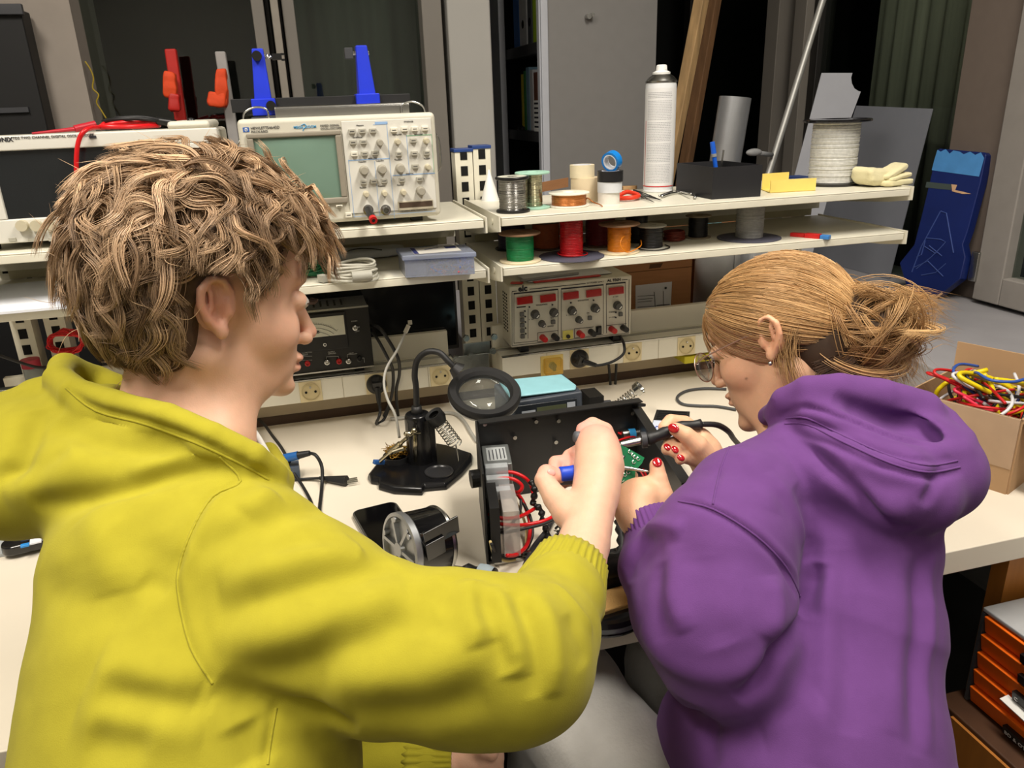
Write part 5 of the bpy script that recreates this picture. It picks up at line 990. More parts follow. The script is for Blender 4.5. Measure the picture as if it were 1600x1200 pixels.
def wire(lab_m, pts, r=.0026): b = MB(); b.tube([PZ(*p) for p in pts], r, 8, 6); return obj('wire', b, lab_m, t, world=True, smooth=True)
WY = mat('wire_cream', 'd8c488', .4); WB = SATIN
for pts in ([(776,740,.10),(800,738,.10),(822,748,.09),(832,765,.07),(834,790,.05)],[(776,748,.10),(800,748,.10),(815,758,.09),(812,768,.08),(798,770,.07),(784,764,.08)],
            [(782,763,.09),(806,770,.07),(820,790,.05),(828,820,.03),(824,850,.02),(808,866,.02),(792,868,.03)],
            [(764,803,.07),(785,810,.07),(810,808,.06),(830,798,.05),(842,790,.05)],[(764,814,.06),(790,820,.06),(820,820,.05),(850,814,.05),(868,804,.05),(876,790,.05)]): wire(REDW, pts, .003)
for pts in ([(770,754,.09),(796,760,.08),(812,778,.06),(828,806,.04),(832,836,.02),(820,860,.01),(800,872,.01),(778,866,.02),(768,850,.05)],[(768,826,.06),(785,832,.05),(810,828,.05),(845,820,.05),(866,812,.05)],[(764,820,.06),(780,828,.06),(796,822,.05),(812,800,.05),(814,780,.06)]): wire(WB, pts, .0024)
for pts in ([(782,770,.08),(800,776,.06),(812,796,.04),(822,824,.02),(822,850,.01)],[(766,846,.05),(772,866,.02),(790,876,.006),(806,874,.005)]): wire(WY, pts, .0022)
for pts in ([(830,752,.09),(836,768,.08),(833,785,.06),(845,797,.05),(848,815,.03),(856,835,.01),(854,862,.004)],): 
    b = MB(); b.tube([PZ(*p) for p in pts], lambda q: .0045+.0015*math.sin(q*60), 8, 10); obj('cable_chain', b, BLACK, t, world=True, smooth=True)
t2 = thing('test_lead', 'thick black lead with red tips lying right of the chassis wires, beside the bare forearm', 'test lead', PZ(850,850,0)); b = MB(); b.tube([PZ(818,903,.005), PZ(820,885,.005), PZ(834,855,.006), PZ(852,832,.008), PZ(864,812,.012), PZ(876,790,.02)], .0042, 8, 6); obj('lead', b, mat('lead_grey','333336',.45), t2, world=True, smooth=True)
b = MB(); b.tube([PZ(862,814,.014), PZ(866,800,.02), PZ(877,786,.022)], .003, 8, 5); obj('red_core', b, REDW, t2, world=True, smooth=True)
# fan and sensor parts at the right side
c = PZ(1048,765,.035); b = MB(); b.lathe([(.030,-.012),(.034,-.010),(.034,.010),(.028,.014),(.024,.010),(.018,.013),(.010,.010),(0,.012)], c, 32, Euler((R(30),R(10),0)).to_matrix()); obj('speaker_cone', b, BLACK, t, world=True, smooth=2)
b = MB(); b.cyl(PZ(972,680,.09), PZ(1002,676,.09), .009, n=20); b.k = 1; b.cyl(PZ(982,678.5,.09), PZ(992,677.5,.09), .0094, n=20); b.k = 2; b.cyl(PZ(1002,676,.09), PZ(1014,674,.09), .007, n=16); obj('capacitor', b, [STEEL, mat('band_blue','3a9ad8',.4), SATIN], t, world=True, smooth=2)
b = MB(); b.cbox(PZ(1025,715,.03), (.07,.05,.02), (0,0,R(-12))); obj('inner_block', b, GREY, t, world=True, bevel=.002)
for pts in ([(960,672,.09),(970,678,.09),(985,682,.085)],[(962,690,.09),(980,684,.09),(1000,682,.085),(1010,688,.07)],[(1000,735,.05),(1008,750,.04),(1004,770,.03),(996,790,.02)],[(1005,733,.05),(1013,752,.04),(1008,772,.03)]): wire(REDW, pts, .0018)
rg = random.Random(21)
for i in range(9): p = [(1020+rg.uniform(-12,25)+18*k, 705+28*k+rg.uniform(-10,10), .06-.012*k+rg.uniform(-.01,.012)) for k in range(4)]; wire([SATIN, DKGREY, mat('wire_violet','3c2c48',.4)][i%3], p, .002)
# ---------------------------------------------------------------- small things on the bench
t = thing('smartphone', 'black smartphone lying face up with a shiny frame behind the round motor', 'phone', atz(600, 825, TZ)); pa, pb_, pd = atz(549,806,TZ), atz(618,789,TZ), atz(592,868,TZ)
ux = (pb_-pa).normalized(); uy = Vector((0,0,1)).cross(ux); W_ = (pb_-pa).length; H_ = .150
def rrect(w_, h_, r, k=6): return [(sx*(w_/2-r)+r*math.cos(a), sy*(h_/2-r)+r*math.sin(a)) for sx, sy, a0 in ((1,1,0),(-1,1,90),(-1,-1,180),(1,-1,270)) for a in [R(a0+90*i/k) for i in range(k+1)]]
ctr = pa+ux*W_/2-uy*H_/2; M_ = Matrix.Translation(ctr) @ Matrix(((ux.x,uy.x,0,0),(ux.y,uy.y,0,0),(0,0,1,0),(0,0,0,1)))
b = MB(); b.prism(rrect(W_, H_, .014), 0, .009, M_); obj('frame', b, mat('phone_frame', '6b6a66', .25, metal=.6), t, world=True, bevel=.0015); b = MB(); b.prism(rrect(W_-.006, H_-.006, .012), .009, .0095, M_); obj('screen', b, mat('phone_glass', '08080a', .08, var=0), t, world=True)
mcn = atz(640, 868, TZ)
t = thing('electric_motor', 'round motor with a ribbed silver face and black housing beside the phone', 'motor', atz(660, 880, TZ)); fc = PZ(625,858,.055); ax = Vector((.80,.30,-.12)).normalized(); q = ax.to_track_quat('Z','Y').to_matrix(); rr = .052
b = MB(); b.lathe([(0,-.004),(.010,-.004),(.012,.002),(rr*.85,.004),(rr*.90,-.002),(rr,-.001),(rr,.008),(rr*.97,.010)], fc, 48, q)
for k in range(6):
    a = k*math.pi/3; b.T = Matrix.Translation(fc) @ q.to_4x4() @ Matrix.Rotation(a, 4, 'Z'); b.box(.008, rr*.86, -.0025, .0025, -.003, .006); b.cyl((rr*.80,.008,-.004),(rr*.80,.008,.004),.004,n=12); b.T = None
obj('silver_face', b, mat('cast_alu', 'a9acb0', .35, metal=.75), t, world=True, smooth=2)
b = MB(); b.lathe([(rr*.96,.010),(rr*.95,.012),(rr*.95,.060),(rr*.8,.066),(0,.066)], fc, 48, q); obj('black_housing', b, BG, t, world=True, smooth=2)
b = MB(); b.lathe([(rr*.97,.058),(rr*.98,.062),(rr*.9,.067)], fc, 48, q); obj('rear_rim', b, STEEL, t, world=True, smooth=2)
br = PZ(690,832,.09); b = MB(); b.cbox(br, (.055,.003,.030), (R(10),R(-8),R(20))); b.cbox(br+Vector((-.012,0,-.02)), (.03,.012,.03), (R(10),R(-8),R(20))); b.k = 1; b.cyl(br+Vector((-.018,-.004,.004)), br+Vector((-.018,-.001,.004)), .003, n=10); b.cyl(br+Vector((.020,.010,.006)), br+Vector((.020,.012,.006)), .003, n=10); obj('mounting_bracket', b, [BG, GREY], t, world=True, bevel=.0015)
t = thing('screwdriver', 'black and grey handled screwdriver lying half under the yellow sleeve', 'screwdriver', PZ(750,900,0)); a, e = PZ(722,892,.014), PZ(776,903,.014); d = (e-a); q = d.to_track_quat('Z','Y').to_matrix(); L = d.length
b = MB(); b.lathe([(0,0),(.008,.001),(.0125,.008),(.010,.020),(.013,.032),(.015,L*.75),(.013,L*.95),(0,L)], a, 24, q); b.k = 1; b.lathe([(.0157,L*.5),(.0160,L*.72),(.0135,L*.9)], a, 24, q); obj('handle', b, [BLACK, mat('grip_grey', '9aa8b0', .5)], t, world=True, smooth=2)
b = MB(); b.cyl(a, a-d.normalized()*.075, .0028, n=12); obj('shaft', b, STEEL, t, world=True, smooth=2)
t = thing('steel_rod', 'thin steel rod lying parallel behind the grey handled screwdriver', 'tool', PZ(700,888,0)); b = MB(); b.cyl(PZ(682,882,.004), PZ(722,888,.004), .0028, n=12); obj('rod', b, STEEL, t, world=True)
t = thing('power_plug', 'loose black mains plug with three pins lying on the bench left of the magnifier', 'plug', PZ(535,752,0)); a, e = PZ(508,748,.008), PZ(542,752,.008); d = e-a; q = d.to_track_quat('Z','Y').to_matrix()
b = MB(); b.lathe([(.0035,-.012),(.005,0),(.008,d.length*.5),(.011,d.length),(0,d.length)], a, 6, q); obj('plug_body', b, SATIN, t, world=True, bevel=.001)
b = MB()
for dy in (-.007, 0, .007): p = e+Vector((0,dy,0)); b.cyl(p, p+Vector((.019,.001,0)), .0016, n=8)
obj('pins', b, STEEL, t, world=True); b = MB(); b.tube([a-d.normalized()*.01, PZ(485,748,.005), PZ(465,749,.004), PZ(440,749,.004), PZ(410,744,.004)], .0028, 8, 4); obj('cord', b, SATIN, t, world=True, smooth=True)
t = thing('barrel_connector', 'blue and black connector on a curved black cable beside the yellow collar', 'connector', PZ(465,715,0)); a, e = PZ(444,716,.04), PZ(484,708,.05); m_ = a.lerp(e,.55); b = MB(); b.cyl(a, m_, .008, n=16); b.k = 1; b.cyl(m_, e, .007, .005, n=16); b.k = 2; b.cbox(PZ(455,735,.012), (.03,.03,.024)); obj('connector_body', b, [mat('conn_blue','1e5a9c',.35), SATIN, mat('conn_grey','4a5564',.5)], t, world=True, smooth=2)
b = MB(); b.tube([e, PZ(494,712,.05), PZ(503,730,.03), PZ(503,760,.004), PZ(500,790,.004), PZ(498,815,.004)], .0032, 8, 6); b.tube([PZ(452,722,.03), PZ(440,700,.03), PZ(425,680,.03), PZ(410,660,.02), PZ(395,650,.01)], .0032, 8, 6); b.tube([PZ(452,730,.02), PZ(468,752,.004), PZ(484,780,.004), PZ(490,800,.004)], .003, 8, 6); obj('cord', b, SATIN, t, world=True, smooth=True)
# tester, sheet at left edge
t = thing('grey_mat', 'pale grey flat case lying at the left edge of the bench under the black tester', 'case', PZ(0,855,0)); b = MB(); b.prism([tuple(PZ(-120,895,0)[:2]), tuple(PZ(46,862,0)[:2]), tuple(PZ(70,800,0)[:2]), tuple(PZ(-120,800,0)[:2])], TZ, TZ+.006); obj('flat_case', b, mat('case_grey', 'a9adae', .5), t, world=True, bevel=.001)
t = thing('pocket_tester', 'black handheld tester with two blue buttons at the left edge', 'tester', PZ(35,845,.006)); b = MB(); c = PZ(42,846,.016); b.prism(rrect(.085,.038,.017), TZ+.006, TZ+.022, Matrix.Translation((c.x+.008,c.y,0)) @ Matrix.Rotation(R(12),4,'Z')); obj('tester_body', b, BG, t, world=True, bevel=.003)
b = MB()
for px, py in ((38,839),(39,852)): b.cbox(PZ(px,py,.0235), (.012,.008,.004), (0,0,R(12)))
obj('blue_button', b, mat('btn_blue','2a8ad8',.4), t, world=True, bevel=.001); b = MB(); b.cbox(PZ(56,844,.0225), (.016,.022,.002),(0,0,R(12))); obj('display_label', b, PAPER, t, world=True)
# sponge tray
t = thing('sponge_stand', 'black round iron stand base with a tan sponge on the front edge of the bench', 'iron stand', PZ(955,945,0)); c = Vector((.325,.815,TZ))
b = MB(); b.lathe([(0,0),(.068,0),(.070,.004),(.066,.009),(.070,.014),(.066,.019),(.060,.020),(.056,.014),(0,.014)], c, 56); obj('tray', b, BG, t, world=True, smooth=2)
b = MB(); b.lathe([(.0685,.005),(.0705,.0095),(.0685,.0135)], c, 56); obj('silver_ring', b, mat('ring_silver','8c8f94',.3,metal=.6), t, world=True, smooth=True)
b = MB(); b.cbox(c+Vector((.0,-.018,.016)), (.075,.040,.009), (0,0,R(8))); obj('sponge', b, mat('sponge_tan','cfa565',.9,bump=.6,bscale=400), t, world=True, bevel=.002)
b = MB(); b.cbox(c+Vector((.012,.035,.028)), (.09,.055,.028), (0,0,R(6))); b.ell(c+Vector((.02,.02,.045)), (.03,.02,.016), 16); obj('iron_rest', b, SATIN, t, world=True, bevel=.004)
b = MB(); p = PZ(967,815,.07); b.tube([c+Vector((.02,.05,.03)), PZ(970,860,.05), p], lambda q: .006+.002*math.sin(q*40), 10, 6); obj('flexible_arm', b, SATIN, t, world=True, smooth=True)
t = thing('ring_terminal', 'tiny black curled clip on the bench between lead and forearm', 'clip', PZ(872,828,0)); b = MB(); b.tube([PZ(868,826,.004), PZ(873,822,.010), PZ(876,828,.006), PZ(870,832,.003)], .0022, 6, 4); b.tube([PZ(872,830,.004), PZ(876,834,.010), PZ(868,836,.004)], .0022, 6, 4); obj('clip_body', b, BLACK, t, world=True, smooth=True)
# ---------------------------------------------------------------- box of wires
q0 = atz(1405, 718, TZ); q1 = atz(1572, 772, TZ); bd_ = (q1-q0); nb = Vector((0,0,1)).cross(bd_).normalized()
t = thing('cable_box', 'open cardboard box full of coloured wires on the bench right of the purple hood', 'box', q0.lerp(q1,.5)); HB = .135; DB = .17
CL2 = mat('cardboard_pale', 'b08f6b', .85, var=.05, scale=10); dv = nb*DB; b = MB(); th = .003
cor = [q0, q1, q1+dv, q0+dv]
for p, q in ((cor[0],cor[1]),(cor[1],cor[2]),(cor[2],cor[3]),(cor[3],cor[0])): slab(b, p, q, HB, -th)
b.hexa(cor+[p+Vector((0,0,.003)) for p in cor]); obj('carton', b, CL2, t, world=True)
b = MB(); fo = -nb*.004; b.hexa([q0+fo+U*.045, q1+fo+U*.045, q1-nb*.0015+U*.045, q0-nb*.0015+U*.045, q0+fo+U*(HB), q1+fo+U*(HB), q1+U*(HB), q0+U*(HB)]); obj('front_flap', b, mat('cardboard_flap','b3977c',.85,var=.04), t, world=True, bevel=.001)
b = MB(); slab(b, q0+dv+U*HB, q1+dv+U*HB-bd_*.08, .055, .003); obj('back_flap', b, CL2, t, world=True)
b = MB(); s0, s1 = q1+U*HB, q1+dv+U*HB; ex = bd_.normalized()*.05-U*.07; b.hexa([s0+ex, s1+ex, s1+ex+U*.003, s0+ex+U*.003, s0-U*.002, s1-U*.002, s1+U*.001, s0+U*.001]); obj('side_flap', b, CL2, t, world=True)
cols = [('yellow','d8c010',.0042,7),('red','c01e22',.0026,9),('white','c8c8cc',.0028,5),('black','1c1c1e',.0028,5),('pink','d8304c',.0030,2),('blue','2f4f9c',.0026,3)]
rg = random.Random(14); cb = q0.lerp(q1,.5)+dv*.5
for nm, hx, rad, k in cols:
    for j in range(k):
        ph = rg.uniform(0, 6.28); rx = rg.uniform(.035,.068); hz_ = rg.uniform(.06,.16 if j < 3 else .12); off = bd_.normalized()*rg.uniform(-.02,.035)+nb*rg.uniform(-.02,.02); pts = []
        for a in range(9):
            an = ph+a*.72; pts.append(cb+off+bd_.normalized()*rx*math.cos(an)+nb*.05*math.sin(an*1.3+j)+U*(.05+hz_*abs(math.sin(an*.5+j))))
        lim = HB+.04
        for p in pts:
            u_ = (p-q0).dot(bd_.normalized()); u2 = min(max(u_,.012), bd_.length-.012); p += bd_.normalized()*(u2-u_); w2 = (p-q0).dot(nb); w3 = min(max(w2,.012), DB-.012); p += nb*(w3-w2); p.z = min(p.z, TZ+lim); p.z = max(p.z, TZ+.012)
        b = MB(); b.tube(pts, rad, 7, 5); o = obj('coiled_wire', b, mat('wire_'+nm, hx, .4), smooth=True)
        tag(o, ['first','second','third','fourth','fifth','sixth','seventh','eighth','ninth'][j] and '%s insulated wire looping inside the open cardboard box of cables' % nm, 'wire', 'loose wires in the cardboard box')
t = thing('plastic_wrap', 'crumpled clear plastic wrap behind the cardboard box of wires', 'plastic wrap', atz(1450,560,TZ+.1)); b = MB(); c = q0+dv*1.35+bd_*.25+U*.0; pad(b, (c.x-t.location.x, c.y-t.location.y, TZ+.07-t.location.z), .13, .10, .14, 0, 0, 31); obj('film', b, clear('wrap_clear','e0e4e8',.12,.8), t, smooth=True)
# ---------------------------------------------------------------- orange drawers and wooden cabinet, low right
ZD = .60; c0, c1, c2 = atz(1536,948,ZD), atz(1600,1004,ZD), atz(1600,934,ZD); xL, yB = c0.x, c0.y
t = thing('letter_tray_tower', 'grey topped tower of bright orange drawers under the bench at lower right', 'drawer unit', (xL+.15, yB-.13, .34))
zb_ = aty(1506,1090,yB).z; Dy = .34
b = MB(); b.box(xL, xL+.27, yB-Dy, yB, ZD-.008, ZD); obj('top_plate', b, mat('drawer_grey','b4b6b8',.45), t, world=True, bevel=.002)
b = MB(); b.box(xL+.02, xL+.27, yB-Dy+.002, yB-.002, zb_, ZD-.009); b.box(xL, xL+.02, yB-.006, yB, zb_, ZD-.009); obj('shell', b, mat('drawer_dark','4c4c4e',.5), t, world=True)
OR = mat('drawer_orange','ff7418',.4,var=.03); hN = (ZD-.010-zb_)/5
for k in range(5):
    z = ZD-.010-(k+1)*hN; b = MB(); M_ = Matrix(((0,0,1,0),(1,0,0,0),(0,1,0,0),(0,0,0,1)))
    b.hexa([(xL+.004,yB-Dy+.004,z+.0008),(xL+.004,yB-.008,z+.0008),(xL+.019,yB-.008,z+.0008),(xL+.019,yB-Dy+.004,z+.0008),(xL-.004,yB-Dy+.004,z+hN-.001),(xL-.004,yB-.008,z+hN-.001),(xL+.019,yB-.008,z+hN-.001),(xL+.019,yB-Dy+.004,z+hN-.001)])
    dr = obj('drawer', b, OR, t, world=True, bevel=.002)
    if k != 3 :
        b = MB(); yl = atx(*{4:(1570,1146),2:(1586,1088),1:(1595,1060),0:(1597,1036)}[k], xL).y; zz = z+hN*.32; b.hexa([(xL-.0055,yl-.07,zz-.008),(xL-.0055,yl,zz-.008),(xL+.002,yl,zz-.008),(xL+.002,yl-.07,zz-.008),(xL-.009,yl-.07,zz+.008),(xL-.009,yl,zz+.008),(xL,yl,zz+.008),(xL,yl-.07,zz+.008)]); lb = obj('label_plate', b, BLACK, dr, world=True)
        b = MB(); M_ = Matrix.Translation((xL-.0085, yl-.005, zz-.004)) @ Matrix.Rotation(R(-90),4,'Z') @ Matrix.Rotation(R(90+12),4,'X'); b.text({4:'BD & OTH',2:'C',1:'',0:''}[k] or ' ', .010, M_)
        if k in (2, 4): obj('lettering', b, WHITE, lb, world=True)
t = thing('folded_paper', 'folded white paper sticking out of the orange drawers', 'paper', (xL-.02, yB-.12, ZD-4*hN)); b = MB(); b.cbox((xL-.010, yB-.12, ZD-3.42*hN), (.016,.09,.002), (R(6),R(-12),0)); obj('sheet', b, WHITE, t, world=True)
t = thing('wooden_cabinet', 'orange brown wooden cabinet side behind and below the orange drawers', 'cabinet', (xL+.2, yB+.1, 0)); OWD = mat('orange_wood','b0712f',.5,var=.12,scale=10,stretch=(6,6,.6))
b = MB(); b.box(xL+.06, xL+.5, yB+.02, yB+.05, 0, TZ-.045); obj('side_board', b, OWD, t, world=True); b = MB(); b.box(xL-.04, xL+.40, yB-Dy-.02, yB+.02, .02, zb_-.002); obj('plinth_block', b, mat('dark_wood','4a2f1c',.6,var=.1), t, world=True, bevel=.003); b = MB(); b.box(xL-.045, xL-.04, yB-Dy-.0, yB-.02, .02, zb_-.01); obj('edge_board', b, OWD, t, world=True)
t = thing('black_board', 'black panel standing under the bench behind the orange drawers', 'panel', (.85, 1.3, 0)); b = MB(); b.box(.45, 1.3, 1.28, 1.30, 0, .70); obj('panel_board', b, mat('panel_black','161414',.7), t, world=True)
# seats
def stool(lab, x, y, z=.46, r=.19):
    t = thing('stool', lab, 'stool', (x, y, 0), 0, 'stools under the two people'); b = MB(); b.lathe([(0,z-.05),(r*.9,z-.05),(r,z-.035),(r,z-.012),(r*.9,z),(0,z)], n=40); obj('seat', b, SATIN, t, smooth=2)
    b = MB(); b.cyl((0,0,.08),(0,0,z-.05),.022,n=16); obj('post', b, STEEL, t, smooth=2)
    for k in range(5):
        a = k*2*math.pi/5; b = MB(); b.tube([(0,0,.09),(.12*math.cos(a),.12*math.sin(a),.075),(.24*math.cos(a),.24*math.sin(a),.045)], .014, 8); b.cyl((.24*math.cos(a),.24*math.sin(a)-.012,.026),(.24*math.cos(a),.24*math.sin(a)+.012,.026),.026,n=16); obj('leg', b, SATIN, t, smooth=2)
# ================================================================ people: smooth-union volumes turned into one skin
from mathutils.bvhtree import BVHTree
from mathutils.kdtree import KDTree
class Vol:
    def __init__(s, lo, hi, h):
        s.lo = np.array(lo, float); s.h = h; s.n = np.ceil((np.array(hi)-s.lo)/h).astype(int)+1
        s.f = np.full(s.n, 1.0, np.float32)
    def _win(s, lo, hi, pad):
        a = np.maximum(((np.minimum(lo, hi)-pad-s.lo)/s.h).astype(int), 0); b = np.minimum(((np.maximum(lo, hi)+pad-s.lo)/s.h).astype(int)+2, s.n)
        if np.any(a >= b): return None
        sl = tuple(slice(a[i], b[i]) for i in range(3))
        g = [s.lo[i]+s.h*np.arange(a[i], b[i], dtype=np.float32) for i in range(3)]
        return sl, (g[0][:, None, None], g[1][None, :, None], g[2][None, None, :])
    def _mix(s, sl, d, k, cut):
        a = s.f[sl]; d = d.astype(np.float32)
        if cut:
            d = -d; q = np.clip(.5-.5*(a-d)/k, 0, 1); s.f[sl] = a*(1-q)+d*q+k*q*(1-q)
        else:
            q = np.clip(.5+.5*(a-d)/k, 0, 1); s.f[sl] = a*(1-q)+d*q-k*q*(1-q)
    def cap(s, a, b, ra, rb=None, k=.01, cut=False):
        rb = ra if rb is None else rb; a = np.array(a, float); b = np.array(b, float); r = max(ra, rb)
        w_ = s._win(np.minimum(a, b)-r, np.maximum(a, b)+r, k*2+s.h*3)
        if w_ is None: return s
        sl, (X, Y, Z) = w_; d = b-a; L = max(d@d, 1e-12)
        t = np.clip(((X-a[0])*d[0]+(Y-a[1])*d[1]+(Z-a[2])*d[2])/L, 0, 1)
        D = np.sqrt((X-a[0]-t*d[0])**2+(Y-a[1]-t*d[1])**2+(Z-a[2]-t*d[2])**2)-(ra+(rb-ra)*t)
        s._mix(sl, D, k, cut); return s
    def ell(s, c, r, rot=None, k=.01, cut=False):
        c = np.array(c, float); r = np.array(r, float); m = r.max(); w_ = s._win(c-m, c+m, k*2+s.h*3)
        if w_ is None: return s
        sl, (X, Y, Z) = w_; x, y, z = X-c[0], Y-c[1], Z-c[2]
        if rot is not None:
            Q = np.array(rot).T; x, y, z = Q[0,0]*x+Q[0,1]*y+Q[0,2]*z, Q[1,0]*x+Q[1,1]*y+Q[1,2]*z, Q[2,0]*x+Q[2,1]*y+Q[2,2]*z
        k0 = np.sqrt((x/r[0])**2+(y/r[1])**2+(z/r[2])**2); k1 = np.sqrt((x/r[0]**2)**2+(y/r[1]**2)**2+(z/r[2]**2)**2)+1e-9
        s._mix(sl, k0*(k0-1)/k1, k, cut); return s
    def chain(s, pts, k=.01, cut=False):
        P = np.array([tuple(p) for p, r in pts]); rr = [r for p, r in pts]; m = max(rr); w_ = s._win(P.min(0)-m, P.max(0)+m, k*2+s.h*3)
        if w_ is None: return s
        sl, (X, Y, Z) = w_; D = None
        for i in range(len(P)-1):
            a, d = P[i], P[i+1]-P[i]; t = np.clip(((X-a[0])*d[0]+(Y-a[1])*d[1]+(Z-a[2])*d[2])/max(d@d, 1e-12), 0, 1); t = t.astype(np.float32)
            E = np.sqrt((X-a[0]-t*d[0])**2+(Y-a[1]-t*d[1])**2+(Z-a[2]-t*d[2])**2)-(rr[i]+(rr[i+1]-rr[i])*t)
            if D is None: D = E
            else: kk = k*.5; q = np.clip(.5+.5*(D-E)/kk, 0, 1); D = D*(1-q)+E*q-kk*.35*q*(1-q)
        s._mix(sl, D, k, cut); return s
    def mesh(s, smooth=2, cutz=None):
        f = s.f; ins = f < 0; n = f.shape
        # cells holding a sign change
        c = ins[:-1,:-1,:-1].astype(np.int8)
        tot = np.zeros((n[0]-1, n[1]-1, n[2]-1), np.int8)
        for i in (0,1):
            for j in (0,1):
                for k in (0,1): tot += ins[i:n[0]-1+i, j:n[1]-1+j, k:n[2]-1+k]
        act = (tot > 0) & (tot < 8); ids = np.full(act.shape, -1, np.int64); cells = np.argwhere(act); ids[act] = np.arange(len(cells))
        pos = np.zeros((len(cells), 3)); cnt = np.zeros(len(cells)); I, J, K = cells.T
        corner = [(i,j,k) for i in (0,1) for j in (0,1) for k in (0,1)]
        for a in corner:
            for ax in range(3):
                if a[ax]: continue
                b = list(a); b[ax] = 1
                fa = f[I+a[0], J+a[1], K+a[2]]; fb = f[I+b[0], J+b[1], K+b[2]]; m = (fa < 0) != (fb < 0)
                t = np.where(m, fa/(fa-fb+1e-12*(~m)), 0); p = np.repeat(np.array(a, float)[None], len(I), 0); p[:, ax] = t
                pos[m] += p[m]; cnt[m] += 1
        V = s.lo+s.h*(cells+pos/cnt[:, None])
        Fs = []
        for ax in range(3):
            o = [x for x in range(3) if x != ax]; A = [slice(1, -1)]*3; A[ax] = slice(0, -1); Bs = [slice(1, -1)]*3; Bs[ax] = slice(1, None)
            m = ins[tuple(A)] != ins[tuple(Bs)]; q = np.argwhere(m); off = np.ones(3, int); off[ax] = 0; q = q+off
            fl = ins[tuple(q.T)]
            def g(d0, d1):
                r = q.copy(); r[:, o[0]] += d0; r[:, o[1]] += d1; return ids[tuple(r.T)]
            quad = np.stack([g(-1,-1), g(0,-1), g(0,0), g(-1,0)], 1)
            if ax == 1: fl = ~fl
            quad[~fl] = quad[~fl][:, ::-1]; Fs.append(quad)
        Fq = np.concatenate(Fs); Fq = Fq[(Fq >= 0).all(1)]
        s.V, s.F = V, Fq
        for _ in range(smooth): s.relax(.5)
        return s
    def relax(s, a):
        V, F_ = s.V, s.F; acc = np.zeros_like(V); c = np.zeros(len(V))
        for i in range(4):
            u, w_ = F_[:, i], F_[:, (i+1) % 4]; np.add.at(acc, u, V[w_]); np.add.at(acc, w_, V[u]); np.add.at(c, u, 1); np.add.at(c, w_, 1)
        s.V = V*(1-a)+a*acc/np.maximum(c, 1)[:, None]
    def normals(s):
        V, F_ = s.V, s.F; nrm = np.cross(V[F_[:,2]]-V[F_[:,0]], V[F_[:,3]]-V[F_[:,1]]); N_ = np.zeros_like(V)
        for i in range(4): np.add.at(N_, F_[:, i], nrm)
        return N_/np.maximum(np.linalg.norm(N_, axis=1), 1e-12)[:, None]
    def bvh(s): s._b = BVHTree.FromPolygons([tuple(v) for v in s.V], [tuple(int(i) for i in f) for f in s.F]); return s
    def hit(s, px, py):
        d = Vector(ray(px, py)).normalized(); h = s._b.ray_cast(Vector(CAM), d)
        return h[0] if h[0] is not None else None
    def fold(s, pix, amp, wid, N_, D, taper=True, side=0):
        """raise (amp>0) or press in (amp<0) the cloth along a line drawn over the visible surface"""
        P = [s.hit(*p) for p in pix]; P = [p for p in P if p is not None]
        if len(P) < 2: return
        P = np.array([tuple(p) for p in spline(P, 5)]); V = s.V; lo = P.min(0)-3*wid; hi = P.max(0)+3*wid
        m = np.where(((V > lo) & (V < hi)).all(1))[0]; Q = V[m]; best = np.full(len(m), 9.); bt = np.zeros(len(m)); n = len(P)-1
        for i in range(n):
            a, b = P[i], P[i+1]; d = b-a; L = max(d@d, 1e-12); t = np.clip((Q-a)@d/L, 0, 1); ds = np.linalg.norm(Q-a-t[:, None]*d, axis=1); u = ds < best; best[u] = ds[u]; bt[u] = (i+t[u])/n
        e = np.exp(-(best/wid)**2)
        if taper: e = e*np.clip(np.minimum(bt, 1-bt)*4, 0, 1)**.7
        D[m] += amp*e
def vol_obj(name, S, m, parent, cols=None):
    Mi = np.array(MW[root_of(parent).name].inverted()); V = S.V@Mi[:3,:3].T+Mi[:3,3]
    me = bpy.data.meshes.new(name); me.vertices.add(len(V)); me.vertices.foreach_set('co', V.astype(np.float32).ravel())
    nf = len(S.F); me.loops.add(nf*4); me.loops.foreach_set('vertex_index', S.F.astype(np.int32).ravel()); me.polygons.add(nf)
    me.polygons.foreach_set('loop_start', np.arange(0, nf*4, 4, dtype=np.int32)); me.update(calc_edges=True); me.validate()
    me.polygons.foreach_set('use_smooth', np.ones(len(me.polygons), bool)); me.materials.append(m)
    if cols is not None:
        a = me.color_attributes.new('Col', 'FLOAT_COLOR', 'POINT'); a.data.foreach_set('color', np.c_[cols, np.ones(len(cols))].astype(np.float32).ravel())
    o = bpy.data.objects.new(name, me); COL.objects.link(o); o.parent = parent; return o
def frame(fwd, up):
    f_ = Vector(fwd).normalized(); u = Vector(up); u = (u-f_*u.dot(f_)).normalized(); l = u.cross(f_)
    return Matrix(((f_.x,l.x,u.x),(f_.y,l.y,u.y),(f_.z,l.z,u.z)))
D3 = lambda px, py, d: atd(px, py, d)
SKIN = mat('skin', 'e0b090', .5, var=.035, scale=90, sss=.25, bump=.12, bscale=700, attr='Col')
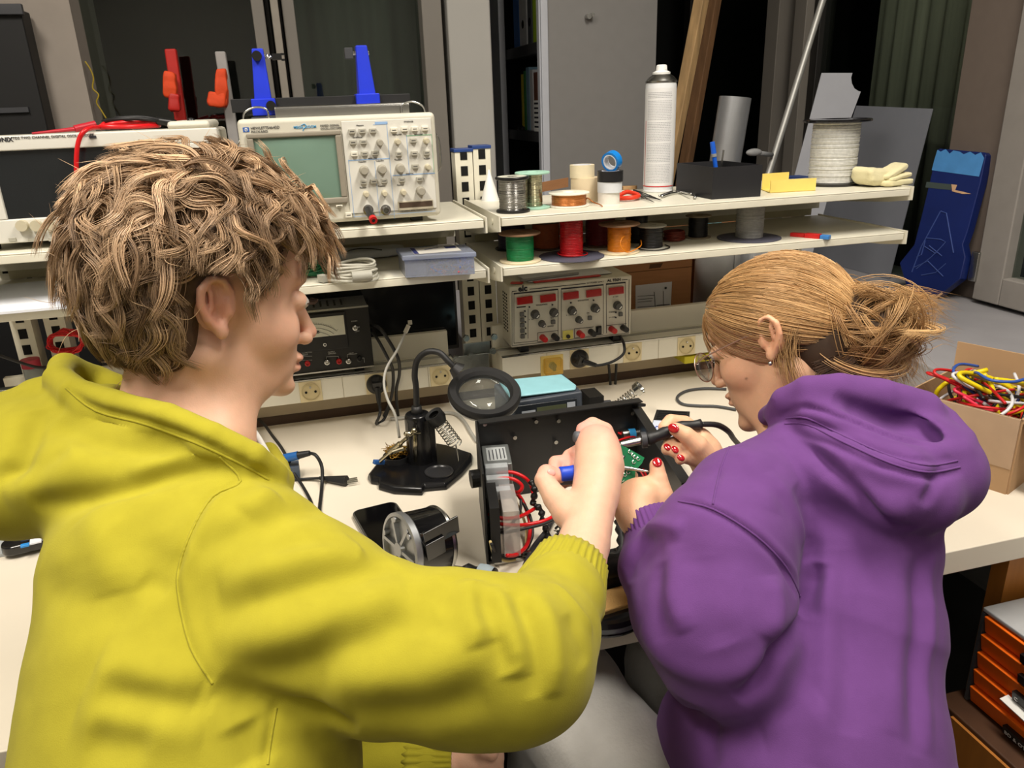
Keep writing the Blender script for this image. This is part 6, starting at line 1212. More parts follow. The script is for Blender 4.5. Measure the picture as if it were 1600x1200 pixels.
def head(S, c, Q, sc=1.0, side=-1, fem=False, ch=0.0):
    """head volumes; local frame x = face forward, y = left, z = up"""
    T = lambda x, y, z: c+Q@Vector((x*sc, y*sc, z*sc)); E = lambda p, r, k, cut=False, rot=None: S.ell(T(*p), [v*sc for v in r], (Q@rot) if rot is not None else Q, k, cut)
    C = lambda p, q, a, b, k, cut=False: S.cap(T(*p), T(*q), a*sc, b*sc, k, cut)
    E((-.012,0,.035), (.098,.076,.080 if fem else .088), .01); E((.030,0,-.015), (.064,.062,.085), .02); E((.055,0,.050), (.042,.056,.036 if fem else .042), .02)
    for y in (-1, 1):
        C((-.012,y*.052,-.050), (.050,y*.022,-.098+ch), .020, .016, .018); E((.058,y*.036,-.030), (.026,.024,.024), .02)
    E((.062,0,-.070+ch*.5), (.030,.036,.040-ch*.5), .018); E((.078,0,-.107+ch), (.016,.019,.014), .012)           # mouth block, chin
    E((.083,0,.026), (.018,.046,.010), .012)                                                      # brow
    for y in (-1, 1): E((.098,y*.032,.004), (.016,.018,.013), .010, True)
    C((.088,0,.012), (.109,0,-.031), .0070, .0080, .008); E((.110,0,-.035), (.0090,.0090,.0075), .005)
    for y in (-1, 1): E((.101,y*.0125,-.040), (.010,.0065,.0075), .004); E((.106,y*.0065,-.0475), (.006,.0035,.0045), .002, True)
    E((.0935,0,-.062), (.0085,.020,.0060), .003); E((.0915,0,-.0735), (.0085,.018,.0060), .003); C((.100,-.020,-.0675), (.100,.020,-.0675), .0012, .0012, .003, True)
    E((.098,0,-.085), (.008,.020,.006), .006, True)
    for y in (-1, 1): E((.0835,y*.0325,.003), (.0135,.0145,.0120), .003)                          # eyeball under lids
    # ears
    T0, E0 = T, E; ES = .84
    for y in (-1, 1):
        T = lambda x, yy, z: T0(-.008+(x+.008)*ES, yy if abs(yy) < .075 else math.copysign(.075+(abs(yy)-.075)*ES, yy), z*ES+.001)
        E = lambda p, r, k, cut=False: S.ell(T(*p), [v*sc*ES for v in r], Q, k, cut); C = lambda p, q, a, b, k, cut=False: S.cap(T(*p), T(*q), a*sc*ES, b*sc*ES, k, cut)
        pts = [(.010,y*.074,-.004),(.008,y*.079,.016),(-.002,y*.085,.029),(-.016,y*.089,.030),(-.026,y*.090,.018),(-.026,y*.088,.002),(-.019,y*.085,-.014),(-.008,y*.081,-.026)]
        S.ell(T(-.010,y*.077,.004), [.020*sc,.005*sc,.029*sc], Q, .004)
        P = [(T(*p), .0048*sc) for p in pts]; S.chain(P, .002)
        E((-.002,y*.080,-.029), (.0085,.0055,.0105), .003)
        E((-.009,y*.0905,.010), (.0125,.0095,.019), .002, True); C((-.006,y*.084,-.004), (-.004,y*.080,-.014), .005, .003, .002, True)
        E((.008,y*.077,-.006), (.0045,.005,.007), .003); C((-.014,y*.087,.016), (-.014,y*.086,-.004), .0028, .0028, .003)
        C((.004,y*.083,.006), (.006,y*.081,-.010), .0035, .0035, .002); C((-.017,y*.086,.022), (-.015,y*.087,.002), .0026, .0026, .002)
    return T0
def skin_colors(S, base, marks):
    n = len(S.V); c = np.repeat(np.array([lin(base)]), n, 0)
    for p, r, col, a in marks:
        d = np.linalg.norm(S.V-np.array(p), axis=1); w_ = (a*np.exp(-(d/r)**2))[:, None]; c = c*(1-w_)+np.array([lin(col)])*w_
    return c
def cuff(name, a, b, r0, r1, m, par, ribs=34, th=.004):
    a, b = Vector(a), Vector(b); d = b-a; q = d.to_track_quat('Z','Y').to_matrix(); b_ = MB(); n = ribs*4; v = []; L = d.length
    prof = [(0,r0-.006),(0,r0),(.15,r0*1.03),(.85,r1*1.02),(1,r1),(1.0,r1-th),(.6,r1-th*1.6)]
    for i in range(n):
        t = 2*math.pi*i/n; rb = .0011*math.sin(i*math.pi/2)
        for z, r in prof: v.append(a+q@Vector(((r+rb)*math.cos(t), (r+rb)*math.sin(t), z*L)))
    k = len(prof); b_.add(v, [(i*k+j, ((i+1)%n)*k+j, ((i+1)%n)*k+j+1, i*k+j+1) for i in range(n) for j in range(k-1)]); return obj(name, b_, m, par, world=True, smooth=True)
def nails(name, S, lst, m, par):
    """small oval plates lying on finger ends: (px, py, half length, half width, screen angle)"""
    for px, py, hl_, hw, ang in lst:
        h = S._b.ray_cast(Vector(CAM), Vector(ray(px, py)).normalized())
        if h[0] is None: continue
        n_ = h[1]; n_ = -n_ if n_.dot(Vector(ray(px, py))) > 0 else n_
        u = cvec(math.cos(R(ang)), math.sin(R(ang)), 0); u = (u-n_*u.dot(n_)).normalized(); w_ = n_.cross(u); Q = Matrix(((u.x,w_.x,n_.x),(u.y,w_.y,n_.y),(u.z,w_.z,n_.z)))
        b = MB(); b.ell(h[0]-n_*.0006, (hl_, hw, .0020), 16, Q); obj(name, b, m, par, world=True, smooth=True)
def cloth_noise(S, N_, D, a1=.0022, f1=9, a2=.0007, f2=38, seed=0):
    for i in range(len(S.V)):
        v = Vector(S.V[i]); D[i] += a1*mnoise.noise(v*f1+Vector((seed,0,0)))+a2*mnoise.noise(v*f2+Vector((0,seed,0)))

def fabric(name, hx, dark):
    m = mat(name, hx, .92, var=.05, scale=40, bump=.15, bscale=900, sheen=.06, spec=.2); return m
YEL = fabric('yellow_fleece', 'a2992a', 0); PUR = fabric('purple_fleece', '643d78', 0)

# ---------------------------------------------------------------- the man in yellow
man = thing('person', 'person in a yellow green hoodie with curly brown hair holding blue handled pliers', 'person', (-.16, .45, 0))
hc = D3(323, 470, .82); QM = frame(cvec(.835, -.05, .545), cvec(.06, -.985, -.16))
VB = Vol((-.36,.25,.50), (.52,1.08,1.36), .0024)
TM = head(VB, hc, QM, 1.01, ch=.014)
nb_ = D3(262, 668, .820)
VB.cap(TM(-.020,0,-.055), nb_, .056, .052, .03); VB.cap(TM(.010,0,-.08), D3(330,690,.80), .040, .045, .03)
VB.cap(D3(270,780,.82), D3(290,1000,.78), .06, .08, .03); VB.cap(nb_, D3(270,780,.82), .045, .06, .02); VB.cap(D3(285,1000,.74), Vector((-.16,.45,.56)), .10, .11, .03)
shr = D3(400,880,.735); VB.cap(D3(290,790,.82), shr, .040, .036, .02); elb = D3(820,1030,.71)
VB.cap(shr, elb, .038, .040, .01)
VB.chain([(elb,.040),(D3(897,900,.82),.0315),(D3(912,850,.865),.0295),(D3(924,800,.90),.0270),(D3(932,765,.925),.0250)], .012)
VB.chain([(D3(930,775,.920),.027),(D3(936,730,.95),.031),(D3(932,696,.975),.027)], .010)
VB.ell(D3(940,712,.965), (.022,.022,.030), None, .012)
VB.chain([(D3(950,692,.975),.013),(D3(944,674,.992),.0120),(D3(926,664,1.0),.0105),(D3(911,671,.995),.0092),(D3(908,684,.985),.0080)], .004)
VB.chain([(D3(925,712,.98),.012),(D3(905,706,.998),.0105),(D3(890,713,.995),.0095),(D3(889,730,.980),.0088)], .003)
VB.chain([(D3(918,730,.975),.012),(D3(888,722,.99),.0100),(D3(868,723,.985),.0093),(D3(866,738,.970),.0085)], .003)
VB.chain([(D3(918,750,.965),.010),(D3(890,748,.985),.0088),(D3(878,755,.975),.0080)], .003)
VB.chain([(D3(912,812,.895),.021),(D3(890,800,.905),.021),(D3(868,778,.925),.0155),(D3(850,750,.94),.0118),(D3(854,740,.945),.0115),(D3(873,744,.950),.0095)], .008)
# left arm and hand resting low
shl = D3(215,820,.93); el2 = D3(480,1180,1.0); VB.cap(D3(250,780,.84), shl, .04, .04, .03); VB.cap(shl, el2, .04, .04, .02); h2 = D3(752,1185,.98)
VB.chain([(el2,.04),(D3(700,1195,.98),.026),(D3(735,1185,.98),.024)], .012); VB.ell(h2, (.030,.026,.020), None, .01)
for i in range(4): VB.chain([(D3(755+i*5,1180+i*9,.975),.010),(D3(772+i*2,1184+i*9,.975),.0088),(D3(778-i,1197+i*8,.985),.0078)], .003)
VB.chain([(D3(742,1176,.97),.012),(D3(757,1172,.96),.0105),(D3(768,1178,.96),.009)], .004)
VB.mesh(1)
base = 'dcb096'
marks = [(TM(.10,y*.012,-.064), .009, 'b86a62', .55) for y in (-1,0,1)]+[(TM(.098,y*.010,-.073), .009, 'bd6e64', .55) for y in (-1,0,1)]+[(TM(.115,0,-.036), .014, 'd08878', .5), (TM(.06,-.05,-.03), .03, 'd29880', .35), (TM(-.01,-.09,.0), .028, 'd58672', .6), (D3(938,672,.97), .028, 'e09a90', .6), (D3(905,668,.99), .02, 'd88480', .55), (D3(858,735,.95), .02, 'd98a84', .6), (D3(880,722,.98), .02, 'd88480', .6)]
marks += [(TM(.094+.000*i, -.018-.006*i, .0245+.0012*(2-abs(i-2))), .0045, '7a5a44', .75) for i in range(5)]
bodyM = vol_obj('body', VB, SKIN, man, skin_colors(VB, base, marks)); VB.bvh()
b = MB()
for y in (-1, 1): b.ell(TM(.0885, y*.0325, .002), (.0105,.0118,.0085), 16, QM)
obj('eyes', b, mat('eye_white','c8c0b8',.2), man, world=True, smooth=True)
b = MB()
for i in range(14): t_ = i/13; p = TM(.0985-.010*abs(t_-.4), -.020-.026*t_, .003-.002*t_); b.tube([p, p+QM@Vector((.007,-.003,.000)), p+QM@Vector((.010,-.005,.0035))], .0005, 4, 2)
obj('eyelashes', b, mat('lash_brown','3a281c',.7), man, world=True)
nails('fingernail', VB, [(862,738,.006,.0045,10)], mat('nail_skin','e0a8a0',.3), man)
# hoodie
VH = Vol((-.50,.20,.55), (.36,1.10,1.24), .0032)
VH.chain([(D3(262,800,.785),.098),(D3(275,900,.765),.122),(D3(295,1050,.740),.140),(D3(305,1200,.720),.146)], .05)
VH.cap(D3(305,1200,.720), Vector((-.18,.46,.60)), .146, .155, .03)
VH.chain([(D3(330,800,.765),.060),(D3(385,875,.725),.076),(D3(478,962,.705),.087),(D3(600,1010,.695),.077),(D3(700,1020,.690),.075),(D3(795,1028,.695),.068)], .03)
VH.chain([(D3(800,1028,.695),.068),(D3(848,985,.745),.056),(D3(874,935,.785),.046),(D3(884,905,.815),.040)], .03)
VH.ell(D3(850,1060,.715), (.035,.04,.035), None, .03); VH.ell(D3(760,1090,.70), (.05,.035,.03), None, .03)
VH.chain([(D3(230,800,.84),.07),(shl,.075),(el2,.062),(D3(660,1195,.985),.046)], .03)
# hood: fallen behind the neck, with a thick rolled rim
VH.ell(D3(100,700,.80), (.095,.075,.058), None, .02); VH.ell(D3(10,740,.79), (.085,.070,.060), None, .03)
VH.chain([(D3(30,765,.76),.050),(D3(150,742,.745),.046),(D3(270,735,.740),.034),(D3(370,745,.735),.022)], .02)
VH.chain([(D3(-20,700,.80),.056),(D3(20,680,.82),.046),(D3(70,640,.83),.036)], .02)
rim = [(102,575,.84,.015),(92,592,.80,.016),(118,614,.765,.016),(185,634,.745,.016),(260,655,.725,.016),(330,685,.715,.015),(395,715,.72,.014),(430,740,.745,.012),(442,750,.77,.010)]
VH.chain([(D3(x, y, d), r) for x, y, d, r in rim], .008)
VH.chain([(D3(102,575,.84),.015),(D3(150,596,.87),.018),(D3(190,612,.87),.018)], .01)
VH.chain([(D3(442,750,.77),.010),(D3(436,730,.82),.011),(D3(420,705,.86),.011)], .008)
VH.ell(D3(170,650,.80), (.055,.05,.030), None, .02)
VH.cap(TM(-.03,0,-.10), D3(285,650,.80), .058, .060, .012, True)
VH.mesh(3); VH.bvh(); N_ = VH.normals(); Dp = np.zeros(len(VH.V))
for pix, a, w_ in (
    # arm seam
    ([(341,712),(374,752),(330,776),(297,831),(277,892),(279,941),(297,1013),(330,1068)], -.0035, .0045), ([(352,716),(384,756),(342,782),(310,835),(289,893),(291,941),(308,1010),(338,1060)], .0025, .007),
    ([(335,1071),(400,1098),(473,1112),(560,1140)], -.012, .012), ([(432,1104),(424,1150),(418,1200)], -.003, .004),
    # shoulder to sleeve folds
    ([(330,960),(420,930),(520,905),(620,880)], -.008, .016), ([(340,920),(430,890),(520,860),(560,850)], .007, .018), ([(330,1010),(430,1000),(540,960),(640,930)], .007, .020), ([(360,1050),(470,1040),(590,990),(680,950)], -.007, .018),
    ([(300,860),(380,830),(450,800),(500,800)], -.005, .014), ([(380,800),(430,770),(470,770)], .005, .014), ([(420,860),(500,850),(560,860)], -.004, .012),
    ([(500,1060),(620,1060),(720,1030),(790,980)], .008, .022), ([(540,1110),(660,1110),(760,1080)], -.006, .018),
    # elbow creases
    ([(745,915),(757,960),(778,1010),(796,1050)], -.007, .010), ([(765,915),(785,955),(805,1005),(810,1060)], .008, .013), ([(800,925),(822,970),(836,1030),(838,1090)], -.006, .009), ([(830,925),(855,970),(866,1030),(860,1090)], .006, .012), ([(885,960),(905,1000),(915,1040)], -.003, .012),
    ([(735,905),(740,960),(755,1010)], .009, .013), ([(700,900),(690,950),(680,1000)], -.004, .014), ([(860,910),(900,950),(925,990)], .004, .008),
    # back and flank
    ([(60,900),(140,940),(220,960)], -.004, .02), ([(150,1040),(230,1060),(310,1085)], .008, .018), ([(160,1075),(240,1095),(330,1110)], -.008, .014), ([(120,1110),(220,1130),(320,1140)], .007, .018), ([(140,1150),(240,1165)], -.006, .016), ([(180,830),(240,870),(275,900)], -.004, .016), ([(140,800),(170,860),(175,930)], .005, .02),
    ([(220,905),(265,925)], -.004, .01), ([(380,1130),(400,1200)], -.006, .016),
    # hood
    ([(100,604),(150,640),(230,662),(310,692),(380,725),(425,752)], -.006, .006), ([(60,640),(45,690),(20,730),(-20,750)], -.010, .012), ([(90,660),(150,690),(230,700),(300,700)], -.007, .014), ([(100,640),(160,665),(240,680)], .005, .012), ([(50,790),(130,780),(210,760),(290,735),(360,722)], -.010, .010), ([(0,770),(80,740),(180,725)], .006, .02), ([(110,700),(60,730),(0,735)], -.006, .014), ([(200,740),(300,712),(380,715)], .005, .01),
    ): VH.fold(pix, a, w_, N_, Dp)
cloth_noise(VH, N_, Dp, .0022, 8, .0004, 40, 3)
VH.V = VH.V+N_*Dp[:, None]; VH.relax(.3)
hoodM = vol_obj('hoodie', VH, YEL, man)
def seams(S, m, par, lines, r=.0016):
    S.bvh()
    for ln in lines:
        P = [S.hit(*p) for p in ln]; P = [p for p in P if p is not None]
        Q = [S.hit(*p) for p in [(a[0]+(b_[0]-a[0])*k/6, a[1]+(b_[1]-a[1])*k/6) for a, b_ in zip(ln[:-1], ln[1:]) for k in range(6)]+[ln[-1]]]; Q = [q for q in Q if q is not None]
        b = MB(); b.tube(Q, r, 6, 2); obj('seam', b, m, par, world=True, smooth=True)
def sp(l): return [tuple(p)[:2] for p in spline([Vector((x, y, 0)) for x, y in l], 4)]
seams(VH, YEL, man, [sp([(343,714),(376,752),(332,776),(299,831),(279,892),(281,941),(299,1013),(332,1068)]), sp([(432,1106),(424,1150),(418,1195)]), sp([(103,606),(150,642),(230,664),(310,694),(380,727),(420,750)])], .0013)
cuff('cuff', D3(868,945,.785), D3(893,880,.835), .0475, .0400, YEL, man)
cuff('cuff', D3(640,1195,.985), D3(712,1192,.98), .046, .034, YEL, man)
b = MB(); b.tube([D3(392,668,.83), D3(408,692,.825), D3(424,722,.81)], .0035, 10, 4); obj('shirt_collar', b, mat('white_shirt','d8d8d6',.8), man, world=True, smooth=True)
# trousers and shoes
BLKF = mat('black_trousers','17171a',.85, bump=.3, bscale=300)
def legs(hip, knees, feet, r, m, par, seed=0, name='trousers', h=.008):
    pts = [hip]+knees+feet; lo = [min(p[i] for p in pts)-.16 for i in range(3)]; hi = [max(p[i] for p in pts)+.16 for i in range(3)]; lo[2] = max(lo[2], .04)
    S = Vol(lo, hi, h); side = (Vector(knees[1])-Vector(knees[0])).normalized()
    for i, (k_, f_) in enumerate(zip(knees, feet)):
        hj = Vector(hip)+side*(-.09 if i == 0 else .09); S.cap(hj, k_, r[0], r[1], .03); S.cap(k_, Vector(f_)+Vector((0,0,.08)), r[1], r[2], .02); 
    S.ell(hip, (.16,.15,.12), None, .04); S.mesh(2); N__ = S.normals(); D = np.zeros(len(S.V)); cloth_noise(S, N__, D, .006, 8, .002, 30, seed); S.V = S.V+N__*D[:, None]
    o = vol_obj(name, S, m, par)
    for k_, f_ in zip(knees, feet):
        b = MB(); pad(b, Vector(f_)+Vector((0,.05,.045)), .26, .095, .08, R(90), 0, seed); obj('shoe', b, mat('shoe_dark','222224',.6), par, world=True, smooth=True)
    return o
legs(Vector((-.16,.44,.53)), [Vector((-.05,.90,.545)), Vector((.09,.84,.545))], [Vector((-.06,.96,.0)), Vector((.10,.92,.0))], (.085,.065,.05), BLKF, man, 1)
stool('round black stool under the person in the yellow hoodie', -.16, .42, .42)

# curly hair
def hair_obj(name, strands, m, par, sides=3):
    """strands: list of (points Nx3, radius, colour)"""
    Mi = np.array(MW[root_of(par).name].inverted()); V = []; Fa = []; Cc = []; base_ = 0; n_by = {}
    for P, r, col in strands: n_by.setdefault(len(P), []).append((P, r, col))
    for n, L in n_by.items():
        P = np.array([x[0] for x in L]); r = np.array([x[1] for x in L]); col = np.array([x[2] for x in L]); m_ = len(L)
        T_ = np.gradient(P, axis=1); T_ /= np.maximum(np.linalg.norm(T_, axis=2, keepdims=True), 1e-9)
        ref = np.array([.3,.5,.8]); U_ = np.cross(T_, ref); U_ /= np.maximum(np.linalg.norm(U_, axis=2, keepdims=True), 1e-9); W_ = np.cross(T_, U_)
        prof = np.clip(np.minimum(np.linspace(.75,1.3,n), 2.6*(1-np.linspace(0,1,n))+.12), 0, 1)
        ang = np.arange(sides)*2*np.pi/sides; pts = P[:, :, None, :]+(U_[:, :, None, :]*np.cos(ang)[None, None, :, None]+W_[:, :, None, :]*np.sin(ang)[None, None, :, None])*(r[:, None]*prof[None])[:, :, None, None]
        V.append(pts.reshape(-1, 3)); Cc.append(np.repeat(col, n*sides, 0))
        idx = np.arange(m_*n*sides).reshape(m_, n, sides)+base_; nx = np.roll(idx, -1, 2); Fa.append(np.stack([idx[:, :-1], nx[:, :-1], nx[:, 1:], idx[:, 1:]], -1).reshape(-1, 4)); base_ += m_*n*sides
    class O: pass
    o = O(); o.V = np.concatenate(V); o.F = np.concatenate(Fa); return vol_obj(name, o, m, par, np.concatenate(Cc))
HAIR = mat('hair_strands', '8a6a4c', .42, var=0, attr='Col', spec=.45); HBASE = mat('hair_under', '4a3626', .8, var=.3, scale=60, bump=.8, bscale=120)
VS = Vol(np.array(hc)-.20, np.array(hc)+.20, .004)
sc_ = 1.01; Th = lambda x, y, z: hc+QM@Vector((x*sc_, y*sc_, z*sc_))
VS.ell(Th(-.012,0,.050), (.105,.092,.094), QM, .02); VS.ell(Th(-.040,0,-.01), (.076,.080,.080), QM, .02); VS.ell(Th(.045,0,.088), (.058,.064,.036), QM, .02)
VS.ell(Th(.10,0,-.04), (.075,.2,.115), QM, .01, True); VS.ell(Th(.02,-.09,-.025), (.050,.05,.068), QM, .01, True); VS.ell(Th(-.05,0,-.165), (.12,.12,.100), QM, .02, True)
VS.mesh(2); vol_obj('hair_under_layer', VS, HBASE, man)
rs = np.random.default_rng(5); strands = []
cen = np.array((-.010,0,.03)); rad = np.array((.092,.080,.093)); QMn = np.array(QM)
def to_world(P): return np.array(hc)+(P*sc_)@QMn.T
cnt = 0
while cnt < 1040:
    d = rs.normal(size=3); d /= np.linalg.norm(d); p = cen+rad*d
    if (p[1] > .03 or .0 < p[2] < .06) and rs.random() < .45: continue
    x, y, z = p
    ok = (z > .078 and x > .03) or (x <= .03 and z > (.042 if x > -.010 else .030 if x > -.035 else -.075))
    if x < -.03 and z < -.045 and abs(y) > .062: ok = False
    sbn = .022 < x < .055 and .030 < z < .078
    if not (ok or (sbn and rs.random() < .5)): continue
    cnt += 1
    nrm = d/rad; nrm /= np.linalg.norm(nrm); rr3 = rs.normal(size=3)
    if sbn and not ok: fl = np.array((-.05, 0, -1.))+.2*rr3
    elif x > .040: fl = np.array((.9, -.25*np.sign(y), .25))+.40*rr3
    elif z > .085: fl = np.array((.35 if x > -.02 else -.55, -.15 if y < 0 else .2, .05))+.55*rr3
    elif x > -.02: fl = np.array((-.45, 0, -.5))+.4*rr3
    else: fl = np.array((-.30, 0, -.85))+.38*rr3
    fl = fl-nrm*(fl@nrm); fl /= np.linalg.norm(fl)+1e-9
    L = rs.uniform(.07,.11) if z > -.01 else rs.uniform(.035,.06)
    if x > .045: L = rs.uniform(.08,.115)
    if sbn and not ok: L = rs.uniform(.020,.038)
    n = 20; t = np.linspace(0, 1, n)[:, None]; bin_ = np.cross(nrm, fl); ph = rs.uniform(0, 6.28); am = rs.uniform(.006,.012); nw = rs.uniform(.7,1.35)*rs.choice([-1,1])
    if x > .030 and not sbn: am = rs.uniform(.009,.016); nw = rs.uniform(1.1,1.8)*rs.choice([-1,1])
    lm = 1.14+(.40 if z > .05 else .28)*rs.random()**.8 if z > .0 else 1.12+.22*rs.random()
    if z > .08: lm += .08
    if x > .045 and not sbn: lm += .26
    if sbn and not ok: lm = 1.10+.06*rs.random()
    core = p+nrm*(lm-1)*.085*np.sin(np.clip(t*1.6,0,1)*1.57)*.85+fl*L*t+np.array((0,0,-1.))*(.010 if x > .03 else .010)*t**2
    env = am*np.clip(t*2.2, 0, 1)
    core = core+bin_*env*np.sin(ph+nw*6.28*t)+nrm*env*.45*np.cos(ph+nw*6.28*t)
    q = (core-cen)/rad; l = np.linalg.norm(q, axis=1, keepdims=True); w_l = lm-1.05; l2 = 1.05+w_l*np.tanh(np.maximum(l-1.05, 0)/w_l); core = cen+rad*q/l*l2
    m_ear = (np.abs(core[:,0]+.010) < .026) & (core[:,2] > -.045) & (core[:,2] < .033) & (np.abs(core[:,1]) > .05)
    if m_ear.any():
        k0 = int(np.argmax(m_ear))
        if k0 < 8: continue
        core = core[np.linspace(0, k0-1, n).astype(int)] + 0
        tt = np.linspace(0, k0-1, n); i0 = np.clip(tt.astype(int), 0, n-2)
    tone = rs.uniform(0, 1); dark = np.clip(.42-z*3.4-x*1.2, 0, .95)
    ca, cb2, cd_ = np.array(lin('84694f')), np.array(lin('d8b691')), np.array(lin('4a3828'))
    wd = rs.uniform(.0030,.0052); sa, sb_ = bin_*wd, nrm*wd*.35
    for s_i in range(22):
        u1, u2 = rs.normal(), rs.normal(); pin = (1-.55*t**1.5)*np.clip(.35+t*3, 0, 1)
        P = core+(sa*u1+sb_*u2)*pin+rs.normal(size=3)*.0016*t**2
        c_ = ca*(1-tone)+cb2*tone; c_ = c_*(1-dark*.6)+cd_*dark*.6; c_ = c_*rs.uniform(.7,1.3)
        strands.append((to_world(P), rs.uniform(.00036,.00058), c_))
for i in range(260):                                             # single flyaway hairs over the curls
    d = rs.normal(size=3); d /= np.linalg.norm(d)
    if d[2] < .1 and d[0] > -.3: continue
    n = 12; t = np.linspace(0, 1, n)[:, None]; p = cen+rad*d*1.35; v_ = rs.normal(size=3); v_ /= np.linalg.norm(v_); P = p+v_*.035*t+np.cross(v_, d)*.008*np.sin(t*4)
    strands.append((to_world(P), .00028, cb2*rs.uniform(.8,1.2)))
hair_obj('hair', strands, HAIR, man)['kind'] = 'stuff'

# pliers with blue handle held by the man
t = thing('pliers', 'blue and grey handled pliers gripped in the bare hand of the person in yellow', 'pliers', D3(885,745,.965))
b = MB(); a, e = D3(858,750,.955), D3(900,741,.965); b.tube([a, a.lerp(e,.4)+cvec(0,.0,-.002), e, D3(930,722,.985)], lambda q: .0085*(.8+.4*math.sin(min(q*3,1.57))), 12, 5); b.k = 1; b.tube([D3(875,741,.948), D3(893,739,.952), D3(915,733,.965)], .0095, 12, 4); b.k = 0; b.tube([D3(898,682,.975), D3(915,686,.98), D3(935,700,.985)], lambda q: .007+.003*q, 12, 4)
obj('handle', b, [mat('plier_grey','5a5c62',.5), mat('plier_blue','1440c0',.4)], t, world=True, smooth=True)
b = MB(); b.tube([D3(930,710,.99), D3(960,728,.985), D3(990,733,.98), D3(1016,737,.978)], lambda q: .0045*(1.2-q), 8, 4); obj('jaw', b, STEEL, t, world=True, smooth=True)

# ---------------------------------------------------------------- the woman in purple
wo = thing('person', 'person in a purple hoodie with a messy blonde bun and red nails soldering a board', 'person', (.50, .50, 0))
wc = D3(1222, 530, 1.06); QW = frame(cvec(-.78, .24, .58), cvec(.08, -.97, -.12))
VB2 = Vol((.20,.35,.62), (.86,1.12,1.28), .0024)
TW = head(VB2, wc, QW, .95, 1, True)
nw = D3(1300, 655, 1.025)
VB2.cap(TW(-.030,0,-.045), nw, .047, .044, .03); VB2.cap(TW(.0,0,-.085), D3(1240,690,1.03), .036, .045, .03)
VB2.cap(nw, D3(1320,850,.96), .05, .08, .03); VB2.cap(D3(1320,850,.96), D3(1290,1080,.92), .08, .09, .03)
wsl = D3(1140,800,.89); wel = D3(1120,1010,.85); VB2.cap(D3(1290,790,.97), wsl, .035, .036, .03); VB2.cap(wsl, wel, .036, .034, .02)
VB2.chain([(wel,.036),(D3(1030,860,.93),.026),(D3(1000,815,.955),.0235),(D3(992,795,.965),.0235)], .012)
VB2.chain([(D3(992,800,.962),.024),(D3(1003,778,.972),.026),(D3(1015,770,.980),.022)], .01); VB2.ell(D3(990,775,.975), (.024,.020,.018), None, .01)
VB2.chain([(D3(1028,795,.970),.017),(D3(1034,775,.972),.015),(D3(1029,748,.975),.0115),(D3(1026,727,.978),.0092)], .006)
for x, y, dd in ((980,768,0),(974,780,.004),(972,793,.008),(974,806,.012)):
    VB2.chain([(D3(x+16,y+4,.975+dd),.011),(D3(x,y-2,.985+dd),.0098),(D3(x-2,y-14,1.0+dd),.0088),(D3(x+8,y-24,1.008+dd),.0080)], .003)
wsr = D3(1240,760,1.12); wer = D3(1190,830,1.10); VB2.cap(nw, wsr, .04, .04, .03); VB2.cap(wsr, wer, .040, .034, .02)
VB2.chain([(wer,.034),(D3(1135,765,1.06),.028),(D3(1112,728,1.035),.0235)], .012)
VB2.chain([(D3(1112,728,1.035),.0235),(D3(1098,706,1.025),.025),(D3(1092,694,1.022),.021)], .01)
VB2.chain([(D3(1104,716,1.005),.015),(D3(1090,696,.995),.0135),(D3(1072,680,.992),.0112),(D3(1056,671,.992),.0092)], .006)
VB2.chain([(D3(1097,684,1.025),.012),(D3(1070,662,1.025),.0108),(D3(1048,658,1.018),.0095),(D3(1038,668,1.010),.0085)], .004)
VB2.chain([(D3(1090,700,1.015),.011),(D3(1066,690,1.018),.0100),(D3(1046,694,1.008),.0088),(D3(1042,702,1.00),.0080)], .003)
VB2.chain([(D3(1093,710,1.010),.011),(D3(1074,702,1.010),.0096),(D3(1058,701,1.000),.0086),(D3(1054,706,.994),.0078)], .003)
VB2.chain([(D3(1098,722,1.010),.010),(D3(1082,718,1.005),.0088),(D3(1068,714,.998),.0080),(D3(1063,718,.992),.0072)], .003)
VB2.mesh(1)
marks = [(TW(.10,y*.010,-.064), .0085, 'a85a50', .6) for y in (-1,0,1)]+[(TW(.098,y*.009,-.073), .0085, 'b0625a', .6) for y in (-1,0,1)]+[(TW(.06,.05,-.03), .03, 'd69a80', .35), (TW(-.01,.09,.0), .026, 'cf8a6a', .5), (TW(.115,0,-.036), .012, 'cf9078', .4), (TW(.045,.060,-.045), .0016, '5a3626', .9), (D3(1026,727,.978), .02, 'e0a890', .4)]
marks += [(TW(.094, .016+.006*i, .0250+.0012*(2-abs(i-2))), .0040, '5e4030', .8) for i in range(6)]
vol_obj('body', VB2, SKIN, wo, skin_colors(VB2, 'd8ab8a', marks)); VB2.bvh()
b = MB()
for y in (-1, 1): b.ell(TW(.0885, y*.0325, .002), (.0105,.0118,.0085), 16, QW)
obj('eyes', b, mat('eye_white'), wo, world=True, smooth=True)
b = MB()
for i in range(14): t_ = i/13; p = TW(.0985-.010*abs(t_-.4), .020+.026*t_, .001-.002*t_); b.tube([p, p+QW@Vector((.007,.003,-.002)), p+QW@Vector((.010,.005,.0015))], .0005, 4, 2)
obj('eyelashes', b, mat('lash_brown'), wo, world=True)
b = MB(); b.ell(TW(-.001,.086,-.034), (.0030,.0030,.0030), 12, QW); obj('earring', b, STEEL, wo, world=True, smooth=True)
REDN = mat('nail_red','a8101c',.12, coat=1, var=0)
nails('fingernail', VB2, [(1027,722,.0068,.0062,-90),(1052,669,.0078,.0060,20),(1043,698,.0058,.0045,60),(1055,702,.0055,.0045,60),(1064,715,.0055,.0042,30)], REDN, wo)
b = MB()
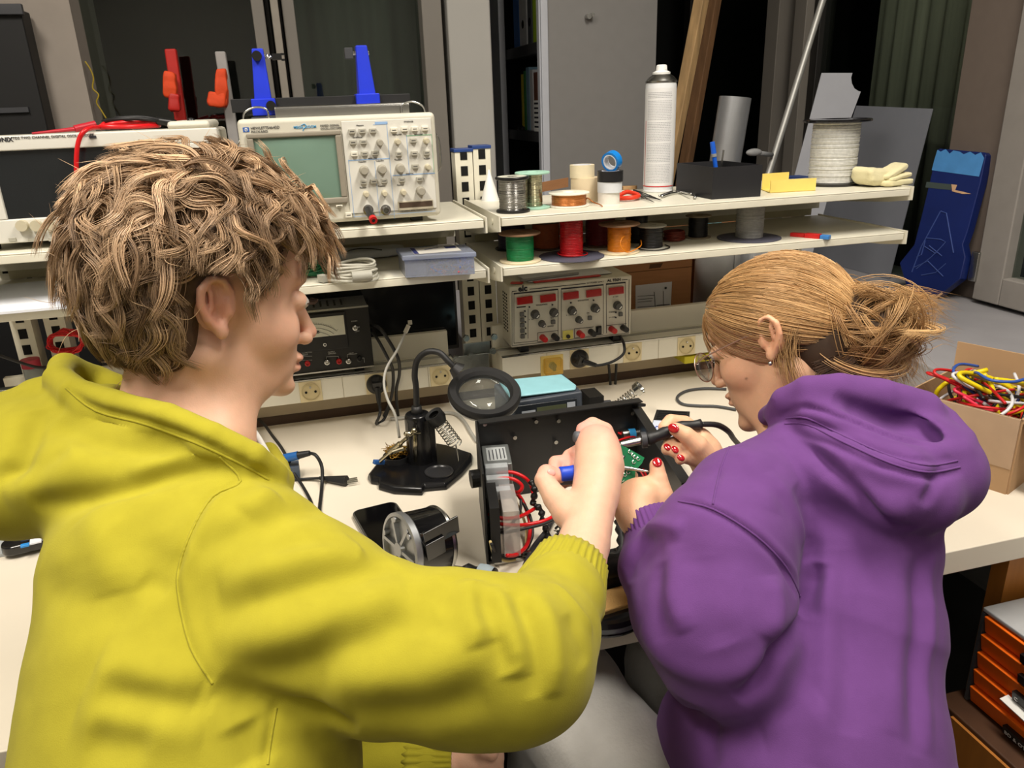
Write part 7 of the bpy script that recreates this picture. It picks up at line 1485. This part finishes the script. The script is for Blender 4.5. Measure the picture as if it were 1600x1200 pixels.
for y in (-1, 1):
    c = TW(.112, y*.034, -.012); pts = [c+QW@Vector((0+.002*math.cos(a), .026*math.cos(a), .021*math.sin(a))) for a in [k*2*math.pi/16 for k in range(16)]]; b.tube(pts, .0010, 6, 2, closed=True)
b.tube([TW(.114,-.008,-.006), TW(.116,0,-.004), TW(.114,.008,-.006)], .0011, 6)
for y in (-1, 1): b.tube([TW(.112,y*.060,-.006), TW(.09,y*.072,.0), TW(.04,y*.078,.008), TW(-.01,y*.082,.016)], .0011, 6)
gs = obj('glasses', b, mat('glasses_metal','b89a8c',.3,metal=.8), wo, world=True, smooth=True)
b = MB()
for y in (-1, 1):
    c = TW(.112, y*.034, -.012); b.lathe([(0,.0006),(.5,.0006),(1,.0),(.5,-.0006),(0,-.0006)], n=24); b.v[-120:] = [tuple(c+QW@Vector((z, .025*x, .020*y2))) for x, y2, z in b.v[-120:]]
obj('lens', b, clear('lens_clear','f4f4f6',.02,.98), gs, world=True, smooth=True)

VH2 = Vol((.16,.26,.44), (.98,1.20,1.16), .0032)
VH2.chain([(D3(1325,760,.975),.082),(D3(1330,850,.95),.098),(D3(1318,980,.925),.110),(D3(1290,1100,.905),.124),(D3(1262,1200,.895),.136)], .05)
VH2.cap(D3(1275,1200,.895), Vector((.50,.50,.55)), .142, .15, .03)
VH2.ell(D3(1120,1160,.97), (.07,.09,.08), None, .05)
VH2.chain([(D3(1240,740,.985),.062),(D3(1165,790,.925),.072),(D3(1128,860,.88),.082),(D3(1120,960,.855),.088),(D3(1135,1010,.855),.078)], .03)
VH2.chain([(D3(1120,1020,.855),.062),(D3(1060,950,.885),.054),(D3(1026,885,.92),.046),(D3(1020,850,.942),.036),(D3(1016,828,.955),.030)], .02)
VH2.chain([(D3(1250,730,1.06),.06),(D3(1205,785,1.10),.052),(wer,.050),(D3(1150,785,1.07),.036)], .03)
# hood
VH2.ell(D3(1370,715,.93), (.100,.085,.058), None, .03); VH2.ell(D3(1440,730,.92), (.066,.075,.060), None, .03)
VH2.chain([(D3(1240,690,.955),.030),(D3(1320,730,.895),.044),(D3(1400,762,.86),.050),(D3(1438,775,.86),.042)], .02)
VH2.chain([(D3(1290,640,1.0),.042),(D3(1350,652,.99),.046),(D3(1430,672,.97),.046)], .02)
VH2.ell(D3(1395,662,.880), (.062,.040,.020), frame(cvec(1,.40,0), cvec(.2,-1,-.5)), .008, True)
rimw = [(1200,650,1.02,.013),(1222,636,.975,.014),(1262,640,.930,.0145),(1325,668,.893,.015),(1398,700,.865,.0155),(1460,714,.858,.0155),(1498,706,.872,.0145),(1505,684,.905,.0135),(1480,655,.94,.013),(1430,628,.975,.013),(1370,610,1.0,.014),(1300,602,1.03,.015),(1255,610,1.05,.014)]
VH2.chain([(D3(x, y, d), r) for x, y, d, r in rimw], .006)
VH2.cap(TW(-.03,0,-.09), D3(1300,622,1.03), .048, .050, .012, True)
VH2.chain([(D3(1212,650,.985),.013),(D3(1226,626,.960),.017),(D3(1262,612,.940),.020),(D3(1312,611,.930),.022),(D3(1375,622,.930),.024),(D3(1440,640,.935),.024)], .012)
VH2.ell(D3(1320,640,.945), (.060,.035,.030), None, .02)
VH2.mesh(3); VH2.bvh(); N_ = VH2.normals(); Dp = np.zeros(len(VH2.V))
for pix, a, w_ in (
    ([(1060,786),(1115,800),(1180,842),(1225,890),(1245,935)], -.0045, .0045), ([(1058,776),(1118,790),(1186,832),(1232,880),(1254,925)], .003, .006), ([(1148,672),(1125,730),(1112,790)], -.003, .004),
    ([(1222,662),(1290,725),(1350,785),(1430,828)], -.014, .010), ([(1262,960),(1225,1010),(1190,1060),(1150,1090)], -.014, .012), ([(1280,880),(1265,930),(1255,960)], -.012, .010), ([(1240,760),(1265,820),(1270,880)], -.006, .014), ([(1275,790),(1295,900),(1290,1050),(1285,1200)], .007, .014), ([(1310,860),(1325,1000),(1330,1150)], -.005, .016), ([(1440,860),(1432,1000),(1428,1180)], -.007, .012), ([(1460,860),(1455,1000),(1450,1180)], .004, .010), ([(1400,850),(1405,1000),(1395,1150)], .005, .018), ([(1200,740),(1240,800),(1262,870)], .005, .012),
    ([(1040,850),(1010,850),(985,880),(985,910)], -.006, .012), ([(1000,830),(1040,822),(1070,830)], .007, .010), ([(1035,880),(1030,940),(1045,1000)], -.004, .014), ([(1055,850),(1050,930),(1070,990)], .006, .014), ([(1000,980),(1060,1040),(1140,1055),(1200,1020)], .007, .018), ([(1100,870),(1110,960),(1130,1010)], -.004, .02), ([(1205,900),(1215,950),(1200,1000)], .006, .014), ([(1150,700),(1190,750),(1205,800)], .004, .014),
    ([(1235,668),(1300,694),(1380,728),(1450,745),(1505,735)], -.006, .0045), ([(1236,655),(1290,668),(1360,698),(1430,718),(1490,716)], -.004, .0035), ([(1222,650),(1262,636),(1330,655),(1400,682),(1455,696)], -.007, .0045), ([(1300,622),(1350,642),(1400,658),(1450,655)], -.010, .010), ([(1290,740),(1360,790),(1420,800)], .006, .016), ([(1440,790),(1460,760),(1470,730)], -.006, .008), ([(1330,735),(1380,760),(1440,765)], -.005, .014), ([(1290,1100),(1240,1130),(1190,1140)], .005, .02), ([(1080,1100),(1110,1150),(1120,1200)], -.008, .016),
    ): VH2.fold(pix, a, w_, N_, Dp)
cloth_noise(VH2, N_, Dp, .0022, 8, .0004, 40, 9)
VH2.V = VH2.V+N_*Dp[:, None]; VH2.relax(.3); vol_obj('hoodie', VH2, PUR, wo)
seams(VH2, PUR, wo, [sp([(1060,783),(1115,796),(1182,838),(1228,886),(1250,932)]), sp([(1150,674),(1127,730),(1114,788)]), sp([(1226,662),(1262,664),(1320,692),(1392,724),(1450,738),(1500,730)]), sp([(1228,654),(1262,654),(1320,682),(1392,713),(1450,727),(1496,720)])], .0013)
cuff('cuff', D3(1035,862,.935), D3(1012,805,.962), .040, .033, PUR, wo)
cuff('cuff', D3(1160,795,1.08), D3(1130,758,1.055), .042, .033, PUR, wo)
LGT = mat('light_trousers','c4c2be',.6, sheen=.2, bump=.3, bscale=200)
legs(Vector((.46,.49,.50)), [Vector((.285,.85,.575)), Vector((.50,.90,.55))], [Vector((.27,.93,0)), Vector((.46,.98,0))], (.10,.085,.06), LGT, wo, 5)
stool('round black stool under the person in the purple hoodie', .50, .47, .38)

# pulled back hair with bun
VS = Vol(np.array(wc)-.22, np.array(wc)+.22, .004)
Tw = lambda x, y, z: wc+QW@Vector((x*.95, y*.95, z*.95)); BUN = np.array(QW).T@(np.array(D3(1352,520,1.01))-np.array(wc))/.95
VS.ell(Tw(-.003,0,.028), (.098,.075,.081), QW, .02); VS.ell(Tw(-.050,0,-.045), (.046,.050,.034), QW, .02); VS.cap(Tw(-.07,0,.02), Tw(*(BUN*.95)), .045, .036, .02); VS.ell(Tw(*BUN), (.046,.046,.046), QW, .01); VS.ell(Tw(-.05,0,-.020), (.052,.056,.046), QW, .02)
VS.ell(Tw(.10,0,-.062), (.078,.2,.12), QW, .004, True); VS.ell(Tw(.012,.09,-.012), (.040,.05,.055), QW, .006, True); VS.ell(Tw(.012,-.09,-.012), (.040,.05,.055), QW, .006, True)
VS.mesh(2); vol_obj('hair_under_layer', VS, mat('hair_under_gold','382616',.7,var=.25,scale=60), wo)
QWn = np.array(QW); tw_ = lambda P: np.array(wc)+(P*.95)@QWn.T
strands = []; c2 = np.array((-.003,0,.030)); r2 = np.array((.107,.082,.092)); gold, brown, dk = np.array(lin('d2ab78')), np.array(lin('8a6238')), np.array(lin('3a2616'))
bd_ = (BUN-c2)/r2; bd_ /= np.linalg.norm(bd_); rs = np.random.default_rng(8); cnt = 0
while cnt < 5200:
    d = rs.normal(size=3); d /= np.linalg.norm(d); p = c2+r2*d; x, y, z = p
    if not ((x > .0 and z > .038+.20*max(0, x-.04)) or (x <= .0 and z > (.034 if x > -.03 else -.070))): continue
    cnt += 1; n = 16; t = np.linspace(0, 1, n)[:, None]; an = math.acos(max(-1, min(1, d@bd_)))
    if an < .12: continue
    sl = (np.sin((1-t)*an)*d+np.sin(t*an)*bd_)/math.sin(an)
    grp = np.floor(np.array([d[1]*9+d[2]*7, d[2]*9-d[1]*5])); h_ = np.random.default_rng(int(abs(grp[0]*131+grp[1]*17))+3).uniform(0, 1)
    P = c2+r2*sl*(1.015+.022*h_+rs.uniform(0, .025))+np.array((0,0,-.006))*np.sin(t*3.14)*h_
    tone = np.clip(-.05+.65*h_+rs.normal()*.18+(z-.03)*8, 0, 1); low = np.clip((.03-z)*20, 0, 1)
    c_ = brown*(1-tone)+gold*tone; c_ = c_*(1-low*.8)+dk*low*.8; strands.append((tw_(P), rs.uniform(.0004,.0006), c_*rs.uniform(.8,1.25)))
for i in range(1300):                                             # dark short hair swept up from the nape
    a_ = rs.uniform(-1, 1); p0 = np.array((-.040-.035*math.cos(a_*1.4), .062*math.sin(a_*1.4), rs.uniform(-.085,-.045))); n = 14; t = np.linspace(0, 1, n)[:, None]
    P = p0*(1-t)+BUN*t+np.array((-.016, .012*np.sign(a_), -.006))*np.sin(t*3.14)+rs.normal(size=3)*.003*t
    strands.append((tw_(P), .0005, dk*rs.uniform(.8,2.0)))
for i in range(190):                                             # bun loops
    ax = rs.normal(size=3); ax /= np.linalg.norm(ax); u = np.cross(ax, (.3,.5,.7)); u /= np.linalg.norm(u); v = np.cross(ax, u); r_ = rs.uniform(.028,.060); a0 = rs.uniform(0, 6.28); ln = rs.uniform(1.5, 3.2); off = rs.normal(size=3)*.012; tone = rs.uniform(.15,1)
    for k in range(22):
        t = np.linspace(0, 1, 14)[:, None]; a_ = a0+ln*t; rr_ = r_*(1+.12*rs.normal()); P = BUN+off+rs.normal(size=3)*.0025+rr_*(u*np.cos(a_)+v*np.sin(a_))+ax*(.012*np.sin(3*t+a0))
        strands.append((tw_(P), rs.uniform(.0004,.0006), (brown*(1-tone)+gold*tone)*rs.uniform(.75,1.25)))
Bw = np.array(Tw(*BUN))
for i in range(120):                                              # loose ends fanning out of the bun
    kind = i % 3; a0 = np.array([Bw+rs.normal(size=3)*.018]); tgt = {0: (rs.uniform(1420,1500), rs.uniform(470,530)), 1: (rs.uniform(1380,1460), rs.uniform(540,625)), 2: (rs.uniform(1310,1420), rs.uniform(560,620))}[kind]
    e = np.array(D3(*tgt, rs.uniform(.98,1.12))); dv_ = e-a0[0]; perp = np.cross(dv_, rs.normal(size=3)); perp /= np.linalg.norm(perp); tone = rs.uniform(.4,1)
    for k in range(10 if kind else 14):
        t = np.linspace(0, 1, 14)[:, None]; P = a0+dv_*t*rs.uniform(.75,1.03)+perp*(.014*np.sin(3.1*t))+rs.normal(size=3)*.006*t+rs.normal(size=3)*.003+np.array((0,0,.02))*np.sin(t*3.14)+perp*.004*np.sin(t*rs.uniform(6,14))
        strands.append((P, rs.uniform(.00032,.0005), (brown*(1-tone)+gold*1.15*tone)*rs.uniform(.8,1.3)))
for i in range(8):                                              # face framing wisps behind the ear and at the nape
    x0_ = rs.uniform(-.06,-.035); P0_ = np.array((x0_, .070, rs.uniform(-.0,.03)))
    for k in range(9):
        t = np.linspace(0,1,12)[:, None]; P = P0_+np.array((.020,.006,-.070-.03*rs.uniform(0,1)))*t+np.array((.012,.006,0))*np.sin(t*3)+rs.normal(size=3)*.003+rs.normal(size=3)*.004*t; strands.append((tw_(P), .00042, (brown*.5+gold*.5)*rs.uniform(.6,1.1)))
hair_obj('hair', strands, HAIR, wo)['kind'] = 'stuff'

# soldering iron and board
t = thing('soldering_iron', 'black handled soldering iron held by the hand with red nails', 'soldering iron', D3(1050,675,1.0)); pts = [D3(1010,687,1.0), D3(1035,678,1.003), D3(1060,668,1.006), D3(1095,663,1.01)]
b = MB(); b.tube(pts, lambda q: .0085-.002*q+.0008*math.sin(q*20), 16, 5); obj('handle', b, SATIN, t, world=True, smooth=True)
b = MB(); b.cyl(D3(1002,688,1.0), D3(1010,687,1.0), .0105, n=20); b.k = 1; b.cyl(D3(970,695,.995), D3(1002,688,1.0), .0045, .0055, n=16); b.cyl(D3(962,698,.992), D3(970,695,.995), .001, .003, n=12); obj('metal_barrel', b, [DKGREY, STEEL], t, world=True, smooth=2)
b = MB(); b.tube([D3(1095,663,1.01), D3(1120,664,1.02), D3(1138,674,1.05), D3(1150,690,1.12), D3(1180,720,1.3)], .004, 8, 5); obj('cord', b, SATIN, t, world=True, smooth=True)
t = thing('circuit_board', 'small green circuit board with soldered pads held between the two people', 'circuit board', D3(975,730,.985)); bn = cvec(.25,-.25,-1).normalized(); P0 = D3(978,728,.985)
brd = [(948,684),(961,691),(984,702),(1007,715),(1003,724),(993,735),(992,750),(983,758),(968,768),(950,772)]
planar('board', brd, P0, bn, .0016, mat('pcb_green','0f7044',.35,var=.08,scale=60,coat=.4), t)
n_ = bn; on = lambda x, y, o=.0008: atp(x, y, P0, bn)+bn*o*(1 if bn.dot(Vector(CAM)-P0) > 0 else -1)
b = MB()
for x, y in ((984,706),(989,711),(992,714),(997,717),(966,748),(972,750),(976,742),(981,738),(990,722)): b.tube([on(x+.0+2.6*math.cos(a), y+2.6*math.sin(a)) for a in [k*.9 for k in range(6)]], .0006, 5, 2)
obj('solder_pads', b, mat('solder_bright','d0d0c8',.25,metal=.8), t, world=True)
b = MB(); p, q, r_, s_ = on(963,706), on(977,713), on(970,726), on(962,720); b.add([p+bn*0, q, r_, s_], [(0,1,2,3)]); b.k = 1; b.tube([on(966,709,.0015), on(974,713,.0015), on(969,722,.0015), on(963,718,.0015), on(966,709,.0015)], .0007, 5, 0); b.tube([on(964,714,.0015), on(972,718,.0015)], .0006, 5, 0); obj('chip', b, [BLACK, WHITE], t, world=True)
